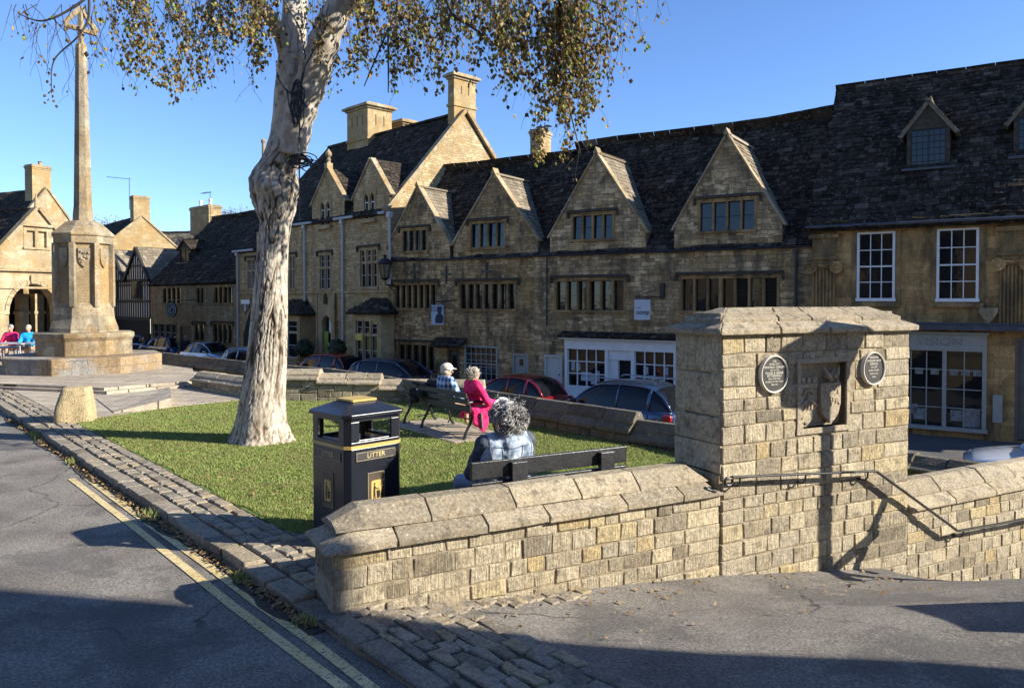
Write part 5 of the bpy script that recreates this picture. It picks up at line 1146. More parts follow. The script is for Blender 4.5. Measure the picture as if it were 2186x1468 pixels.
# ================================================================== MEMORIAL, BOLLARD, LITTER BIN
M_mem = facade_mat("memorial_stone", (.27, .225, .155), (.36, .30, .205), (.20, .165, .11), .95, .42, .5, msz=.006, bst=.3)
M_memp = facade_mat("memorial_panel_stone", (.30, .225, .13), (.33, .25, .145), (.30, .225, .13), 2, 2, .35, msz=.001, bst=.1)
M_step = facade_mat("grey_step_stone", (.24, .23, .21), (.31, .295, .265), (.13, .12, .10), 1.0, .5, .4, msz=.01, bst=.4)
pm = G(181, 790, .1); mem = thing("war_memorial", "tall octagonal stone memorial cross on stepped plinth left of the birch", "memorial", (pm.x, pm.y, 0))
dm = pm.y; k_ = dm / FPX; rot0 = R(-90 - 21 + math.degrees(math.atan2(pm.x, pm.y)) * -1)
def oct_(prof, name, mat, bevel=.012): m = MB(); m.lathe(prof, 8, rot0=rot0); return m.build(name, mat, mem, bevel=bevel)
def zz(v, dd=0.): return D(177, v, dm - dd).z
R1, R2, R3 = 157 * k_, 101 * k_, 60 * k_
z1, z2, z3 = zz(766, R1 * .9), zz(712, R2 * .9), zz(500, R3)
oct_([(R1, 0), (R1, z1)], "step", M_step, .02)
oct_([(R2 * .955, z1), (R2 * .955, z2 - .22), (R2, z2 - .12), (R2, z2)], "step", M_mem, .02)
zb = zz(655, R3)
oct_([(R3 * 1.16, z2), (R3 * 1.15, z2 + .12), (R3 * 1.03, z2 + .38), (R3, zb)], "pedestal_foot", M_mem)
oct_([(R3 * .90, zb), (R3 * .90, z3 - .22)], "pedestal", M_memp, 0)
m = MB()
for i in range(8):                                                   # angle ribs leave the sunk panels between them
    a = rot0 + i * math.pi / 4; c_, s_ = math.cos(a), math.sin(a); rr = R3 * .955
    M = Matrix.Translation((rr * c_, rr * s_, 0)) @ Matrix.Rotation(a, 4, 'Z'); m.box(-.09, .055, -.07, .07, zb - .001, z3 - .22, M=M)
    a2 = a + math.pi / 8; ap = R3 * math.cos(math.pi / 8); M = Matrix.Rotation(a2, 4, 'Z'); hw = R3 * math.sin(math.pi / 8) - .06
    m.prism([(0, 0)] * 0 or [(ap - .1, zb), (ap - .001, zb), (ap - .09, zb + .12)], -hw, hw, M=M)
m.build("pedestal_ribs", M_mem, mem, bevel=.008)
for i in range(8):
    a2 = rot0 + (i + .5) * math.pi / 4; ap = R3 * .90 * math.cos(math.pi / 8); hw = R3 * math.sin(math.pi / 8)
    fr = Matrix.Rotation(a2 + math.pi / 2, 4, 'Z')                     # local -y looks outwards
    sh_ = shield(0, z3 - .62, hw * .95, .52, -ap - .05, -ap + .01); rot_part(sh_, fr)
    if i % 2 == 0:
        for q in range(12): sh_.ball(fr @ Vector((random.uniform(-.12, .12), -ap - .05, z3 - .6 + random.uniform(-.15, .15))), .045, 6)
    sh_.build("shield", M_mem, mem)
    ln = MB()
    for q in range(15): w_ = random.uniform(.5, .85) * hw * .8; ln.box(-w_, w_, -ap - .004, -ap + .002, z3 - 1.02 - q * .075, z3 - 1.0 - q * .075, M=fr)
    ln.build("engraved_names", plain("engraving_shadow_stone", (.22, .165, .09), .9), mem) if i in (4, 5, 6, 7, 0) else None
oct_([(R3, z3 - .22), (R3, z3 - .03), (R3 * 1.05, z3), (R3 * 1.05, z3 + .05), (.48, z3 + .38), (.40, z3 + .42)], "pedestal_cap", M_mem)
zs0, zs1 = z3 + .42, zz(98)
r0, r1 = 18.5 * k_, 11.5 * k_
oct_([(r0 * 1.15, zs0), (r0 * 1.1, zs0 + .25), (r0, zs0 + .45), (r1, zs1), (r1 * .8, zs1 + .06)], "shaft", M_mem, .006)
m = MB(); ck = zz(58); tp = zz(17); hw = 31 * k_
az = Matrix.Rotation(R(38), 4, 'Z')
for a, b in (((0, 0, zs1), (0, 0, tp - .05)), ((-hw, 0, ck - .02), (hw, 0, ck - .12)), ((-hw, 0, ck + .02), (0, 0, tp)), ((hw, 0, ck - .08), (0, 0, tp)), ((0, -.15, ck - .05), (0, .15, ck - .05))):
    m.beam(az @ Vector(a), az @ Vector(b), .12, .13)
m.build("cross_head", M_mem, mem, bevel=.02)

M_boll = block_mat("sandy_boulder", [(0, (.46, .35, .19)), (1, (.50, .39, .22))], lichen=.2, dark=.4)
pb = G(163, 897, 0); m = MB(); n = 22; vs = []; prof = [(.36, -.05), (.35, .05), (.33, .2), (.30, .36), (.27, .49), (.25, .55), (.235, .575), (.20, .585), (.02, .59)]
for r_, z_ in prof:
    for a in range(n):
        an = 2 * math.pi * a / n; sq = 1 / max(abs(math.cos(an)), abs(math.sin(an))) ** .85; nn_ = noise.noise(Vector((math.cos(an) * 1.5, math.sin(an) * 1.5, z_ * 3)))
        vs.append((r_ * sq * .92 * math.cos(an) * (1 + .16 * nn_), r_ * sq * .82 * math.sin(an) * (1 + .09 * nn_), z_ + .02 * nn_ * (z_ > .3)))
m.add(vs, [(i * n + a, i * n + (a + 1) % n, (i + 1) * n + (a + 1) % n, (i + 1) * n + a) for i in range(len(prof) - 1) for a in range(n)] + [tuple(range((len(prof) - 1) * n, len(prof) * n))], .5)
o = m.build("stone_bollard", M_boll, smooth=True, loc=(pb.x, pb.y, 0), rz=R(20)); sb = o.modifiers.new("s", 'SUBSURF'); sb.levels = sb.render_levels = 1
tag(o, "squat tapering stone bollard at the corner of grass and paving", "bollard")

bp = D(740, 895, 6.42); BR = R(45); bf = Vector((math.cos(BR), math.sin(BR), 0)); bl = Vector((-math.sin(BR), math.cos(BR), 0)); S = .29
bc = Vector((bp.x, bp.y, 0)) + bf * S + bl * S
M_bin = plain("black_bin_panel", (.012, .014, .020), .28, spec=.6, var=.2, scale=4, coat=.3); M_gold = plain("gold_band_paint", (.50, .34, .10), .4, var=.1); M_bron = plain("bronze_brown_plate", (.07, .05, .03), .45)
M_bord = plain("worn_gilt_line", (.26, .21, .13), .5); bn = thing("litter_bin", "black square litter bin with gold bands and LITTER lettering behind the low wall end", "litter bin", bc, BR)
hb = bp.z; ch = .045; zband = WF.px(740, 962, 1.2)[1]; zband = D(740, 962, 6.42).z; zo0, zo1 = zband + .055, hb - .035
octp = lambda s_, c_: [(-s_ + c_, -s_), (s_ - c_, -s_), (s_, -s_ + c_), (s_, s_ - c_), (s_ - c_, s_), (-s_ + c_, s_), (-s_, s_ - c_), (-s_, -s_ + c_)]
m = MB(); m.flat(octp(S, ch), .02, zband); m.flat(octp(S - .03, .03), -.02, .02); m.build("body", M_bin, bn, bevel=.004)
m = MB(); m.flat(octp(S + .004, ch), zband, zband + .028); m.build("gold_band", M_gold, bn)
m = MB()                                                            # hood with an opening on each side
for q in range(4):
    M = Matrix.Rotation(q * math.pi / 2, 4, 'Z'); a = S - ch
    m.prism([(-a, zband + .028), (a, zband + .028), (a, zo0), (-a, zo0)], -S, -S + .02, M=M); m.prism([(-a, zo1), (a, zo1), (a, hb), (-a, hb)], -S, -S + .02, M=M)
    for s_ in (-1, 1): m.prism([(-a if s_ < 0 else a - .08, zo0), (-a + .08 if s_ < 0 else a, zo0), (-a + .08 if s_ < 0 else a, zo1), (-a if s_ < 0 else a - .08, zo1)], -S, -S + .02, M=M)
    m.add([M @ Vector(p) for p in ((a, -S, zband + .028), (S, -a, zband + .028), (S, -a, hb), (a, -S, hb))], [(0, 1, 2, 3)])
    m.prism([(-a + .08, zo0 - .0), (a - .08, zo0), (a - .08, zo0 + .012), (-a + .08, zo0 + .012)], -S + .02, -S + .06, M=M)
hd = m.build("hood", M_bin, bn, bevel=.003); m = MB(); m.box(-S + .08, S - .08, -S + .08, S - .08, zband + .03, zo0 - .02); m.box(-.05, .05, -.05, .05, zo0 - .02, hb - .01); m.build("inner_tray", M_black, hd)
m = MB(); m.flat(octp(S + .03, .06), hb - .001, hb + .03); P0_, P1_ = octp(S + .03, .06), octp(.11, .01); vs = [(p[0], p[1], hb + .03) for p in P0_] + [(p[0], p[1], hb + .115) for p in P1_]
m.add(vs, [(i, (i + 1) % 8, (i + 1) % 8 + 8, i + 8) for i in range(8)] + [tuple(range(8, 16))]); ld = m.build("lid", M_bin, bn, bevel=.003)
m = MB(); m.flat(octp(.13, .01), hb + .112, hb + .13); 
m.build("lid_plate", M_gold, ld)
for q, s_ in ((0, -1),):
    pass
for q in (0, -1):
    M = Matrix.Rotation(q * math.pi / 2, 4, 'Z'); fn = lambda p: M @ p
    m = MB(); zc_ = zband - .07; m.prism([(-.2, zc_ - .036), (.2, zc_ - .036), (.2, zc_ + .036), (-.2, zc_ + .036)], -S - .005, -S + .001, M=M); pl = m.build("nameplate", plain("bin_plate_grey", (.06, .055, .05), .4), bn)
    m = MB()
    for a in ((-.2, .2, -.036, -.031), (-.2, .2, .031, .036), (-.2, -.195, -.031, .031), (.195, .2, -.031, .031)): m.prism(rect(a[0], a[1], zc_ + a[2], zc_ + a[3]), -S - .008, -S - .004, M=M)
    m.build("plate_border", M_bord, pl); text("LITTER", .058, plain("gold_leaf_letters", (.62, .48, .22), .4), "lettering", pl, M @ TM(0, -S - .0065, zc_, 1.05), .001)
    zp = zband - .36; m = MB(); m.prism(rect(-.085, .085, zp - .16, zp + .14), -S - .004, -S + .001, M=M); pc = m.build("pictogram_panel", M_bron, bn, bevel=.002)
    m = MB()
    for a in ((-.085, .085, -.16, -.155), (-.085, .085, .135, .14), (-.085, -.080, -.155, .135), (.08, .085, -.155, .135)): m.prism(rect(a[0], a[1], zp + a[2], zp + a[3]), -S - .007, -S - .003, M=M)
    m.build("panel_border", M_bord, pc); m = MB(); m.prism([(-.05 + .01, zp - .11), (.05 - .01, zp - .11), (.05, zp - .1), (.05, zp + .06), (.04, zp + .07), (-.04, zp + .07), (-.05, zp + .06), (-.05, zp - .1)], -S - .007, -S - .003, M=M); m.build("gold_field", M_gold, pc)
    m = MB(); Y = (-S - .0095, -S - .0065)
    m.prism([(-.018 + .009 * math.cos(t), zp + .04 + .009 * math.sin(t)) for t in [R(i * 45) for i in range(8)]], *Y, M=M)
    for pg in ([(-.03, zp - .03), (-.012, zp - .03), (-.01, zp + .026), (-.026, zp + .026)], [(-.03, zp - .095), (-.024, zp - .095), (-.018, zp - .03), (-.03, zp - .03)], [(-.014, zp - .095), (-.008, zp - .095), (-.012, zp - .03), (-.02, zp - .03)], [(-.012, zp + .015), (.008, zp - .004), (.006, zp - .01), (-.014, zp + .006)], [(.006, zp - .085), (.034, zp - .085), (.038, zp - .02), (.002, zp - .02)], [(.012, zp - .012), (.024, zp - .012), (.024, zp), (.012, zp)]): m.prism(pg, *Y, M=M)
    m.build("pictogram", M_black, pc)

# ================================================================== SIGN POST OUT TO THE RIGHT (its shadow crosses the pier)
xs, zs_ = WF.px(1757, 1100, 0); foot = WF.W(xs, 0, 0) + sd * 2.35
sp = thing("sign_post", "pole with a broad finger board standing right of the viewer, its shadow crossing the pier", "sign post", (foot.x, foot.y, -.25), -SUN_AZ)
m = MB(); m.tube([(0, 0, -.1), (0, 0, 3.25)], .062, 10); m.lathe([(.2, 0), (.2, .12), (.09, .3)], 10); m.beam((.3, 0, .8), (-.5, 0, .86), .05, .10); m.beam((-.22, 0, .55), (-.56, 0, 1.15), .05, .08); m.build("pole", M_black, sp)  # low crossbar and diagonal added to shape the shadow on the pier
m = MB(); m.prism([(-.34, 2.95), (-.16, 2.62), (.20, 2.6), (.40, 2.8), (.42, 3.32), (-.10, 3.32)], -.03, .03); m.build("sign_board", M_white, sp, bevel=.01)
M_sb = Matrix.Rotation(0, 4, 'Z')

# ================================================================== HANGING SIGNS, LAMPS, SHRUBS ON THE TERRACE
def hang_sign(name, label, fr, u0, v0, u1, v1, y, board, group=None):
    uc, vc = (u0 + u1) / 2, (v0 + v1) / 2; x, z = fr.px(uc, vc, y); xa_, _ = fr.px(u0, vc, y); x2, _ = fr.px(u1, vc, y); h_ = fr.px(uc, v0, y)[1] - fr.px(uc, v1, y)[1]
    return x, z, max(x2 - xa_, .3), h_
M_sblue = plain("pale_blue_sign", (.36, .44, .52), .6, var=.05); M_navy = plain("navy_paint", (.01, .02, .05), .5)
# tearoom sign: board stands out square to the wall a little, facing along the street
uc, vc = 934, 672; yS = -.75; x, z = F1.px(uc, vc, yS); hS = F1.px(uc, 651, yS)[1] - F1.px(uc, 693, yS)[1]
tr_ = thing("hanging_sign", "pale blue hanging sign with a dark hatted figure, on the tearoom wall", "sign", F1.W(x, 0, 0), F1.rot, "hanging signs on the terrace")
ang = R(-38); M = Matrix.Translation((0, yS, z)) @ Matrix.Rotation(ang, 4, 'Z') @ Matrix.Scale(-1, 4, (1, 0, 0)) if False else Matrix.Translation((0, yS, z)) @ Matrix.Rotation(R(28), 4, 'Z')
wS = hS * .62; m = MB(); m.prism(rect(-wS / 2, wS / 2, -hS / 2, hS / 2), -.03, .03, M=M); bd = m.build("board", M_sblue, tr_, bevel=.004)
text("BADGERS", hS * .165, M_navy, "lettering", bd, M @ TM(-.03, -.034, hS * .38, .92), .002); text("HALL", hS * .17, M_navy, "lettering", bd, M @ TM(-wS * .18, -.034, hS * .22, 1), .002)
m = MB(); q = wS * .18
m.prism([(q - .16, -hS * .42), (q + .12, -hS * .42), (q + .15, -.05), (q + .06, .06), (q - .1, .04), (q - .17, -.12)], -.036, -.031, M=M); m.prism([(q + .09 * math.cos(t), .13 + .08 * math.sin(t)) for t in [R(i * 36) for i in range(10)]], -.036, -.031, M=M); m.prism([(q - .14, .19), (q + .14, .19), (q + .1, .22), (q + .07, .32), (q - .07, .32), (q - .1, .22)], -.037, -.031, M=M); m.build("figure", M_navy, bd)
m = MB(); ztop = z + hS / 2; e0_, e1_ = M @ Vector((-wS / 2, 0, hS / 2 + .12)), M @ Vector((wS / 2, 0, hS / 2 + .12)); m.tube([e0_, e1_], .018, 6)
m.tube([(e0_ + e1_) / 2, ((e0_ + e1_) / 2).xy.to_3d() * 0 + Vector((.35, .02, ztop + .2 - 0))], .02, 6); m.tube([(.7, .02, ztop + 1.1), (e0_ + e1_) / 2 + Vector((.02, 0, .02))], .014, 5)
for s_ in (-.35, .35): m.tube([M @ Vector((s_ * wS, 0, hS / 2)), M @ Vector((s_ * wS, 0, hS / 2 + .12))], .01, 5)
m.build("bracket", M_black, tr_)
# white shop sign
yS = -.7; x, z = F1.px(1371, 661, yS); hS = F1.px(1371, 640, yS)[1] - F1.px(1371, 683, yS)[1]; wS = hS * .78
t2 = thing("hanging_sign", "plain white hanging sign with thin lettering above the white shopfront", "sign", F1.W(x, 0, 0), F1.rot, "hanging signs on the terrace")
M = Matrix.Translation((0, yS, z)) @ Matrix.Rotation(R(28), 4, 'Z'); m = MB(); m.prism(rect(-wS / 2, wS / 2, -hS / 2, hS / 2), -.03, .03, M=M); bd = m.build("board", plain("pale_sign_board", (.52, .56, .58), .6, var=.05), t2, bevel=.004)
text("coop", hS * .32, M_navy, "lettering", bd, M @ TM(.02, -.034, -hS * .12, 1), .002, bold=.004); text("the", hS * .12, M_navy, "lettering", bd, M @ TM(-wS * .2, -.034, hS * .1, 1), .002)
m = MB(); e0_, e1_ = M @ Vector((-wS / 2, 0, hS / 2 + .08)), M @ Vector((wS / 2, 0, hS / 2 + .08)); m.tube([e0_, e1_], .015, 6); m.tube([e0_, (.42, .02, z + hS / 2 + .42)], .012, 5); m.box(.36, .5, -.12, .01, z + hS / 2 + .05, z + hS / 2 + .55)
for s_ in (-.3, .3): m.tube([M @ Vector((s_ * wS, 0, hS / 2)), M @ Vector((s_ * wS, 0, hS / 2 + .08))], .01, 5)
m.tube([e1_, (.42, .0, z + hS / 2 + .1)], .015, 6); m.build("bracket", M_black, t2)
# big lantern at the corner
x, z = F1.px(822, 575, -.6); hL = F1.px(822, 548, -.6)[1] - F1.px(822, 600, -.6)[1]; t3 = thing("wall_lantern", "large old iron lantern on a bracket between the hall and the tearoom", "lantern", F1.W(x, 0, 0), F1.rot)
m = MB()
for i in range(6): a = i * math.pi / 3; m.tube([(.17 * math.cos(a), -.6 + .17 * math.sin(a), z - hL * .35), (.26 * math.cos(a), -.6 + .26 * math.sin(a), z + hL * .22)], .02, 5)
m.lathe([(.3, hL * .22), (.32, hL * .26), (.2, hL * .4), (.06, hL * .47), (.05, hL * .52), (.1, hL * .56), (.02, hL * .62)], 12, (0, -.6, z)); m.lathe([(.06, -hL * .45), (.19, -hL * .36), (.19, -hL * .33)], 12, (0, -.6, z)); m.tube([(0, -.6, z - hL * .4), (0, -.6, z - hL * .62), (0, .0, z - hL * .66)], .03, 6); m.tube([(0, -.45, z - hL * .6), (0, 0, z - hL * 1.0)], .02, 6); m.build("frame", M_black, t3)
m = MB(); m.lathe([(.15, -hL * .34), (.23, hL * .2)], 6, (0, -.6, z)); m.build("panes", plain("lantern_glass", (.10, .085, .05), .15), t3)
# round sign on the cottage, information sign on the hall wing
x, z = F3.px(366, 661, -.9); rr = (F3.px(366, 645, -.9)[1] - F3.px(366, 677, -.9)[1]) / 2; t4 = thing("hanging_sign", "round dark sign with a ringed emblem hanging from a long bar on the far cottage", "sign", F3.W(x, 0, 0), F3.rot)
M = Matrix.Translation((0, -.9, z)) @ Matrix.Rotation(R(20), 4, 'Z') @ Matrix.Rotation(math.pi / 2, 4, 'X'); m = MB(); m.lathe([(rr, -.03), (rr, .03)], 28, M=M); bd = m.build("disc", M_black, t4)
m = MB()
for r_ in (.82, .5): m.tube([M @ Vector((rr * r_ * math.cos(t), rr * r_ * math.sin(t), .035)) for t in [R(i * 20) for i in range(19)]], .022, 5, cap=False)
m.tube([M @ Vector((rr * .2 * math.cos(t), rr * .25 * math.sin(t), .035)) for t in [R(i * 40 + 40) for i in range(7)]], .03, 5); m.build("emblem", M_pipe, bd)
m = MB(); m.tube([(-.6, -.9, z + rr + .12), (1.4, -.9, z + rr + .12)], .025, 6); m.tube([(1.4, -.9, z + rr + .12), (1.4, 0, z + rr + .12)], .025, 6); m.tube([(0, -.9, z + rr), (0, -.9, z + rr + .12)], .015, 5); m.tube([(-.6, -.9, z + rr + .12), (-.6, 0, z + rr + .12)], .02, 5); m.build("bracket", M_black, t4)
x, z = F2.px(525, 655, -.5); hI_ = F2.px(525, 640, -.5)[1] - F2.px(525, 671, -.5)[1]; t5 = thing("information_sign", "navy shield shaped information sign with a white letter i and pale panel above", "sign", F2.W(x, 0, 0), F2.rot)
wI = .95; m = MB(); m.prism([(-wI / 2, 0 + z), (0, z - hI_ / 2), (wI / 2, z), (wI / 2, z + hI_ * .2), (-wI / 2, z + hI_ * .2)], -.55, -.5); bd = m.build("board", M_navy, t5); m = MB(); m.prism(rect(-wI / 2, wI / 2, z + hI_ * .2 + .003, z + hI_ * .5), -.55, -.5); m.build("header_panel", M_white, bd)
text("i", hI_ * .62, M_white, "lettering", bd, TM(0, -.555, z - hI_ * .08, 1.2), .003, bold=.02); m = MB(); m.tube([(-.3, -.52, z + hI_ * .5), (-.3, .0, z + hI_ * .5)], .02, 5); m.tube([(.3, -.52, z + hI_ * .5), (.3, .0, z + hI_ * .5)], .02, 5); m.build("bracket", M_black, t5)

M_leafd = plain("dark_evergreen_leaf", (.02, .035, .012), .6, var=.4)
def ballbush(fr, u, v, r_, lab):
    x, z = fr.px(u, v, -.9); o = thing("potted_shrub", lab, "shrub", fr.W(x, -.9, 0), fr.rot, "ball shrubs by the hall door"); m = MB()
    for i in range(900):
        d_ = Vector([random.gauss(0, 1) for _ in range(3)]).normalized() * r_ * random.uniform(.75, 1.05); a = Vector([random.gauss(0, 1) for _ in range(3)]).normalized() * .05; b_ = a.cross(d_).normalized() * .04; c_ = d_ + Vector((0, 0, z)); m.add([c_ - a, c_ + b_, c_ + a, c_ - b_], [(0, 1, 2, 3)])
    m.build("foliage", M_leafd, o); m = MB(); m.tube([(0, 0, .4), (0, 0, z)], .03, 6); m.build("stem", M_wood, o); m = MB(); m.lathe([(.2, 0), (.27, .42), (.29, .45), (.25, .45)], 12); m.build("pot", M_grey, o)
ballbush(F2, 650, 743, .42, "clipped dark ball shrub left of the pointed hall doorway"); ballbush(F2, 720, 743, .40, "clipped dark ball shrub right of the pointed hall doorway")
# ================================================================== CARS
M_tyre = plain("tyre_rubber", (.012, .012, .012), .85, var=.2); M_rim = plain("alloy_rim", (.35, .35, .36), .3, metal=.8, var=.1)
M_carglass = plain("car_glass", (.008, .009, .011), .04, spec=.35, var=.1); M_trim = plain("black_car_trim", (.015, .015, .016), .5)
M_headl = plain("headlight_glass", (.5, .52, .55), .1, spec=.8); M_taill = plain("tail_light_red", (.30, .01, .012), .2)
def car(label, x, y, az, paint, L=4.2, W=1.78, H=1.5, kind="hatch", z=ST, rails=False):
    """local +x is forward"""
    o = thing("parked_car", label, "car", (x, y, z), math.pi / 2 - R(az), "cars parked along the street")
    hl, hw = L / 2, W / 2; sh = H * .60; hood = H * .56
    prof = {"hatch": dict(rb=-hl + .10, rt=-hl + .55, ft=hl - 1.75, fb=hl - 1.0), "suv": dict(rb=-hl + .12, rt=-hl + .62, ft=hl - 1.9, fb=hl - 1.15), "saloon": dict(rb=-hl + .55, rt=-hl + 1.25, ft=hl - 1.95, fb=hl - 1.15)}[kind]
    st = []; N = 22
    for i in range(N + 1):
        t = i / N; xx = -hl + L * t; e = min(t, 1 - t) * L
        rnd = min(1, e / .5); w_ = hw * (.80 + .20 * math.sin(rnd * math.pi / 2))
        top = sh if xx < prof['fb'] else sh + (hood * .86 - sh) * ((xx - prof['fb']) / (hl - prof['fb'])) ** 1.3
        if kind == "saloon" and xx < prof['rb']: top = sh - .02
        if e < .12: top *= .93 + .07 * e / .12
        bot = .2 + max(0, .18 - e) * .6
        mid = .45 * H * .62
        st.append([(xx, s_ * w_ * a, zz_) for a, zz_, s_ in ((.78, bot, 1), (.97, bot + .12, 1), (1.0, mid + .1, 1), (.985, top - .12, 1), (.93, top - .03, 1), (.80, top, 1), (0, top + .025, 1))] + [(xx, -w_ * a, zz_) for a, zz_ in ((.80, top), (.93, top - .03), (.985, top - .12), (1.0, mid + .1), (.97, bot + .12), (.78, bot))])
    n = len(st[0]); m = MB(); m.add([p for s_ in st for p in s_], [(i * n + a, (i + 1) * n + a, (i + 1) * n + (a + 1) % n, i * n + (a + 1) % n) for i in range(N) for a in range(n)] + [tuple(range(n)), tuple(range((N + 1) * n - 1, N * n - 1, -1))], .5)
    body = m.build("body", paint, o, smooth=True)
    wb, wt = hw * .91, hw * .70; zt = H - .03; z0_ = sh - .04
    cps = [(prof['rb'], z0_), (prof['rb'] + (prof['rt'] - prof['rb']) * .5, z0_ + (zt - z0_) * .62), (prof['rt'] - .02, zt - .10), (prof['rt'] + .28, zt - .01), ((prof['rt'] + prof['ft']) / 2, zt + .025), (prof['ft'] - .12, zt - .03), (prof['ft'] + .12, zt - .13), ((prof['ft'] + prof['fb']) / 2 + .08, z0_ + (zt - z0_) * .46), (prof['fb'], z0_)]
    def gz(x_):
        for (xa_, za_), (xb_, zb_) in zip(cps, cps[1:]):
            if x_ <= xb_: return za_ + (zb_ - za_) * (x_ - xa_) / max(xb_ - xa_, 1e-6)
        return z0_
    NX = 26; xs_ = [prof['rb'] + (prof['fb'] - prof['rb']) * i_ / NX for i_ in range(NX + 1)]
    raw = [gz(x_) for x_ in xs_]; sm_ = [raw[0]] + [(raw[i_ - 1] + 2 * raw[i_] + raw[i_ + 1]) / 4 for i_ in range(1, NX)] + [raw[-1]]
    def sec(i_, inf):
        x_, z_ = xs_[i_], sm_[i_]; f_ = max(0., (z_ - z0_) / (zt - z0_)); tp_ = 1 - .12 * abs(2 * i_ / NX - 1) ** 2.2; pts = []
        for a_, g_ in ((1, 0), (.985, .35), (.955, .68), (.90, .88), (.62, 1.0), (0, 1.04)):
            w_ = (wb + (wt - wb) * g_ * f_) * (a_ if g_ > .8 else 1) * tp_ + inf; pts.append((w_ if a_ else 0, z0_ + (z_ - z0_) * min(g_, 1.0) + (.025 * f_ if g_ > 1 else 0) + (inf if g_ > .8 else 0)))
        return [(x_, w_, z_) for w_, z_ in pts] + [(x_, -w_, z_) for w_, z_ in reversed(pts[:-1])]
    def skin(i0, i1, inf, j0=0, j1=10):
        m = MB(); rows_ = [sec(i_, inf)[j0:j1 + 1] for i_ in range(i0, i1 + 1)]; k_ = j1 - j0 + 1
        m.add([p for r in rows_ for p in r], [(a_ * k_ + b_, a_ * k_ + b_ + 1, (a_ + 1) * k_ + b_ + 1, (a_ + 1) * k_ + b_) for a_ in range(i1 - i0) for b_ in range(k_ - 1)], .5); return m
    skin(0, NX, 0).build("windows", M_carglass, o, smooth=True)
    ir = min(range(NX + 1), key=lambda q_: abs(xs_[q_] - prof['rt'] - .02)); jf = min(range(NX + 1), key=lambda q_: abs(xs_[q_] - prof['ft'] - .02))
    rr_ = skin(ir, jf, .012, 3, 7); rr_.build("roof", paint, o, smooth=True)
    p = MB()
    for s_ in (0, 1):
        def E(i_, q_): v_ = sec(i_, .010)[q_ if s_ else 10 - q_]; return Vector(v_)
        p.tube([E(i_, 3) for i_ in range(jf, NX + 1)], .035, 5); p.tube([E(i_, 3) for i_ in range(0, ir + 1)], .045, 5)
        ib = (ir + jf) // 2 + 1
        for i_, r_ in ((ib, .028), (ir + 1, .05)): p.tube([E(i_, q_) for q_ in range(4)], r_, 5)
        p.tube([E(i_, 3) for i_ in range(ir, jf + 1)], .022, 5); p.tube([E(i_, 0) for i_ in range(0, NX + 1)], .016, 5)
    p.build("pillars", paint, o, smooth=True)
    q = MB()
    for s_ in (-1, 1):
        for x_ in (prof['fb'] - .25, (prof['rt'] + prof['ft']) / 2 - .1, prof['rt'] + .05): q.box(x_ - .006, x_ + .006, s_ * hw * 1.0 - .006, s_ * hw * 1.0 + .003, .42, sh - .1)
    q.build("door_seams", M_trim, o); q = MB()
    for s_ in (-1, 1):
        for x_ in ((prof['rt'] + prof['ft']) / 2 + .12, prof['rt'] + .25): q.box(x_ - .09, x_ + .09, s_ * hw * .995 - .01, s_ * hw * .995 + .02, sh - .17, sh - .14)
    q.build("door_handles", paint, o, bevel=.008)
    for sx_ in (-1, 1):
        for sy_ in (-1, 1):
            cx_, cy_ = sx_ * (hl - .82), sy_ * (hw - .09); Mw = Matrix.Translation((cx_, cy_, .32)) @ Matrix.Rotation(math.pi / 2, 4, 'X')
            w_ = MB(); w_.lathe([(.2, -.1), (.31, -.1), (.325, -.06), (.325, .06), (.31, .1), (.2, .1)], 24, M=Mw); wo = w_.build("wheel", M_tyre, o)
            q = MB(); q.lathe([(.2, -.105), (.2, .105)], 16, M=Mw); q.build("rim", M_rim, wo)
            q = MB(); q.lathe([(.375, -.095), (.375, .096)], 24, M=Mw); q.build("wheel_arch", M_trim, wo)
    for s_ in (-1, 1):
        q = MB(); q.ball((prof['fb'] - .22, s_ * (hw * .90 + .12), sh + .05), (.07, .13, .08), 10); q.build("door_mirror", M_trim if rails else paint, o, smooth=True)
        q = MB(); q.ball((hl - .22, s_ * (hw - .25), hood * .78), (.2, .22, .09), 12); q.build("headlight", M_headl, o, smooth=True)
        q = MB(); q.box(-hl + .0, -hl + .24, s_ * (hw * .93) - .07, s_ * (hw * .93) + .045, sh - .24, sh - .08); q.build("tail_light", M_taill, o, bevel=.035)
        if rails: q = MB(); q.tube([(prof['rt'], s_ * wt * .9, H + .0), (prof['rt'] + .1, s_ * wt * .9, H + .05), (prof['ft'] - .1, s_ * wt * .9, H + .05), (prof['ft'], s_ * wt * .9, H - .01)], .018, 6); q.build("roof_rail", M_rim, o)
    q = MB(); q.box(-hl - .012, -hl + .02, -.26, .26, .55, .66); q.build("number_plate", plain("plate", (.5, .45, .2), .5), o)
    q = MB(); q.box(hl - .03, hl + .012, -.26, .26, .38, .49); q.build("number_plate", plain("plate_w", (.5, .5, .48), .5), o); q = MB(); q.box(hl - .06, hl + .004, -.5, .5, .53, .64); q.build("grille", M_trim, o)
    return o
def paint(n, c): return plain(n, c, .22, metal=.5, spec=.5, var=.03, coat=1.)
P_blue, P_red, P_dred, P_white, P_silver, P_navy = paint("metallic_blue", (.028, .055, .11)), paint("bright_red_paint", (.28, .012, .02)), paint("dark_red_paint", (.30, .02, .02)), plain("white_car_paint", (.68, .70, .73), .2, var=.02, coat=1.), paint("silver_blue_paint", (.42, .50, .60)), paint("dark_navy_paint", (.03, .08, .20))
def carpos(u, v_roof, H, az, L):
    dy = (CAM_Z - (ST + H)) * FPX / (v_roof - 640); p = D(u, 640, dy); return p.x, p.y
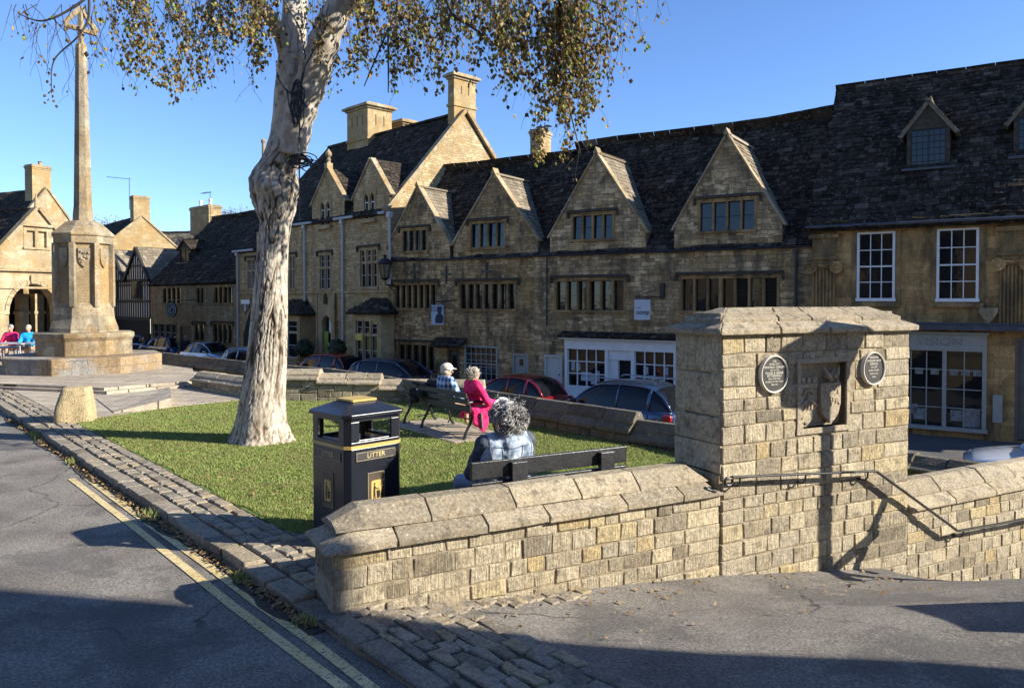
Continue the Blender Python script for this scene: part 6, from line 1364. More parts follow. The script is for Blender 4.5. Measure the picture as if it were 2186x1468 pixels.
x, y = carpos(1320, 806, 1.62, -47, 4.4); car("grey blue estate car with roof rails in front of the white shopfront", x, y, -47, P_blue, 4.4, 1.84, 1.60, "suv", rails=True)
x, y = carpos(1090, 795, 1.45, -50, 3.7); car("small bright red hatchback behind the two bench sitters", x, y, -50, P_red, 3.7, 1.66, 1.44)
x, y = carpos(850, 765, 1.5, -52, 4.3); car("deep blue hatchback facing right below the tearoom windows", x, y, 122, P_blue, 4.3, 1.76, 1.5)
x, y = carpos(696, 751, 1.5, -47, 4.2); car("dark red hatchback just right of the birch trunk", x, y, -52, P_dred, 4.1, 1.74, 1.5)
x, y = carpos(545, 741, 1.45, -47, 4.2); car("pale blue car mostly hidden behind the birch trunk", x, y, 130, P_silver, 4.2, 1.74, 1.45)
x, y = carpos(450, 729, 1.42, -47, 4.4); car("silver saloon car left of the birch trunk", x, y, 128, P_silver, 4.4, 1.76, 1.43, "saloon")
x, y = carpos(352, 716, 1.5, -47, 4.2); car("dark blue car left of the silver saloon", x, y, -50, P_navy, 4.2, 1.76, 1.5)
x, y = carpos(300, 711, 1.5, -47, 4.2); car("farthest dark car, half hidden by the memorial", x, y, -50, P_navy, 4.2, 1.76, 1.5)
p = D(2200, 640, 15.2); car("white car with only its bonnet in view at the right edge", p.x + .85, p.y - .6, -59, P_white, 4.3, 1.8, 1.48, z=ST - .12)

# ================================================================== BENCHES
b1a, b1b = G(1010, 938, 0), G(880, 903, 0); c1_ = (b1a + b1b) / 2; dx = b1a - b1b; az1 = math.degrees(math.atan2(dx.x, dx.y)); FB1 = Frame(c1_.x, c1_.y, 0, az1); L1 = dx.length; K1 = .86
bench1 = thing("park_bench", "slatted iron ended bench with the two sitters in pink and plaid", "bench", c1_, FB1.rot)
M_ben = plain("black_stained_slats", (.010, .009, .008), .6, var=.4, scale=20, bump=.2)
zt1 = FB1.px(1010, 850, -.12)[1]; zt1 = .70
mb = MB(); mb.box(-L1 / 2 - .12, L1 / 2 + .12, -.12 - .28, .62, -.02, .022)
struct(mb.build("bench_slab", M_flagf, None, bevel=.01, loc=c1_, rz=FB1.rot))
for xx in (-L1 / 2, -L1 / 2 + .6, L1 / 2):
    m = MB(); s_ = K1
    m.tube([(xx, -.16, .02), (xx, -.13, .12), (xx, -.05, .25), (xx, -.02, .36), (xx, -.06, .50), (xx, -.14, zt1)], [.028, .02, .024, .024, .022, .02], 7)
    m.tube([(xx, -.02, .35), (xx, .2, .34), (xx, .40, .37)], .022, 7); m.tube([(xx, .40, .37), (xx, .36, .25), (xx, .40, .1), (xx, .46, .02)], [.024, .02, .02, .026], 7)
    if abs(xx + L1 / 2 - .6) > .1: m.tube([(xx, -.09, .56), (xx, .1, .57), (xx, .3, .55), (xx, .42, .56), (xx, .45, .5), (xx, .40, .37)], .018, 7)
    m.build("leg", M_black, bench1)
for i, (y_, z_, a_) in enumerate(((-.065, .46, .09), (-.105, .57, .08), (-.14, .67, .075))): m = MB(); m.box(-L1 / 2 - .03, L1 / 2 + .03, y_ - .012, y_ + .014, z_ - a_ / 2, z_ + a_ / 2); m.build("back_slat", M_ben, bench1, bevel=.006)
for i in range(5): m = MB(); m.box(-L1 / 2 - .03, L1 / 2 + .03, .0 + i * .085, .07 + i * .085, .37 - .012 * math.sin(i * .8), .395 - .012 * math.sin(i * .8)); m.build("seat_slat", M_ben, bench1, bevel=.005)
m = MB(); m.tube([(-L1 / 2 + .6, .35, .06), (0, .2, .22), (L1 / 2, .0, .3)], .012, 5); m.tube([(-L1 / 2, .1, .1), (-.1, .15, .32)], .01, 5); m.build("brace", M_black, bench1)

FB2z = .76; p, q = G(1003, 987, FB2z), G(1333, 951, FB2z); dx = q - p; az2 = math.degrees(math.atan2(dx.x, dx.y)); c2_ = (p + q) / 2; L2 = dx.length
FB2 = Frame(c2_.x, c2_.y, 0, az2); bench2 = thing("park_bench", "chunky black wooden bench directly behind the near wall", "bench", (c2_.x, c2_.y, 0), FB2.rot)
M_ben2 = plain("weathered_black_timber", (.018, .018, .019), .4, spec=.6, var=.5, scale=5, bump=.4)
print("bench2", c2_, az2, L2, "bench1", c1_, az1, L1)
for z_ in (FB2z - .07, FB2z - .245): m = MB(); m.box(-L2 / 2, L2 / 2, -.035, .01, z_ - .072, z_ + .072); m.build("back_plank", M_ben2, bench2, bevel=.006)
xps = [FB2.px(1107, 1030, -.06)[0], FB2.px(1294, 980, -.06)[0]]
for xx in xps: m = MB(); m.beam((xx, -.068, -.02), (xx, -.062, FB2z - .02), .15, .055, up=(0, 1, 0)); m.build("back_post", M_ben2, bench2, bevel=.006)
for xx in xps: m = MB(); m.box(xx - .05, xx + .05, .36, .44, -.02, .37); m.build("leg", M_ben2, bench2, bevel=.005); m = MB(); m.box(xx - .04, xx + .04, -.03, .44, .34, .395); m.build("seat_bearer", M_ben2, bench2)
for i in range(4): m = MB(); m.box(-L2 / 2, L2 / 2, .03 + i * .112, .13 + i * .112, .398, .43); m.build("seat_plank", M_ben2, bench2, bevel=.005)
p = FB2.W(L2 / 2 - .75, 1.2, 0)

# ================================================================== PEOPLE
def blob(name, segs, mat, parent, vox=.012, balls=(), inf=0., smooth=6, wr=0., ws=14., seed=0):
    m = MB()
    for a, ra, b, rb in segs:
        a, b = Vector(a), Vector(b); ra += inf; rb += inf; m.ball(a, ra, 12); m.ball(b, rb, 12)
        if (b - a).length > .005: m.tube([a, b], [ra, rb], 12)
    for c, r in balls: m.ball(c, tuple(x + inf for x in r), 14)
    me = bpy.data.meshes.new(name); me.from_pydata(m.v, [], m.f); t = bpy.data.objects.new(name, me); COL.objects.link(t)
    rm = t.modifiers.new("r", 'REMESH'); rm.mode = 'VOXEL'; rm.voxel_size = vox; s_ = t.modifiers.new("s", 'SMOOTH'); s_.factor = .6; s_.iterations = smooth
    dg = bpy.context.evaluated_depsgraph_get(); dg.update(); nm = bpy.data.meshes.new_from_object(t.evaluated_get(dg)); bpy.data.objects.remove(t); bpy.data.meshes.remove(me)
    if wr:
        off = Vector((seed, seed * 1.7, 0))
        for v in nm.vertices: n_ = noise.noise((v.co + off) * ws) + .5 * noise.noise((v.co + off) * ws * 2.3); v.co += v.normal * n_ * wr
    nm.materials.clear(); nm.materials.append(mat)
    for p_ in nm.polygons: p_.use_smooth = True
    o = bpy.data.objects.new(name, nm); COL.objects.link(o); o.parent = parent; return o
M_skin = plain("skin", (.45, .26, .17), .5, var=.08, scale=10)
def strands(name, parent, mat, c, rx, n, L, rad, curl=0., down=.6, back=None, lo=-.3):
    m = MB(); c = Vector(c)
    for i in range(n):
        d_ = Vector([random.gauss(0, 1) for _ in range(3)]).normalized()
        if d_.z < lo: d_.z = abs(d_.z) * .3
        if back is not None and d_.dot(back) < -.25 and d_.z < .45: d_ = -d_ if d_.z > -.2 else d_; d_.z = abs(d_.z)
        p = c + Vector((d_.x * rx[0], d_.y * rx[1], d_.z * rx[2])) * random.uniform(.82, 1.0); g = Vector((0, 0, -1)); t = (g * down + d_ * .6 + Vector([random.gauss(0, .25) for _ in range(3)])).normalized(); pts = []; ph = random.uniform(0, 6.28); k = 7
        u = t.cross(d_); u = u.normalized() if u.length > .01 else Vector((1, 0, 0)); w2 = t.cross(u)
        for j in range(k):
            s_ = j / (k - 1); pts.append(p + t * L * s_ + (u * math.cos(ph + s_ * curl * 6.28) + w2 * math.sin(ph + s_ * curl * 6.28)) * (.014 if curl else .003))
        m.tube(pts, [rad] * (k - 1) + [rad * .4], 3, cap=False)
    return m.build(name, mat, parent, smooth=True)
def sitter(label, fr, X, s, seat, coatm, trm, hairm, scale=1., lean=0., face=0., arm=0., headz=0., vox=.011, wr=.004, shoulder=.175, y0=.0, legs=(0.0, 0.0), cm2=None, sleeve_mat=None, knee=.42, seed=0, twist=0., boxy=False):
    o = thing("person", label, "person", fr.W(X, y0, 0), fr.rot + twist); q = scale
    hip = seat + .10 * q; V = lambda x_, y_, z_: (x_ * q, y_ * q, z_)
    ch = hip + .33 * q; nk = hip + .50 * q; hd = nk + .13 * q + headz
    torso = [(V(0, .13, hip), .125 * q, V(0, .10 + lean, hip + .16 * q), .125 * q), (V(-.07, .10 + lean, ch), .115 * q, V(.07, .10 + lean, ch), .115 * q), (V(0, .13, hip), .13 * q, V(0, .10 + lean, ch), .12 * q), (V(-shoulder + .04, .11 + lean, ch + .09 * q), .07 * q, V(shoulder - .04, .11 + lean, ch + .09 * q), .07 * q)]
    hips = [(V(-.08, .14, hip - .01), .115 * q, V(.08, .14, hip - .01), .115 * q)]
    arms = []; hands = []
    for s_ in (-1, 1):
        sh_ = V(s_ * shoulder, .11 + lean, ch + .08 * q); el = V(s_ * (shoulder + .07), .24 + lean + arm, hip + .12 * q); wr_ = V(s_ * (.08 if s_ > 0 else .12), .44 + lean * .5 + arm, hip + .10 * q)
        arms += [(sh_, .062 * q, el, .047 * q), (el, .045 * q, wr_, .033 * q)]
        wv = Vector(wr_); fw = Vector((-s_ * .35, .9, -.25)).normalized(); sd_ = Vector((s_ * .9, .35, 0)).normalized(); pm_ = wv + fw * .065 * q
        hands += [(wv, .026 * q, pm_, .028 * q), (wv + fw * .03 * q, .02 * q, pm_ + sd_ * -.025 * q, .022 * q)]
        for k2, (o_, l_) in enumerate(((-.03, .058), (-.011, .068), (.009, .064), (.028, .05))): b_ = pm_ + sd_ * o_ * q + fw * .02 * q; c_ = b_ + fw * l_ * .55 * q; e_ = c_ + (fw * .6 + Vector((0, 0, -.8))) * l_ * .5 * q; hands += [(b_, .0095, c_, .009), (c_, .009, e_, .008)]
        th_ = wv + fw * .03 * q - sd_ * .02 * q; hands += [(th_, .012, th_ - sd_ * .035 * q + fw * .035 * q, .010)]
    lg = []; ft = []
    for s_ in (-1, 1):
        h_, k_2, an_ = V(s_ * .09, .16, hip - .01), V(s_ * .11 + legs[0], .16 + knee, seat + .065 * q), V(s_ * .12 + legs[0], .16 + knee + .02 + legs[1], .10)
        lg += [(h_, .095 * q, k_2, .065 * q), (k_2, .062 * q, an_, .042 * q)]; ft += [(V(s_ * .12 + legs[0], .14 + knee + legs[1], .05), .042 * q, V(s_ * .13 + legs[0], .32 + knee + legs[1], .035), .036 * q)]
    hc = Vector(V(0, .13 + lean, hd)); F_ = Vector((math.sin(face), math.cos(face), 0)); Sd = Vector((F_.y, -F_.x, 0))
    head = [(V(0, .10 + lean, nk - .05 * q), .052 * q, hc - Vector((0, 0, .06 * q)), .05 * q)]; hb_ = [(hc, (.074 * q, .092 * q, .105 * q)), (hc + F_ * .03 * q - Vector((0, 0, .065 * q)), (.05 * q, .055 * q, .05 * q))]
    fc = [(hc + F_ * .092 * q - Vector((0, 0, .0)), .012, hc + F_ * .112 * q - Vector((0, 0, .03 * q)), .014)] + [(hc + Sd * s_ * .074 * q, .016, hc + Sd * s_ * .078 * q - Vector((0, 0, .03 * q)), .012) for s_ in (-1, 1)] + [(hc + F_ * .085 * q - Vector((0, 0, .062 * q)) + Sd * -.02 * q, .01, hc + F_ * .085 * q - Vector((0, 0, .062 * q)) + Sd * .02 * q, .01)]
    body = blob("body", torso + hips + arms + lg + head + fc + hands, M_skin, o, vox=.009, balls=hb_, inf=-.004 if False else 0.0, smooth=2)
    m = MB()
    for s_ in (-1, 1): m.ball(hc + F_ * .083 * q + Sd * s_ * .03 * q + Vector((0, 0, .012 * q)), .011, 8)
    m.build("eyes", M_white, body)
    blob("jacket", torso + ([] if sleeve_mat else arms) + ([((-(shoulder - .05) * q, .09 * q, hip + .05), .095 * q, (-(shoulder - .07) * q, .09 * q, ch + .03), .10 * q), (((shoulder - .05) * q, .09 * q, hip + .05), .095 * q, ((shoulder - .07) * q, .09 * q, ch + .03), .10 * q), ((0, .05 * q, hip + .1), .10 * q, (0, .06 * q, ch + .08), .10 * q)] if boxy else []), coatm, o, vox, inf=.016, wr=wr * (1.6 if boxy else 1), ws=19 if boxy else 14, seed=seed, smooth=34 if boxy else 6)
    if sleeve_mat: blob("sleeves", arms, sleeve_mat, o, vox, inf=.022, wr=wr * 1.5, ws=12, seed=seed + 8); blob("trousers", hips + lg, trm, o, vox, inf=.014, wr=wr, seed=seed + 3); blob("shoes", ft, M_black, o, .01, inf=.008)
    return o, hc, F_, q
def fab(n, c1, c2, scale=30, thr=(.45, .55), bump=.3):
    k = NT(n); f = k.noise(scale, 4, .6); k.bump(k.noise(140, 2), bump, .003); return k.done(k.ramp(f, [(thr[0], c1), (thr[1], c2)]), .9, spec=.15)
M_denim = fab("faded_denim", (.13, .18, .25), (.42, .47, .52), 16, (.36, .64)); M_dden = fab("shaded_denim_sleeve", (.05, .06, .08), (.09, .10, .13), 12); M_jean = fab("light_jeans", (.20, .26, .36), (.30, .37, .47), 8, (.3, .7))  # sleeve denim darker than the back: the arm's shade put into the colour
M_pink = fab("cerise_jacket", (.55, .012, .085), (.85, .05, .20), 14, (.35, .65)); M_trous = fab("dark_trousers", (.02, .02, .025), (.04, .04, .045), 10)
k = NT("blue_plaid_shirt"); sp_ = k.n("ShaderNodeSeparateXYZ"); k.l(k.tc.outputs["Object"], sp_.inputs[0])
def wv(o_, f_): return k.math('GREATER_THAN', k.math('SINE', k.math('MULTIPLY', o_, f_)), .0)
g1, g2 = wv(k.math('ADD', sp_.outputs[0], sp_.outputs[1]), 62), wv(sp_.outputs[2], 62); c_ = k.mix(k.math('MULTIPLY', k.math('ADD', g1, g2), .5), (.42, .55, .68), (.02, .06, .18)); M_plaid = k.done(c_, .9, spec=.1)
M_hgrey = fab("grey_curls", (.10, .092, .085), (.46, .44, .42), 18, (.38, .6)); M_hwhite = fab("short_grey_hair", (.30, .26, .20), (.58, .52, .42), 30, (.4, .6)); M_cap = fab("beige_cap_cloth", (.55, .49, .40), (.64, .58, .48), 10); M_band = M_white
# woman in denim on the near bench
xw = FB2.px(1080, 940, .12)[0]
w1, hc, F_, q = sitter("person with long curly grey hair and faded denim jacket on the near bench", FB2, xw, 1, .40, M_denim, M_jean, M_hgrey, scale=.94, lean=.0, face=R(-35), headz=.035, shoulder=.215, wr=.006, knee=.44, legs=(-.12, .02), y0=.02, vox=.010, seed=2, boxy=True, sleeve_mat=M_dden)
mm_ = MB(); hm = blob("hair_cap", [], M_hgrey, w1, .012, balls=[(hc + Vector((.01, -.03, .02)), (.088, .095, .105)), (hc + Vector((.01, -.05, -.07)), (.082, .065, .09))], wr=.012, ws=30); hm.name = "hair"

def seams(par, jk, lines, mat, r=.004, name="seams"):
    from mathutils.bvhtree import BVHTree
    bv = BVHTree.FromPolygons([v.co for v in jk.data.vertices], [tuple(p.vertices) for p in jk.data.polygons]); m = MB()
    for ln in lines:
        P = []
        for (a, b), (c, d) in zip(ln, ln[1:]):
            for i in range(9):
                h = bv.ray_cast(Vector((a + (c - a) * i / 8, -1, b + (d - b) * i / 8)), Vector((0, 1, 0)))
                if h[0]: P.append(h[0] + Vector((0, -.001, 0)))
        if len(P) > 2: m.tube(P, r, 5)
    return m.build(name, mat, jk)
jk = [c for c in w1.children if c.name.startswith("jacket")][0]
seams(w1, jk, [[(-.17, .86), (0, .845), (.17, .86)], [(-.10, .86), (-.08, .7), (-.075, .55)], [(.10, .86), (.08, .7), (.075, .55)], [(-.19, .93), (-.2, .84), (-.185, .74)], [(.19, .93), (.2, .84), (.185, .74)], [(-.16, .60), (0, .59), (.16, .60)]], M_dden)
strands("curls", hm, M_hgrey, hc + Vector((.012, -.045, -.01)), (.098, .095, .112), 1000, .115, .0034, curl=1.9, down=.8, back=-F_, lo=-.75)
m = MB(); A_ = [hc + (Vector((math.cos(t), 0, math.sin(t))) * .108).xzy.to_3d() * 0 + Vector((math.cos(t) * .10, .045, math.sin(t) * .125)) for t in [R(i * 18) for i in range(11)]]; m.tube(A_, .012, 6); m.build("hair_band", M_white, hm)
m = MB(); chz = .40 + .09 + .30 + .02                                # yoke seams, collar and pocket shadow lines of the jacket
m = blob("collar", [((-.06, .075, .935), .034, (.06, .075, .935), .034), ((-.07, .11, .935), .026, (-.05, .17, .91), .02), ((.07, .11, .935), .026, (.05, .17, .91), .02)], M_denim, w1, .008)
# the two on the far bench
x1_ = FB1.px(1011, 860, .1)[0]; x2_ = FB1.px(955, 860, .1)[0]
w2, hc, F_, q = sitter("person with short white hair in a bright pink jacket on the far bench", FB1, x1_, 1, .36, M_pink, M_trous, M_hwhite, scale=.88, lean=-.02, face=R(-10), headz=-.04, arm=.04, wr=.006, knee=.42, legs=(.06, 0), twist=R(-8), seed=5, shoulder=.19)
hm = blob("hair", [], M_hwhite, w2, .012, balls=[(hc + Vector((0, -.015, .025)), (.092, .105, .1)), (hc + Vector((0, -.04, -.03)), (.08, .07, .07))], wr=.008, ws=26); strands("locks", hm, M_hwhite, hc + Vector((0, -.02, .02)), (.093, .105, .102), 420, .05, .004, curl=.5, down=.9, back=-F_, lo=-.5)
blob("jacket_skirt", [((-.12, .0, .43), .06, (.14, .02, .43), .06), ((.14, .02, .44), .05, (.19, .3, .46), .05)], M_pink, w2, .011, wr=.008, ws=10, balls=[(Vector((.20, .06, .34)), (.022, .08, .15)), (Vector((.215, .15, .29)), (.02, .10, .19)), (Vector((-.17, -.03, .33)), (.08, .025, .055))])
blob("coat_lining", [((.24, .10, .40), .022, (.25, .12, .16), .016)], fab("grey_lining", (.10, .095, .08), (.16, .15, .13), 10), w2, .01)
w3, hc, F_, q = sitter("person in a beige cap and blue plaid shirt on the far bench", FB1, x2_, 1, .36, M_plaid, M_jean, M_hwhite, scale=.88, lean=-.03, face=R(38), headz=-.035, wr=.005, seed=9, shoulder=.185)
cp_ = blob("cap", [(hc + Vector((.05, .06, .03)), .02, hc + Vector((.10, .12, .025)), .012), (hc + Vector((.02, .08, .03)), .02, hc + Vector((.06, .15, .022)), .01)], M_cap, w3, .009, balls=[(hc + Vector((0, -.0, .045)), (.098, .108, .082))], wr=.004, ws=20)
hm = blob("hair", [], M_hwhite, w3, .01, balls=[(hc + Vector((-.005, -.03, -.015)), (.082, .08, .06))]); 
# belongings on the far bench
o = blob("coat", [((-.24, -.1, .70), .05, (.2, -.11, .70), .05), ((-.22, -.17, .6), .05, (.15, -.17, .56), .05), ((-.2, -.18, .52), .05, (-.02, -.18, .46), .045), ((-.2, -.02, .6), .05, (.18, -.02, .56), .05)], fab("black_wool", (.008, .008, .009), (.025, .024, .026), 12), None, .012, wr=.014, ws=12)
xx = FB1.px(898, 850, -.12)[0]; o.location = FB1.W(xx, 0, 0); o.rotation_euler = (0, 0, FB1.rot); tag(o, "black coat draped over the left of the far bench back", "coat")
bg_ = thing("bag", "dark shoulder bag on the far bench behind the draped coat", "bag", FB1.W(xx - .06, .18, .395), FB1.rot); m = MB(); m.prism([(-.2, 0), (.2, 0), (.18, .34), (.14, .38), (-.16, .38), (-.19, .32)], -.06, .07); m.build("pouch", M_trous, bg_, bevel=.03); m = MB(); m.tube([(-.15, 0, .36), (-.1, 0, .46), (.1, 0, .46), (.14, 0, .36)], .012, 6); m.build("handle", M_trous, bg_)

# cafe tables and distant people by the memorial, passers-by outside the cottage
def cafe_chair(x, y, rz, lab):
    o = thing("cafe_chair", lab, "chair", (x, y, 0), rz, "cafe chairs by the memorial"); a = MB()
    for sx_ in (-.2, .2): a.tube([(sx_, .2, .43), (sx_, .22, 0)], .012, 5); a.tube([(sx_, -.18, 0), (sx_, -.18, .43), (sx_, -.24, .82)], .012, 5); a.tube([(sx_, -.2, .64), (sx_, .2, .64), (sx_, .2, .43)], .01, 5)
    a.tube([(-.2, -.24, .82), (-.1, -.25, .86), (.1, -.25, .86), (.2, -.24, .82)], .012, 5); a.build("frame", M_pipe, o); s_ = MB(); s_.box(-.21, .21, -.19, .21, .42, .445); s_.build("seat", M_pipe, o, bevel=.01); s_ = MB(); s_.box(-.18, .18, -.235, -.225, .52, .8); s_.build("backrest", M_pipe, o); return o
def cafe_table(x, y, lab):
    o = thing("cafe_table", lab, "table", (x, y, 0), 0, "cafe tables by the memorial"); a = MB(); a.box(-.45, .45, -.35, .35, .7, .735); a.build("tabletop", M_pipe, o, bevel=.01)
    for sx_ in (-.38, .38):
        for sy_ in (-.28, .28): a = MB(); a.tube([(sx_, sy_, 0), (sx_ * .9, sy_ * .9, .7)], .018, 6); a.build("leg", M_pipe, o)
pp = D(30, 730, 24.6); cafe_table(pp.x, pp.y, "pale metal cafe table in front of the person in pink"); p2_ = D(-8, 750, 22.5); cafe_table(p2_.x, p2_.y, "pale metal cafe table cut by the left edge of the picture")
pp2 = D(66, 730, 24.6); cafe_table(pp2.x, pp2.y + .2, "pale metal cafe table between the memorial and the person in blue")
cafe_chair(pp.x - .1, pp.y - .9, 0, "pale metal cafe chair nearest the memorial steps"); cafe_chair(pp.x + 1.0, pp.y + .9, math.pi, "pale metal cafe chair beneath the person in blue"); cafe_chair(pp.x + .1, pp.y + 1.0, math.pi, "pale metal cafe chair beneath the person in pink")
fa = Frame(D(30, 700, 25.8).x, 25.8, 0, 270)
M_cyan = fab("bright_blue_top", (.01, .30, .62), (.03, .40, .75), 5)
w4, hc, F_, q = sitter("seated person in a pink top at the cafe tables by the left edge", fa, 0, 1, .44, M_pink, M_trous, M_hwhite, scale=1., vox=.02, lean=.05); blob("hair", [], M_hgrey, w4, .02, balls=[(hc + Vector((0, -.01, .03)), (.09, .1, .1))])
fa = Frame(D(66, 700, 25.6).x, 25.6, 0, 262)
w5, hc, F_, q = sitter("seated person in a bright blue top beside the memorial plinth", fa, 0, 1, .44, M_cyan, M_trous, M_hwhite, scale=1., vox=.02, lean=.05); blob("hair", [], M_hwhite, w5, .02, balls=[(hc + Vector((0, -.01, .03)), (.09, .1, .1))])
def stander(label, x, y, z, rz, top, bot, h=1.7):
    o = thing("person", label, "person", (x, y, z), rz); q = h / 1.7; V = lambda a, b, c: (a * q, b * q, c * q)
    tor = [(V(0, 0, .95), .13, V(0, 0, 1.28), .14), (V(-.13, 0, 1.38), .07, V(.13, 0, 1.38), .07)]; ar = [(V(s_ * .19, 0, 1.36), .055, V(s_ * .24, -.02, 1.1), .045) for s_ in (-1, 1)] + [(V(s_ * .24, -.02, 1.1), .042, V(s_ * .2, .12, .9), .033) for s_ in (-1, 1)]
    lg = [(V(s_ * .09, 0, .92), .09, V(s_ * .1, s_ * .06, .5), .065) for s_ in (-1, 1)] + [(V(s_ * .1, s_ * .06, .5), .06, V(s_ * .1, s_ * .1, .08), .04) for s_ in (-1, 1)]
    b = blob("body", tor + ar + lg + [(V(0, 0, 1.4), .05, V(0, .02, 1.5), .05), (V(0, .1, 1.58), .012, V(0, .115, 1.56), .014)] + [(V(s_ * .2, .12, .9), .03, V(s_ * .19, .17, .84), .022) for s_ in (-1, 1)], M_skin, o, .02, balls=[(V(0, .01, 1.6), (.075, .09, .11))]); blob("coat", tor + ar, top, o, .02, inf=.02); blob("trousers", lg, bot, o, .02, inf=.015); blob("hair", [], M_hgrey, o, .02, balls=[(V(0, -.01, 1.64), (.085, .095, .09))])
p = D(396, 720, 44); stander("person in a dark coat walking outside the far cottage", p.x, p.y, ST, 0, M_trous, M_trous)
# ================================================================== THE BIRCH
DT = 11.55
def tpt(u, v, d=DT): return D(u, v, d)
prof = [(968, 470, 646), (952, 480, 634), (930, 494, 622), (900, 504, 612), (850, 515, 609), (780, 527, 611), (700, 533, 612), (600, 545, 615), (520, 552, 617), (475, 556, 623), (445, 546, 633), (412, 535, 639), (385, 533, 632), (362, 545, 632), (340, 558, 645), (315, 568, 655), (285, 578, 658), (245, 583, 655), (200, 586, 655), (150, 592, 656), (100, 597, 653), (50, 602, 654), (0, 605, 655), (-100, 612, 655), (-250, 620, 654), (-430, 630, 652), (-600, 640, 650)]
NA, NV = 180, 560
cs = [((a + b) / 2, (b - a) / 2, v) for v, a, b in prof]
def interp(v):
    for (c0, r0, v0), (c1, r1, v1) in zip(cs, cs[1:]):
        if v <= v0 and v >= v1: t = (v0 - v) / (v0 - v1); t2 = t; return c0 + (c1 - c0) * t2, r0 + (r1 - r0) * t2
    return cs[-1][0], cs[-1][1]
tree0 = G(560, 945, 0); vs = []; tint = []
for i in range(NV):
    t = i / (NV - 1); v = 968 + (-600 - 968) * t ** 1.0
    c, r = interp(v); p = tpt(c, v); k = DT / FPX; r *= k
    up = max(0, min(1, (350 - v) / 110)); base_ = max(0, min(1, (v - 850) / 110))
    for a in range(NA):
        an = 2 * math.pi * a / NA; dx, dy = math.cos(an), math.sin(an); P = Vector((dx * r, dy * r, p.z))
        rg = noise.noise(Vector((dx * 1.1, dy * 1.1, p.z * .9 + 3))) * .10 * r
        wq = noise.noise(Vector((dx * 4, dy * 4, p.z * 9))) * .16; q1 = noise.noise(Vector((dx * r * 13 + wq, dy * r * 13 - wq, p.z * 1.7 + wq))); q2 = noise.noise(Vector((dx * r * 34 + wq, dy * r * 34, p.z * 7))); q3 = noise.noise(Vector((dx * r * 70, dy * r * 70, p.z * 22)))
        fis = max(0, 1 - abs(q1) * 9) * .95 + max(0, 1 - abs(q2) * 6) * .5 + max(0, q3) * .35
        fis *= (1 - up) * (.55 + .45 * max(0, min(1, (noise.noise(Vector((dx, dy, p.z * .8))) + .35) * 2)))
        burl = max(0, 1 - abs(v - 395) / 75) * noise.noise(Vector((dx * 2.2, dy * 2.2, p.z * 3.5))) * .12
        roots = base_ * max(0, math.cos(an * 4 + 1 + .8 * math.sin(an))) * .09
        rr = r + rg + burl + roots - fis * .026 + .008 * q3 * (1 - up * .8)
        vs.append((p.x + dx * rr - tree0.x, p.y + dy * rr - tree0.y, p.z)); 
        pt = noise.noise(Vector((dx * 1.6 + 5, dy * 1.6, p.z * .7)))
        band = max(0, noise.noise(Vector((dx * 2, dy * 2, p.z * 22))) - .25) * 1.4
        tint.append(max(0, min(1, 1 - fis * .95 - band * up - max(0, pt - .1) * .8 * (1 - up) - max(0, noise.noise(Vector((dx * 3, dy * 3, p.z * 2))) - .25) * 1.2)))
m = MB(); m.v = vs
for i in range(NV - 1):
    for a in range(NA):
        b = (a + 1) % NA; m.f.append((i * NA + a, i * NA + b, (i + 1) * NA + b, (i + 1) * NA + a)); m.t.append((tint[i * NA + a] + tint[(i + 1) * NA + b]) / 2); m.m.append(0)
k = NT("birch_bark"); at_ = k.attr(); n2 = k.noise(14, 6, .7, stretch=(1, 1, .5)); col = k.ramp(at_, [(0, (.035, .026, .018)), (.35, (.13, .10, .07)), (.6, (.31, .255, .19)), (1, (.56, .49, .39))])
col = k.mix(.8, col, k.ramp(n2, [(.3, .45), (.65, 1.15)]), 'MULTIPLY'); hb_ = k.noise(9, 5, .7, stretch=(.8, .8, 7)); col = k.mix(k.ramp(hb_, [(.58, 0.), (.72, .6)]), col, (.10, .08, .06)); b_ = k.bump(n2, .6, .02); k.bump(k.noise(60, 5, .7, stretch=(1, 1, .6)), .6, .008, b_); M_bark = k.done(col, .85, spec=.2)
tree = thing("birch_tree", "big silver birch with forked white trunk, burl and sparse autumn leaves on the green", "tree", (tree0.x, tree0.y, 0))
o = m.build("trunk", M_bark, tree, smooth=True)
T0 = Vector((tree0.x, tree0.y, 0)); M_twig = plain("dark_twig", (.035, .025, .02), .8)
def limb(pts, rs, name="limb", n=14, sub=6):
    mt_ = M_bark if max(rs) > 5 else M_twig
    P = [tpt(*p) - T0 for p in pts]; Q = []; RR = []
    for i in range(len(P) - 1):
        a, b, c, d = P[max(i - 1, 0)], P[i], P[i + 1], P[min(i + 2, len(P) - 1)]
        for j in range(sub):
            t = j / sub; Q.append(.5 * ((2 * b) + (c - a) * t + (2 * a - 5 * b + 4 * c - d) * t * t + (3 * b - a - 3 * c + d) * t ** 3)); RR.append((rs[i] + (rs[i + 1] - rs[i]) * t) * DT / FPX * (1 + .06 * math.sin(len(Q) * 1.7)))
    Q.append(P[-1]); RR.append(rs[-1] * DT / FPX); m = MB(); m.tube(Q, RR, n, t=.8)
    for i in range(len(m.t)): m.t[i] = random.uniform(.7, 1.)
    m.build(name, mt_, tree, smooth=True); return Q
limb([(622, 330, 11.4), (638, 250, 11.35), (662, 180, 11.3), (690, 95, 11.2), (720, 20, 11.1), (765, -80, 11.0), (840, -210, 10.9), (930, -320, 10.8)], [30, 32, 33, 31, 27, 21, 13, 6])
limb([(618, 150, 11.5), (600, 80, 11.4), (572, 30, 11.2), (530, -8, 11.0), (450, -70, 10.7), (360, -110, 10.3), (260, -120, 10.), (160, -90, 9.8)], [14, 16, 14, 12, 10, 8, 6, 3])
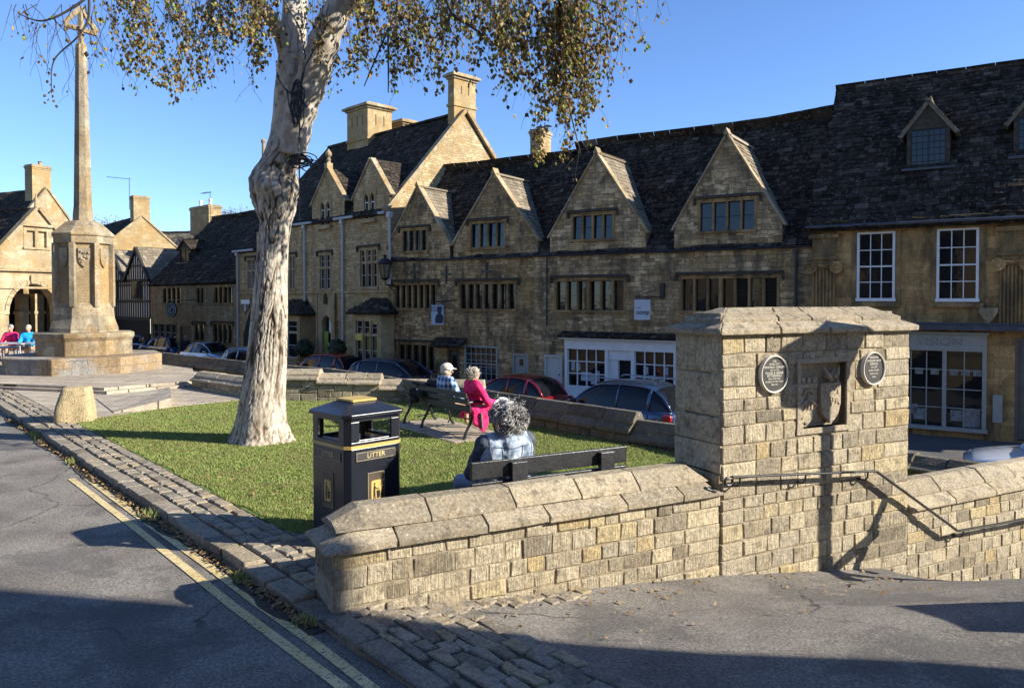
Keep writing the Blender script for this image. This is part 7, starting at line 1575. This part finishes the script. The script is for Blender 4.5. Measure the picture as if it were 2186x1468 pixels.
limb([(630, -100, 11.5), (700, -200, 11.9), (820, -260, 12.4), (1000, -260, 12.8), (1180, -180, 13.0)], [18, 15, 12, 8, 4]); limb([(640, -250, 11.5), (560, -330, 11.9), (430, -360, 12.4), (300, -330, 12.9)], [13, 10, 7, 3])
limb([(700, 60, 11.2), (800, -40, 10.8), (900, -90, 10.4), (1050, -90, 10.2), (1180, -40, 10.0), (1300, 20, 9.9)], [14, 11, 9, 7, 5, 2]); limb([(640, -350, 11.5), (700, -480, 11.2), (690, -650, 11)], [10, 6, 2])
limb([(160, -90, 9.8), (190, -20, 9.6), (150, 20, 9.5), (90, 45, 9.4), (40, 30, 9.4)], [3.2, 2.6, 2.2, 1.6, .8], n=6); limb([(190, -20, 9.6), (188, 40, 9.5), (165, 80, 9.4), (115, 130, 9.4), (110, 200, 9.4)], [2.4, 2, 1.6, 1.2, .6], n=6)
limb([(940, -90, 10.4), (960, 20, 10.2), (1010, 60, 10.1), (1075, 110, 10)], [4, 3.4, 2.6, 1.2], n=6); limb([(1060, -90, 10.2), (1150, 30, 10.), (1190, 130, 9.9), (1215, 230, 9.9), (1240, 330, 9.9)], [4, 3, 2.4, 1.6, .7], n=6); limb([(450, -70, 10.7), (455, 20, 10.6), (440, 60, 10.5), (400, 110, 10.4)], [4, 3, 2.2, 1], n=6)
limb([(1220, -20, 9.9), (1250, 30, 9.8), (1290, 52, 9.8), (1322, 35, 9.8)], [2.4, 1.8, 1.3, .6], n=6); limb([(830, 60, 10.7), (800, 130, 10.7), (777, 185, 10.7)], [2, 1.6, .9], n=6); limb([(828, 60, 10.7), (829, 130, 10.7), (829, 198, 10.7)], [2, 1.8, 1.2], n=6)
tw, lf = MB(), MB()
def leaf(c, s_, t=None):
    h = Vector((random.gauss(0, .45), random.gauss(0, .45), -1)).normalized(); w_ = h.cross(Vector([random.gauss(0, 1) for _ in range(3)])).normalized(); n_ = w_.cross(h) * .18
    lf.add([c, c + h * s_ * .45 + w_ * s_ * .42, c + h * s_, c + h * s_ * .45 - w_ * s_ * .42, c + h * s_ * .5 + n_ * s_], [(0, 1, 4), (1, 2, 4), (2, 3, 4), (3, 0, 4)], random.random() if t is None else t)
def strand(p, L, dens, sway=.25, drift=(0, 0), ls=.072, side=True):
    dens0 = dens
    k = max(4, int(L / .12)); pts = [p.copy()]; d_ = Vector((random.gauss(0, .4) + drift[0], random.gauss(0, .4), -.5)).normalized()
    for i in range(k):
        d_ = (d_ + Vector((random.gauss(0, sway), random.gauss(0, sway), -.42))).normalized(); pts.append(pts[-1] + d_ * L / k)
    tw.tube(pts, [.006 - .0045 * i / k for i in range(k + 1)], 3, cap=False)
    cl = [random.random() for _ in range(3)]
    for i, q in enumerate(pts[1:]):
        f = (i + 1) / k; dens_ = dens; dens = dens0 * (.06 + 1.3 * max(math.exp(-((f - c_) / .13) ** 2) for c_ in cl))
        for _ in range(np.random.poisson(dens * L / k)): leaf(q + Vector([random.gauss(0, .045) for _ in range(3)]), random.uniform(.6, 1.15) * ls)
        if side and random.random() < .6:
            e = [q]; dd = Vector((random.gauss(0, .7), random.gauss(0, .7), -.45)).normalized(); l2 = random.uniform(.15, .42)
            for j in range(4): dd = (dd + Vector((random.gauss(0, .15), random.gauss(0, .15), -.3))).normalized(); e.append(e[-1] + dd * l2 / 4)
            tw.tube(e, .0022, 3, cap=False)
            for z_ in e[1:]:
                for _ in range(np.random.poisson(dens * l2 / 4 * .8)): leaf(z_ + Vector([random.gauss(0, .03) for _ in range(3)]), random.uniform(.6, 1.1) * ls)
np.random.seed(4)
def hangs(lst, dens, d0, d1, n=1, top=-60, sp=10):
    for u, vb in lst:
        for _ in range(n):
            d = random.uniform(d0, d1); uu = u + random.gauss(0, sp); vv = vb - abs(random.gauss(0, 22)) * (_ > 0)
            t_ = top if vb < 130 else top + random.uniform(0, .35) * (vb - top)
            a = tpt(uu + random.gauss(0, 12), t_, d); L = (a.z - tpt(uu, vv, d).z) * 1.02
            if L > .1: strand(a, L, dens)
hangs([(268, 70), (285, 120), (300, 180), (318, 215), (322, 200), (345, 120), (360, 95)], 34, 10, 11, 3)
hangs([(375, 60), (395, 90), (415, 130), (430, 190), (445, 200), (468, 150), (480, 175), (500, 120)], 12, 10, 11.4, 3)
hangs([(520, 95), (545, 120), (562, 145), (575, 150), (585, 120), (500, 70), (470, 65), (440, 70)], 34, 10.6, 11.3, 3)
hangs([(690, 150), (702, 180), (718, 160), (735, 165), (750, 130), (765, 90)], 30, 10.6, 12, 3)
hangs([(785, 100), (810, 120), (835, 150), (850, 185), (868, 190), (885, 170), (905, 155), (925, 150), (945, 150), (962, 120), (980, 130), (1000, 110)], 38, 10.2, 12, 3)
hangs([(800, 50), (850, 70), (900, 60), (950, 60), (990, 50), (1020, 70)], 40, 10.2, 12, 3)
hangs([(1045, 110), (1060, 150), (1080, 150), (1100, 170), (1120, 190), (1140, 215), (1160, 235), (1180, 250), (1200, 260), (1215, 240), (1235, 200), (1250, 190)], 36, 9.6, 10.6, 3)
hangs([(1060, 60), (1090, 80), (1120, 90), (1150, 100), (1180, 110), (1210, 110), (1240, 100), (1270, 90), (1290, 60)], 40, 9.6, 10.6, 3)
hangs([(1205, 300), (1215, 320), (1228, 345), (1240, 335), (1195, 275)], 46, 9.8, 10.1, 2, sp=6); hangs([(1275, 150), (1295, 160), (1300, 130), (1310, 90)], 22, 9.7, 10, 1); hangs([(1335, 90), (1345, 145), (1350, 120), (1370, 40), (1258, 240), (1250, 290)], 10, 9.7, 10, 1, sp=5)
hangs([(50, 50), (75, 110), (95, 130), (110, 210), (130, 120), (150, 110), (170, 110), (60, 140), (45, 90), (205, 110), (215, 150), (200, 180), (190, 90)], 1.6, 9.2, 9.6, 2, top=10, sp=8)
for u, v in ((115, 190), (108, 212), (100, 150), (150, 60), (60, 60), (45, 30), (205, 120), (95, 120)):
    for _ in range(6): leaf(tpt(u, v, 9.4) + Vector([random.gauss(0, .05) for _ in range(3)]), .05, random.uniform(0, .4))
for _ in range(70):                                                 # the rest of the crown above the picture
    a = random.uniform(0, 6.28); r_ = random.uniform(.8, 4.2); strand(T0 + Vector((r_ * math.cos(a), r_ * math.sin(a) * .9, random.uniform(8.1, 10.8) - r_ * .25)), random.uniform(1., 1.8), 16, side=False)
k = NT("birch_leaf"); at_ = k.attr(); col = k.ramp(at_, [(0, (.05, .032, .014)), (.25, (.16, .10, .035)), (.55, (.30, .20, .065)), (.8, (.46, .34, .12)), (.88, (.18, .24, .04)), (1, (.27, .34, .07))])
k.done(col, .6, spec=.3); tl = k.n("ShaderNodeBsdfTranslucent"); k.l(col, tl.inputs[0]); mx = k.n("ShaderNodeMixShader"); mx.inputs[0].default_value = .3; k.l(k.b.outputs[0], mx.inputs[1]); k.l(tl.outputs[0], mx.inputs[2]); k.l(mx.outputs[0], k.o.inputs[0]); M_leaf = k.mat
for src, nm, mt in ((tw, "twigs", M_twig), (lf, "foliage", M_leaf)):
    src.v = [tuple(Vector(p) - T0) for p in src.v]; o = src.build(nm, mt, tree); o["kind"] = "stuff"
print("leaves", len(lf.f))
# black festoon cable wound round the fork
cb = thing("cable_coil", "tangle of black cable and string lights tied round the birch fork", "cable", (tree0.x, tree0.y, 0)); m = MB()
def loop(c, ru, rv, n=20, dy=.0, r=.008):
    P = []
    for i in range(n + 1): t = 2 * math.pi * i / n; P.append(tpt(c[0] + ru * math.cos(t) + random.gauss(0, 1.2), c[1] + rv * math.sin(t), c[2] + dy * math.sin(t)) - T0)
    m.tube(P, r, 5)
for i in range(9): loop((636 + random.gauss(0, 5), 215 + random.gauss(0, 12), 10.93), random.uniform(5, 12), random.uniform(25, 48), r=.009)
for i in range(10): loop((640 + random.gauss(0, 9), 343 + random.gauss(0, 4), 10.98), random.uniform(10, 26), random.uniform(4, 17), dy=random.uniform(-.12, .12), r=.008)
for P in ([(590, 130), (592, 165), (612, 195), (638, 205), (655, 230)], [(605, 0), (640, 60), (652, 120), (640, 190)], [(612, 190), (618, 230), (640, 260), (638, 330), (640, 400), (640, 470)], [(645, 360), (662, 372), (664, 345), (650, 338)], [(704, 40), (680, 90), (652, 140), (640, 200)]): m.tube([tpt(a, b, 10.95) - T0 for a, b in P], .011, 5)
m.build("cable", M_black, cb); m = MB()
for i in range(14): m = MB(); m.ball(tpt(640 + random.gauss(0, 16), 345 + random.gauss(0, 8), 10.95) - T0, .018, 6); m.build("bulb", M_black, cb)
# bare trees beyond the far roofs
def bare_tree(u, vt, vb, d, w_, lab, n=260):
    p = D(u, 640, d); o = thing("bare_tree", lab, "tree", (p.x, p.y, ST), 0, "thin leaved trees beyond the roofs"); zt = D(u, vt, d).z - ST; zb = D(u, vb, d).z - ST; m = MB(); m.tube([(0, 0, 0), (0, 0, zb - 1)], [.3, .15], 7); m.build("trunk", M_wood, o); m = MB(); l = MB()
    for i in range(n):
        a = Vector((random.uniform(-w_, w_) * .7, random.uniform(-1.5, 1.5), random.uniform(zb - 2, zb))); e = a + Vector((random.gauss(0, .5), random.gauss(0, .5), random.uniform(.4, 1) * (zt - zb))); m.tube([a, (a + e) / 2 + Vector((.1, 0, 0)), e], [.03, .02, .01], 3, cap=False)
        for _ in range(7): c_ = a + (e - a) * random.uniform(.1, .9) + Vector([random.gauss(0, .2) for _ in range(3)]); q = Vector([random.gauss(0, 1) for _ in range(3)]).normalized() * .09; r_ = q.cross(Vector((0, 0, 1))); l.add([c_ - q, c_ + r_, c_ + q, c_ - r_], [(0, 1, 2, 3)])
    m.build("branches", M_wood, o); l.build("foliage", plain("ochre_leaf", (.22, .15, .05), .8, var=.4), o)
bare_tree(500, 432, 470, 72, 4.5, "thin ochre tree above the cottage roof left of the birch", 420); bare_tree(228, 455, 475, 75, 1.6, "small ochre tree top seen just right of the memorial shaft", 90)
# low plain cloud-free hills of houses end here; far ground rises a little
mb = MB(); mb.add([(-300, 160, ST), (260, 160, ST), (300, 420, 16), (-340, 420, 16)], [(0, 1, 2, 3)]); struct(mb.build("hill", M_soil))

# ================================================================== GRASS, WEEDS, FALLEN LEAVES
rng = np.random.default_rng(3)
def inside(px, py, poly):
    c = np.zeros(len(px), bool); n = len(poly)
    for i in range(n):
        x0, y0 = poly[i]; x1, y1 = poly[(i + 1) % n]; k_ = (y0 > py) != (y1 > py); xi = (x1 - x0) * (py - y0) / (y1 - y0 + 1e-12) + x0; c ^= k_ & (px < xi)
    return c
lawn = [K(x_, .66 + .035 * math.sin(x_ * 5)).to_2d() for x_ in np.arange(1.9, 10.3, .35)] + [Vector((p.x, p.y)) for p in (G(205, 893), G(365, 870), G(545, 852), Vector((-5.2, 16.0, 0)), Vector((-.5, 15.8, 0)), Vector((-.45, 14.0, 0)), Vector((1.65, 11.35, 0)), Vector((2.75, 9.85, 0)), Vector((3.3, 9.0, 0)))] + [WF.W(6, .7, 0).to_2d(), WF.W(.3, .5, 0).to_2d(), WF.W(-.02, .45, 0).to_2d(), K(1.05, 1.1).to_2d()]
lawn2 = [(-7.7, 19.2), (-5.6, 17.6), (-1.2, 16.2), (-1.0, 14.3), (-6.2, 19.8), (-12.2, 25.0), (-9.4, 22.6)]
def blades(poly, n, h=(.022, .05), w=(.004, .008), excl=()):
    P = np.array([(p[0], p[1]) for p in poly]); lo, hi = P.min(0), P.max(0); x = rng.uniform(lo[0], hi[0], n * 4); y = rng.uniform(lo[1], hi[1], n * 4)
    keep = inside(x, y, [tuple(p) for p in P]) & (rng.uniform(0, 1, n * 4) < np.clip((7.0 / np.maximum(y, 5)) ** 1.3, 0, 1))
    return x[keep][:n], y[keep][:n]
def mesh_blades(name, x, y, z, hmin, hmax, wmin, wmax, mat, tf=None):
    n = len(x); h = rng.uniform(hmin, hmax, n); w_ = rng.uniform(wmin, wmax, n) * (1 + y * .05); a = rng.uniform(0, 6.28, n); l = rng.normal(0, .5, (n, 2)) * h[:, None]
    V = np.zeros((n, 3, 3)); V[:, 0, 0] = x - np.cos(a) * w_; V[:, 0, 1] = y - np.sin(a) * w_; V[:, 1, 0] = x + np.cos(a) * w_; V[:, 1, 1] = y + np.sin(a) * w_; V[:, 2, 0] = x + l[:, 0]; V[:, 2, 1] = y + l[:, 1]; V[:, :2, 2] = (z - .004)[:, None]; V[:, 2, 2] = z + h
    me = bpy.data.meshes.new(name); me.vertices.add(n * 3); me.vertices.foreach_set("co", V.ravel()); me.loops.add(n * 3); me.loops.foreach_set("vertex_index", np.arange(n * 3, dtype=np.int32)); me.polygons.add(n); me.polygons.foreach_set("loop_start", np.arange(0, n * 3, 3, dtype=np.int32)); me.update(); me.validate()
    t = me.attributes.new("tint", 'FLOAT', 'FACE'); t.data.foreach_set("value", (rng.uniform(0, 1, n) if tf is None else tf).astype(np.float32)); me.materials.append(mat); o = bpy.data.objects.new(name, me); COL.objects.link(o); return o
k = NT("grass_blade"); col = k.ramp(k.attr(), [(0, (.16, .21, .045)), (.5, (.27, .34, .085)), (.85, (.36, .41, .13)), (.95, (.34, .31, .13)), (1, (.40, .33, .17))]); pt = k.ramp(k.noise(1.3, 6, .75), [(.43, 0.), (.58, .85)]); col = k.mix(pt, col, (.26, .27, .09))
k.done(col, .7, spec=.25); tl = k.n("ShaderNodeBsdfTranslucent"); k.l(col, tl.inputs[0]); mx = k.n("ShaderNodeMixShader"); mx.inputs[0].default_value = .3; k.l(k.b.outputs[0], mx.inputs[1]); k.l(tl.outputs[0], mx.inputs[2]); k.l(mx.outputs[0], k.o.inputs[0]); M_grass = k.mat
gx, gy = blades(lawn, 330000); g2x, g2y = blades(lawn2, 26000)
gx, gy = np.concatenate([gx, g2x]), np.concatenate([gy, g2y])
ex_ = np.hypot(gx - c1_.x, gy - c1_.y); la = (gx - c1_.x) * FB1.ex.x + (gy - c1_.y) * FB1.ex.y; lb = (gx - c1_.x) * FB1.ey.x + (gy - c1_.y) * FB1.ey.y; pn = np.array([noise.noise(Vector((a_ * 1.4, b_ * 1.4, 0))) + .5 * noise.noise(Vector((a_ * 5, b_ * 5, 3))) for a_, b_ in zip(gx, gy)]); mk_ = ~((pn > .38) & (rng.uniform(0, 1, len(pn)) < .7)); gx, gy, la, lb = gx[mk_], gy[mk_], la[mk_], lb[mk_]; ok = ~((abs(la) < L1 / 2 + .12) & (lb > -.4) & (lb < .62)); gx, gy = gx[ok], gy[ok]
print("blades", len(gx)); o = mesh_blades("grass", gx, gy, np.zeros(len(gx)), .012, .029, .0035, .007, M_grass); struct(o, "stuff")
# weeds and litter in the gutter
n = 5200; s_ = rng.uniform(.1, 11, n); cl = np.sin(s_ * 2.1) + np.sin(s_ * 5.3 + 1) + .6 * np.sin(s_ * 11); kp = cl > 1.35; s_ = s_[kp]; off = -np.abs(rng.normal(0, .05, len(s_))) - .005
wx = KF.o.x + KF.ex.x * s_ + KF.ey.x * off; wy = KF.o.y + KF.ex.y * s_ + KF.ey.y * off
struct(mesh_blades("weeds", wx, wy, np.full(len(s_), -.1), .02, .10, .004, .009, M_grass, rng.uniform(0, .98, len(s_)) ** .6), "stuff")
def scatter_leaves(name, pts, smin, smax, mat):
    m = MB()
    for p in pts:
        s_ = random.uniform(smin, smax); a = random.uniform(0, 6.28); u = Vector((math.cos(a), math.sin(a), random.gauss(0, .25))) * s_; w_ = Vector((-math.sin(a), math.cos(a), random.gauss(0, .25))) * s_ * .7; p = Vector(p); m.add([p - u, p + w_ + Vector((0, 0, s_ * .3)), p + u, p - w_], [(0, 1, 2, 3)])
    o = m.build(name, mat); struct(o, "stuff")
M_fall = plain("fallen_leaf", (.24, .15, .06), .8, var=.6, scale=30); pts = []
for i in range(2200): s1 = random.uniform(.1, 12); pts.append(K(s1, -abs(random.gauss(0, .045)) - .01, -.088 + random.uniform(0, .02)))
idx = rng.choice(len(gx), 1300); pts += [(gx[i], gy[i], random.uniform(.02, .045)) for i in idx]
for i in range(160): q = WF.W(random.uniform(.3, 5.5), -abs(random.gauss(0, .6)) - .02, 0); pts.append((q.x, q.y, fp2((q - WF.o).dot(WF.ex), -(q - WF.o).dot(WF.ey)) + .015))
for i in range(60): q = K(random.uniform(-3, 10), -random.uniform(.1, 4)); pts.append((q.x, q.y, -.088))
scatter_leaves("fallen_leaves", pts, .011, .028, M_fall)
dirt = MB()                                                         # dark gutter silt against the kerb
v_ = []
for i in range(90): s1 = i * .14; w_ = .10 + .06 * math.sin(s1 * 2.3) + random.uniform(-.02, .02); v_ += [K(s1, .015, -.091), K(s1, -w_, -.0935)]
dirt.add(v_, [(2 * i, 2 * i + 1, 2 * i + 3, 2 * i + 2) for i in range(89)]); struct(dirt.build("gutter_silt", plain("dark_silt", (.05, .04, .028), .95, var=.5, scale=30, bump=.8)))
